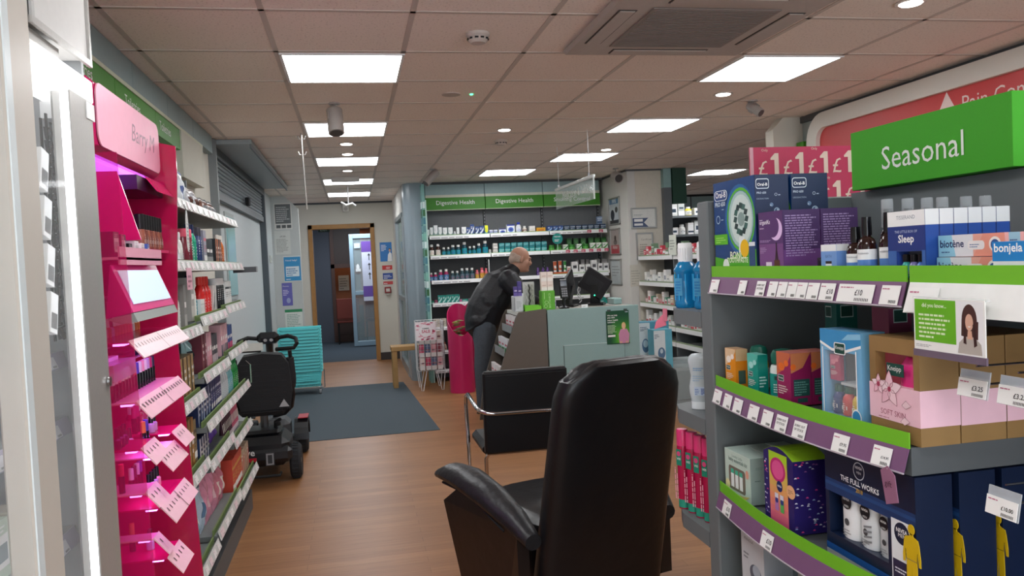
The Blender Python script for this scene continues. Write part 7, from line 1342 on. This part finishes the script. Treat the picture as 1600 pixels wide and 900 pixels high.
b = MB(); b.box((-.984, 2.48, 1.87), (-.705, 3.27, 2.09), mat('c0185c', rough=.15), .02); hd = b.build('header_box', cs)
b = MB(); pts = [(y, z) for y, z in rrect(2.50, 3.255, 1.89, 2.075, .04)]; b.prism([(-.703, y, z) for y, z in pts], (.004, 0, 0), mat('f4a4be', rough=.4)); b.text('Barry M', (-.6985, 2.86, 1.94), g('8a3a5c'), w=.3, h=.08, rt=(0, 1, 0), up=(.0, .25, 1)); b.build('header_panel', hd, label='pale pink header panel')
b = MB(); b.box((-.95, 2.52, 1.855), (-.74, 3.24, 1.868), mat('b860ff', emit=3.0, noise=0)); b.build('light_strip', cs, label='purple light under header')
b = MB(); b.box((-.984, 2.9, 1.80), (-.70, 3.27, 1.85), mat('3a1838', rough=.3)); b.prism([(-.70, 3.0, 1.855), (-.66, 3.0, 1.80), (-.66, 3.27, 1.80), (-.70, 3.27, 1.855)], (.003, 0, 0), PKS); b.build('canopy', cs)
b = MB(); b.prism([(-.984, 2.72, 1.84), (-.715, 2.72, 1.84), (-.655, 2.72, 1.62), (-.984, 2.72, 1.62)], (0, .008, 0), PKS); b.build('tester_module_side', cs)
A = at(187, 397, X=-.66); B2 = at(252, 397, X=-.66); ty0, ty1 = A.y, B2.y; tz = (A.z+B2.z)/2
b = MB(); b.box((-.95, ty0, tz-.02), (-.66, ty1, tz-.012), PKL); b.box((-.665, ty0, tz-.035), (-.66, ty1, tz+.018), PKL); b.build('tray', cs, label='light pink top tray')
A = at(205, 431, X=-.625); B2 = at(270, 431, X=-.625); y0, y1 = A.y, B2.y
b = MB(); b.prism([(-.68, y0, 1.54), (-.625, y0, 1.40), (-.70, y0, 1.385)], (0, y1-y0, 0), mat('f03a90', rough=.2)); m_ = b.build('lit_module', cs)
b = MB(); n = Vector((.14, 0, .055)).normalized(); p0 = Vector((-.672, y0+.03, 1.522))+n*.002; p1 = Vector((-.633, y0+.03, 1.422))+n*.002; d = Vector((0, y1-y0-.06, 0)); b.prism([p0, p1, p1+d, p0+d], n*.002, mat('c8dcf4', emit=.35, noise=0)); b.build('light_panel', m_, label='pale lit panel')
b = MB(); b.prism([(-.625, y0, 1.398), (-.615, y0, 1.372), (-.66, y0, 1.368), (-.70, y0, 1.383)], (0, y1-y0, 0), mat('9aa09c', rough=.3)); b.build('ledge', cs)
POL = ['e8485a', 'f0a0b8', 'b82a6a', '5a4ab8', 'e8e4e8', '3a2a4a', 'd87a48', 'c8a8d8']
def polish(c):
    def f():
        e = thing('nail_polish', '', ''); b = MB(); b.lathe([(.011, 0), (.012, .004), (.012, .026), (.006, .032)], g(c, rough=.1), n=12); b.build('bottle', e); b = MB(); b.lathe([(.0075, .031), (.006, .062), (0, .063)], g('f2f2f4' if c in ('b82a6a', 'd87a48') else '1a1a1e'), n=12); b.build('cap', e); return e
    return f
def lipst(c):
    def f():
        e = thing('lipstick', '', ''); b = MB(); b.lathe([(.009, 0), (.009, .05)], g('17171a', rough=.15), n=12); b.build('base', e); b = MB(); b.lathe([(.0082, .05), (.008, .085), (0, .087)], g(c, rough=.2), n=12); b.build('cover', e); return e
    return f
TIER = [((193, 536), (276, 507), -.645, 'upper'), ((201, 635), (278, 586), -.635, 'second'), ((208, 714), (241, 679), -.63, 'third near'), ((247, 715), (272, 683), -.60, 'third middle'), ((269, 674), (283, 661), -.60, 'third far'),
    ((216, 779), (244, 753), -.625, 'fourth near'), ((244, 800), (288, 746), -.585, 'fourth far'), ((229, 857), (248, 828), -.61, 'fifth near'), ((252, 885), (280, 843), -.575, 'lowest')]
rnd = random.Random(21); OCC = []; TQ = []
for ti, (a, c, X, nm) in enumerate(TIER):
    A, C2 = at(*a, X=X), at(*c, X=X); z = (A.z+C2.z)/2; y0, y1 = max(A.y, 2.462), min(C2.y, 3.272)
    b = MB(); b.box((-.983, y0, z-.008), (X, y1, z-.004), PKL if ti % 2 else PKS); tr = b.build('tray', cs)
    b = MB(); b.prism([(X, y0, z), (X+.042, y0, z-.052), (X+.040, y0, z-.055), (X-.002, y0, z-.004)], (0, y1-y0, 0), mat('f4c4cc', rough=.3, noise=.05))
    up = Vector((-.042, 0, .052)).normalized(); n_ = up.cross(Vector((0, 1, 0))); n_ = Vector((abs(n_.x), 0, abs(n_.z)))
    k = 0; yy = y0+.02
    while yy < y1-.02:
        w = .012 if ti != 1 else .022
        p = Vector((X+.010, yy, z-.0125))+n_*.0012; b.poly([p, p+Vector((0, w*.6, 0)), p+Vector((0, w*.6, 0))-up*.014, p-up*.014], g('6a4a50')); yy += .034; k += 1
    if y1-y0 > .3:
        ym = (y0+y1)/2; p = Vector((X+.0005, ym, z))+n_*.0012; b.poly([p, p+Vector((0, .004, 0)), p+Vector((0, .004, 0))-up*.066, p-up*.066], g('5a2030'))
    b.build('ticket_strip', tr, label='pale pink angled ticket strip')
    b = MB(); b.box((X-.045, y0+.01, z-.015), (X-.015, y1-.01, z-.0092), mat('d878ff', emit=7.0, noise=0)); b.build('light_strip', tr, label='magenta light strip')
    OCC.append((-.984, X, y0, y1, z-.009, z-.0036)); OCC.append((X-.003, X+.044, y0, y1, z-.056, z+.002)); OCC.append((X-.045, X-.015, y0, y1, z-.015, z)); TQ.append((ti, X, y0, y1, z, nm))
OCC.append((-.71, -.60, 2.4, 3.3, 1.36, 1.56))
for ti, X, y0, y1, z, nm in TQ:
    n2 = int((y1-y0-.04)/.034)
    for r, xx in enumerate((X-.025, X-.07, X-.12)):
        for i in range(min(n2, 22)):
            c_ = POL[(i*3+ti*2+r) % 8] if rnd.random() < .4 else POL[(ti+r*3) % 8]; kd = (ti+r) % 2 or ti == 0; yy = y0+.03+.034*i; hh = .064 if kd else .088
            bb = (xx-.0125, xx+.0125, yy-.0125, yy+.0125, z-.0034, z-.0034+hh)
            if any(bb[0] < o[1] and bb[1] > o[0] and bb[2] < o[3] and bb[3] > o[2] and bb[4] < o[5] and bb[5] > o[4] for o in OCC): continue
            OCC.append(bb)
            place(('pol' if kd else 'lip', c_), (polish if kd else lipst)(c_), (xx, yy, z-.0033), PI/2, '%s in %s row of %s makeup tray, %s from near end' % ('nail polish' if kd else 'lipstick', ['front', 'middle', 'back'][r], nm, ORD[i+1]), 'nail polish' if kd else 'lipstick', 'cosmetics on the %s makeup tray' % nm)
def pencil(c):
    def f(): b = MB(); b.tube([(0, 0, 0), (.12, 0, 0), (.135, 0, 0)], .0045, g(c), n=8, rads=[.0045, .0045, .001]); b.lathe([(.0049, 0), (.0049, .035)], g('e8e8f0'), n=8, axis='x'); return b.build('makeup_pencil', at=(0, 0, 0))
    return f
ti, X, y0, y1, z, nm = TQ[1]
b = MB(); b.box((X-.26, y0+.30, z+.085), (X-.10, y1-.02, z+.089), clear('e8e0ff', .35)); b.box((X-.26, y0+.30, z-.003), (X-.257, y1-.02, z+.085), clear('e8e0ff', .35)); b.build('clear_riser', cs)
OCC.append((X-.27, X-.09, y0+.28, y1, z+.06, z+.12))
for j in range(3):
    for i in range(int((y1-y0-.36)/.016)): place(('pen', (i+j) % 3), pencil(['2a2a48', '3a2030', '1a1a22'][(i+j) % 3]), (X-.235, y0+.32+.016*i, z+.0945+.0105*j), 0, 'dark makeup pencil lying on clear riser, %s from near end, %s layer' % (ORD[min(i+1, 29)], ['lowest', 'middle', 'top'][j]), 'pencil', 'makeup pencils on the clear riser')
b = MB(); b.box((X-.24, y0+.02, z+.055), (X-.06, y0+.26, z+.105), clear('f0ecff', .5)); b.box((X-.22, y0+.04, z+.106), (X-.10, y0+.22, z+.118), g('f4f4fa')); tag(b.build('acrylic_block'), 'clear and white acrylic tester block on second makeup tray near end', 'display block'); OCC.append((X-.25, X-.05, y0, y0+.28, z+.04, z+.13))
BK_ = [('e8e4ee', .11), ('b8a8d8', .10), ('2a2630', .12), ('f0d8e0', .09), ('c8c4d8', .125), ('d83a78', .10)]
for ti, X, y0, y1, z, nm in TQ[:3]+TQ[5:6]+TQ[7:8]:
    for i in range(int((y1-y0-.06)/.05)):
        c_, hh = BK_[(i*2+ti) % 6]; yy = y0+.045+.05*i; xx = X-.175; bb = (xx-.02, xx+.02, yy-.02, yy+.02, z-.0034, z-.0034+hh)
        if any(bb[0] < o[1] and bb[1] > o[0] and bb[2] < o[3] and bb[3] > o[2] and bb[4] < o[5] and bb[5] > o[4] for o in OCC): continue
        OCC.append(bb); place(('cos', c_), carton('cosmetic_pack', .036, .03, hh, c_, 'window', 'f4f0f6', '8a7a98'), (xx, yy, z-.0033), PI/2, 'tall cosmetic pack at the back of %s makeup tray, %s from near end' % (nm, ORD[i+1]), 'box', 'tall packs at the back of the makeup trays')
for k, (c, w, h) in enumerate((('2a2428', .06, .075), ('3a2a30', .05, .07), ('1a1418', .04, .045), ('efe6e8', .05, .055), ('f0e8e8', .045, .05), ('4a6ab0', .03, .05))):
    yy = ty0+.05+.075*k
    if yy < ty1-.02: place(('cb', k), carton('makeup_box', w, .04, h, c, 'window', 'c8b8bc', '8a7a80'), (-.70, yy, tz-.0115), PI/2, '%s makeup box on the top tray of the pink stand' % ['dark large', 'dark brown', 'small black', 'first white', 'second white', 'slim blue'][k], 'box')
for k in range(8):
    place(('foun', k % 2), bottle('foundation_bottle', .017, .12, ['9a5a48', '7a4038'][k % 2], '141416', ['9a5a48', '7a4038'][k % 2], 'e8d8d0', .8, .42), (-.715, 2.96+.036*k, 1.6), PI/2, 'brown foundation bottle with black cap on pink stand upper ledge, %s from near' % ORD[k+1], 'bottle', 'foundation bottles on the pink stand')
b = MB(); b.box((-.983, 2.93, 1.588), (-.69, 3.27, 1.5985), PKS); b.build('tray', cs, label='upper ledge')
for k in range(3): place('wdrop', bottle('dropper_bottle', .018, .10, 'c82a5a', 'f4f4f6', 'd84a7a', 'ffffff', .5, .35), (-.78, 2.96+.07*k, TQ[3][4]-.003), PI/2, 'white-capped pink bottle standing among third makeup trays, %s' % ['near', 'middle', 'far'][k], 'bottle', 'white-capped pink bottles on the makeup stand')
# ---------------------------------------------------------------- glass cabinet in the left foreground
WP = mat('cdc6bc', rough=.35, noise=.02); SM = mat('b4b2ae', rough=.35, metal=.45, noise=.08, nscale=120)
gc = thing('glass_cabinet', 'white framed glass display cabinet cut by the left picture edge', 'cabinet', (-.8, 1.6, 0))
b = MB(); b.box((-.645, 1.598, 0), (-.60, 1.738, 2.535), WP, .004); b.box((-.60, 1.603, 0), (-.597, 1.63, 2.53), mat('dfe8ea', rough=.3)); b.build('front_post', gc, label='broad cream post')
b = MB(); b.box((-.64, 1.945, 0), (-.60, 2.112, 1.96), SM, .006); b.cyl((-.598, 2.09, 1.25), .012, .005, metal(), axis='x'); b.build('metal_post', gc, label='brushed metal post')
b = MB(); b.box((-.612, 1.922, .10), (-.600, 1.940, 1.93), mat('f4f8ff', emit=3.2, noise=0)); b.build('light_tube', gc, label='bright vertical light strip')
b = MB(); b.box((-.70, 1.775, 1.925), (-.598, 2.118, 1.985), mat('ffffff', emit=1.3, noise=0), .006); b.box((-.70, 2.06, 1.885), (-.598, 2.118, 1.925), mat('f2f2f2', rough=.3)); b.build('lamp_head', gc, label='glowing white lamp box on top')
b = MB(); b.box((-.66, 1.742, 2.03), (-.60, 2.10, 2.535), mat('cfcdca', rough=.4)); b.box((-.602, 1.74, 2.015), (-.594, 2.112, 2.03), SM); b.box((-.602, 2.098, 2.03), (-.594, 2.112, 2.535), SM); b.box((-.602, 1.742, 2.03), (-.594, 1.755, 2.535), mat('b8b8b6')); b.build('top_panel', gc)
b = MB(); b.box((-.70, 1.745, 1.99), (-.61, 1.93, 2.012), SM); b.cyl((-.66, 1.83, 1.996), .018, .03, SM, axis='x'); b.build('lock_fitting', gc)
b = MB(); b.box((-.606, 1.74, .05), (-.603, 1.92, 1.98), clear(a=.10)); b.box((-.606, 1.15, .05), (-.603, 1.597, 2.4), clear(a=.10)); b.build('glass_door', gc)
b = MB(); b.box((-1.035, 1.1, 0), (-1.0, 2.28, 2.25), mat('b8bcc0', rough=.5)); b.build('back_panel', gc)
b = MB(); b.box((-1.0, 2.114, 0), (-.62, 2.13, 2.2), mat('a8aaac', rough=.4)); b.build('end_panel', gc)
for z in (.55, .90, 1.17, 1.33):
    b = MB(); b.box((-.999, 1.12, z-.008), (-.70, 2.112, z), mat('c8cccc', rough=.2)); s = b.build('shelf', gc)
    b = MB(); b.prism([(-.70, 1.12, z+.002), (-.685, 1.12, z-.035), (-.688, 1.12, z-.035), (-.703, 1.12, z)], (0, .98, 0), mat('c4bcd4', rough=.3))
    for k in range(9): ticket(b, (-.6845, 1.16+.1*k, z-.032), .06, .028, (0, 1, 0), (-.015, 0, .037), (1, 0, .4), seed=k, col='f4f2f8')
    b.build('ticket_strip', s)
def copper():
    e = thing('copper_jar', '', ''); b = MB(); b.lathe([(.022, 0), (.024, .004), (.024, .03), (.02, .034)], mat('b04a34', rough=.12, metal=.8), n=20); b.build('body', e); b = MB(); b.lathe([(.02, .034), (.02, .05), (0, .051)], mat('d88a70', rough=.15, metal=.8), n=20); b.build('lid', e); return e
for k in range(9): place('copj', copper, (-.74, 1.20+.055*k, 1.171), PI/2, 'shiny copper jar on glass cabinet shelf, %s from the near end' % ORD[k+1], 'jar', 'copper jars in the glass cabinet')
def cabbox(c): return carton('skincare_box', .07, .05, .12, c, 'window', 'f0f0f0', '8a9aa0')
for zi, z in enumerate((.90, .55)):
    for k in range(9): c = ['c8d8c8', 'e8e0d0', 'a8c0b8'][(k+zi) % 3]; place(('cab', c), cabbox(c), (-.75, 1.2+.095*k, z+.0005), PI/2, 'pale skincare box, %s from near end on %s glass cabinet shelf' % (ORD[k+1], ['middle', 'low'][zi]), 'box', 'skincare boxes in the glass cabinet')
for k in range(4): place(('cab', 'd8dce0'), cabbox('d8dce0'), (-.76, 1.66+.1*k, 1.3305), PI/2, 'grey-white skincare box on upper glass cabinet shelf, %s from near end' % ORD[k+1], 'box', 'grey-white boxes in the glass cabinet')
# clip strips with hanging packets behind the glass
for si, (yy, z0, z1, dx) in enumerate(((1.975, 1.40, 1.86, 0), (2.03, 1.36, 1.86, -.03))):
    e = thing('clip_strip', 'black clip strip of small grey packets behind the cabinet glass, %s' % ['front one', 'rear one'][si], 'hanging strip', (-.66+dx, yy, z1)); b = MB(); b.box((-.662+dx, yy-.004, z0), (-.658+dx, yy+.004, z1+.02), BK); b.build('strip', e)
    n = 16
    for k in range(n):
        z = z1-(z1-z0)*k/n; b = MB(); b.prism([(-.655+dx, yy-.002, z), (-.652+dx, yy+.045, z+.004), (-.648+dx, yy+.045, z-.026), (-.652+dx, yy-.002, z-.028)], (.002, 0, 0), mat('3a3c40', rough=.25)); b.prism([(-.6525+dx, yy+.006, z-.004), (-.650+dx, yy+.038, z-.001), (-.647+dx, yy+.038, z-.018), (-.650+dx, yy+.006, z-.020)], (.002, 0, 0), mat('8a8c90', rough=.2)); b.build('packet', e)
for k, z in enumerate((1.75, 1.645, 1.54, 1.435)):
    b = MB(); c = Vector((-.652, 1.895, z)); T = Matrix.Translation(c) @ Matrix.Rotation(-.25, 4, 'X'); b = MB(T); b.box((-.012, -.004, -.045), (.004, .040, .045), g('f2f2f0'), .001)
    for i in range(10): b.poly([(.0043, .002+.0035*i, -.035), (.0043, .002+.0035*i+.002, -.035), (.0043, .002+.0035*i+.002, .0), (.0043, .002+.0035*i, .0)], g('2a2a2e'))
    tag(b.build('barcode_packet'), 'white bar-coded packet tilted behind cabinet glass, %s from top' % ORD[k+1], 'packet', 'white bar-coded packets behind the glass')
b = MB(); b.tube([(-.66, 1.975, 1.395), (-.655, 1.985, 1.37), (-.655, 2.0, 1.38)], .005, BK); tag(b.build('strip_hook'), 'small black hook at the foot of the clip strips', 'hook')
for k, (y, z, c) in enumerate(((1.33, 1.42, 'a8c0c8'), (1.44, 1.42, 'b8c8cc'), (1.55, 1.42, '9ab4bc'))):
    b = MB(Matrix.Translation((-.66, y, z)) @ Matrix.Rotation(.2, 4, 'X')); b.box((-.004, -.04, -.06), (.004, .04, .06), g(c)); b.lines((.0045, -.03, -.05), .06, .06, 6, g('5a6a70'), rt=(0, 1, 0)); tag(b.build('leaflet'), 'pale blue printed leaflet standing in the cabinet, %s from left' % ORD[k+1], 'leaflet', 'leaflets in the glass cabinet')
# ---------------------------------------------------------------- right-hand wall shelves and dispensary
rs = thing('shelf_bay', 'white-edged wall shelves of first aid goods beyond the counter', 'shelving', (3.6, 8, 0))
XR = 3.45; ZR = [at(1006, 401, X=XR).z, at(1006, 441, X=XR).z, at(1007, 474, X=XR).z, at(1047, 511, X=XR).z, .5, .2]
b = MB(); b.box((3.80, 6.1, 0), (3.83, 9.29, 1.55), mat('4a4d50')); b.build('back_panel', rs)
for y in (6.1, 7.15, 8.2): b = MB(); b.box((3.46, y-.01, 0), (3.80, y+.01, 1.5), mat('6a6e70')); b.build('divider', rs)
for li, z in enumerate(ZR):
    for k in range(3):
        y0, y1 = 6.1+1.05*k+.012, 6.1+1.05*(k+1)-.012+(.0 if k < 2 else .03); b = MB(); b.box((XR+.01, y0, z-.03), (3.80, y1, z-.01), mat('b8bcbc')); b.box((XR+.01, y0, z-.01), (XR+.02, y1, z+.02), mat('8a9a7a')); s = b.build('shelf', rs); b = MB(); b.box((XR, y0, z-.04), (XR+.009, y1, z+.005), STRIP); b.build('ticket_strip', s)
rnd = random.Random(31); NM = ['upper', 'second', 'third', 'fourth']
for li, z in enumerate(ZR[:4]):
    cols = [['c8304a', 'e04a5a', 'f0ece8', '7a9a7a', 'e8e8e4'], ['e8e6e0', 'f2f0ec', 'd8d4cc', 'f0f0ee'], ['e0a8a8', 'e8dcd8', '3a8a6a', 'e8e4e0', 'c8b49a'], ['e8e8e6', 'd8dcd8', 'c8ccc8']][li]
    y = 9.18; i = 0
    while y > 6.9:
        w = [.07, .09, .06, .08][i % 4]; h = [.09, .13, .07, .16, .10][(i+li) % 5]; c = cols[i % len(cols)]; i += 1
        if abs(y-w/2-8.2) > .07 and abs(y-w/2-7.15) > .07:
            nm = {0: 'red' if c in ('c8304a', 'e04a5a') else 'pale'}.get(li, 'pale'); place(('R', w, h, c), carton('first_aid_carton', w, .06, h, c, ['band', 'stripes', 'window'][i % 3], 'f4f4f2', 'c84a5a' if li != 1 else '8a9098'), (XR+.07, y-w/2, z-.009), -PI/2, '%s first aid carton, %s from far end, %s shelf beyond counter' % (nm, ORD[i], NM[li]), 'carton', 'cartons on the %s shelf beyond the counter' % NM[li])
        y -= w+.012
b = MB(); q = at(1050, 390, X=3.44); b.box((3.43, q.y-.14, q.z-.06), (3.434, q.y+.05, q.z+.16), g('d8dcd0')); b.lines((3.4295, q.y+.03, q.z), .14, .12, 4, g('8a9088'), rt=XN); tag(b.build('shelf_card'), 'pale card standing up on the upper shelf beyond the counter', 'card')
for k, (px0, px1, py0, py1, Y, c, lb) in enumerate(((998, 1047, 504, 562, 7.6, '5aa0b8', 'large blue and white nebuliser box behind the counter end'), (1021, 1052, 516, 575, 7.3, '6ab4c8', 'smaller pale blue nebuliser box in front of the larger one'))):
    a = at(px0, py0, Y=Y); c2 = at(px1, py1, Y=Y)
    def fy(f, k=k): f.q(.0, .08, .36 if k == 0 else .62, .98, 'dfe6e8'); f.d(.2 if k == 0 else .4, .4, .12 if k == 0 else .2, '5a7a9a', .22 if k == 0 else .3); f.d(.2 if k == 0 else .4, .45, .08, 'c8d8e0', .12); f.l(.04, .78, .28, .12, 3, '3a5a7a')
    gbox('nebuliser_box', a.x, c2.x, Y, Y+.16, c2.z+.001, a.z, c, lb, 'box', None, fy)
e = thing('low_cabinet', 'low pale unit carrying nebuliser boxes right of the counter', 'cabinet', (2.95, 7.5, 0)); zt = at(1000, 562, Y=7.6).z
a = at(998, 560, Y=7.6).x; c2 = at(1052, 575, Y=7.3); b = MB(); b.box((a-.02, 7.56, 0), (3.40, 7.80, zt-.03), mat('a8b0b0')); b.box((a+.1, 7.28, 0), (3.40, 7.559, c2.z-.001), mat('a8b0b0')); b.build('body', e); b = MB(); b.box((a+.12, 7.27, .05), (3.38, 7.2795, c2.z-.03), mat('98a2a2'), .002); b.build('door', e)
# grey and dark green panel end, far dispensary racks
b = MB(); x0, x1 = at(1030, 300, Y=9.25).x, at(1041, 300, Y=9.25).x; b.box((3.801, 9.22, 0), (3.90, 9.42, 2.3), mat('63686a', rough=.5)); b.box((3.801, 9.22, 2.3), (3.90, 9.42, 2.535), mat('8fb0ac')); o = b.build('wall_end_panel'); o['kind'] = 'structure'
b = MB(); b.box((3.91, 9.20, 2.10), (4.09, 9.30, 2.535), mat('17402e', rough=.5)); tag(b.build('header_board'), 'dark green hanging board end beside the cream wall', 'board')
dr_ = thing('dispensary_rack', 'grey dispensary racking full of white packs behind the gondola', 'racking', (4.6, 10.4, 0)); XD0, XD1 = 3.95, 5.6
ZD = [2.0, 1.74, 1.48, 1.24, 1.0]
b = MB(); b.box((XD0, 10.62, 0), (XD1, 10.65, 2.1), mat('3c4043')); b.build('back_panel', dr_)
for z in ZD: b = MB(); b.box((XD0, 10.25, z-.03), (XD1, 10.62, z), mat('6a7073')); b.build('shelf', dr_)
b = MB(); b.box((XD0-.03, 10.2, 0), (XD0-.001, 10.65, 2.2), mat('5c6265')); b.box((XD0-.03, 10.0, 2.2), (XD0+.45, 10.65, 2.24), mat('4c5255')); b.build('end_frame', dr_)
rnd = random.Random(41)
for li, z in enumerate(ZD):
    x = XD0+.05; i = 0
    while x < XD1-.7:
        w = [.09, .12, .08, .10][(i+li) % 4]; h = [.12, .16, .10, .19, .14][(i*2+li) % 5]; c = ['e8e8e4', 'f2f0ee', 'd8dcd8', 'e8e8e4', 'c8ccc8', 'e8d840'][(i+2*li) % 6]; i += 1
        if c == 'e8d840' and li: c = 'e8e4e0'
        if (i+li) % 3: bd = carton('medicine_pack', w, .1, h, c, ['stripes', 'window', 'band'][i % 3], 'f8f8f8', '3a4a5a'); ct_, kn_ = 'carton', 'carton'
        else: bd = bottle('medicine_bottle', w*.4, h, c, 'f4f4f2', 'f4f2ee', '8a9098', .5); ct_, kn_ = 'bottle', 'bottle'
        place(('D', w, h, c, kn_, i % 3), bd, (x+w/2, 10.36, z+.0008), 0, '%s %s on %s dispensary shelf, %s from left' % ('yellow' if c == 'e8d840' else 'white', kn_, ['top', 'second', 'third', 'fourth', 'lowest'][li], ORD[i]), ct_, 'packs on the %s dispensary shelf' % ['top', 'second', 'third', 'fourth', 'lowest'][li]); x += w+.015
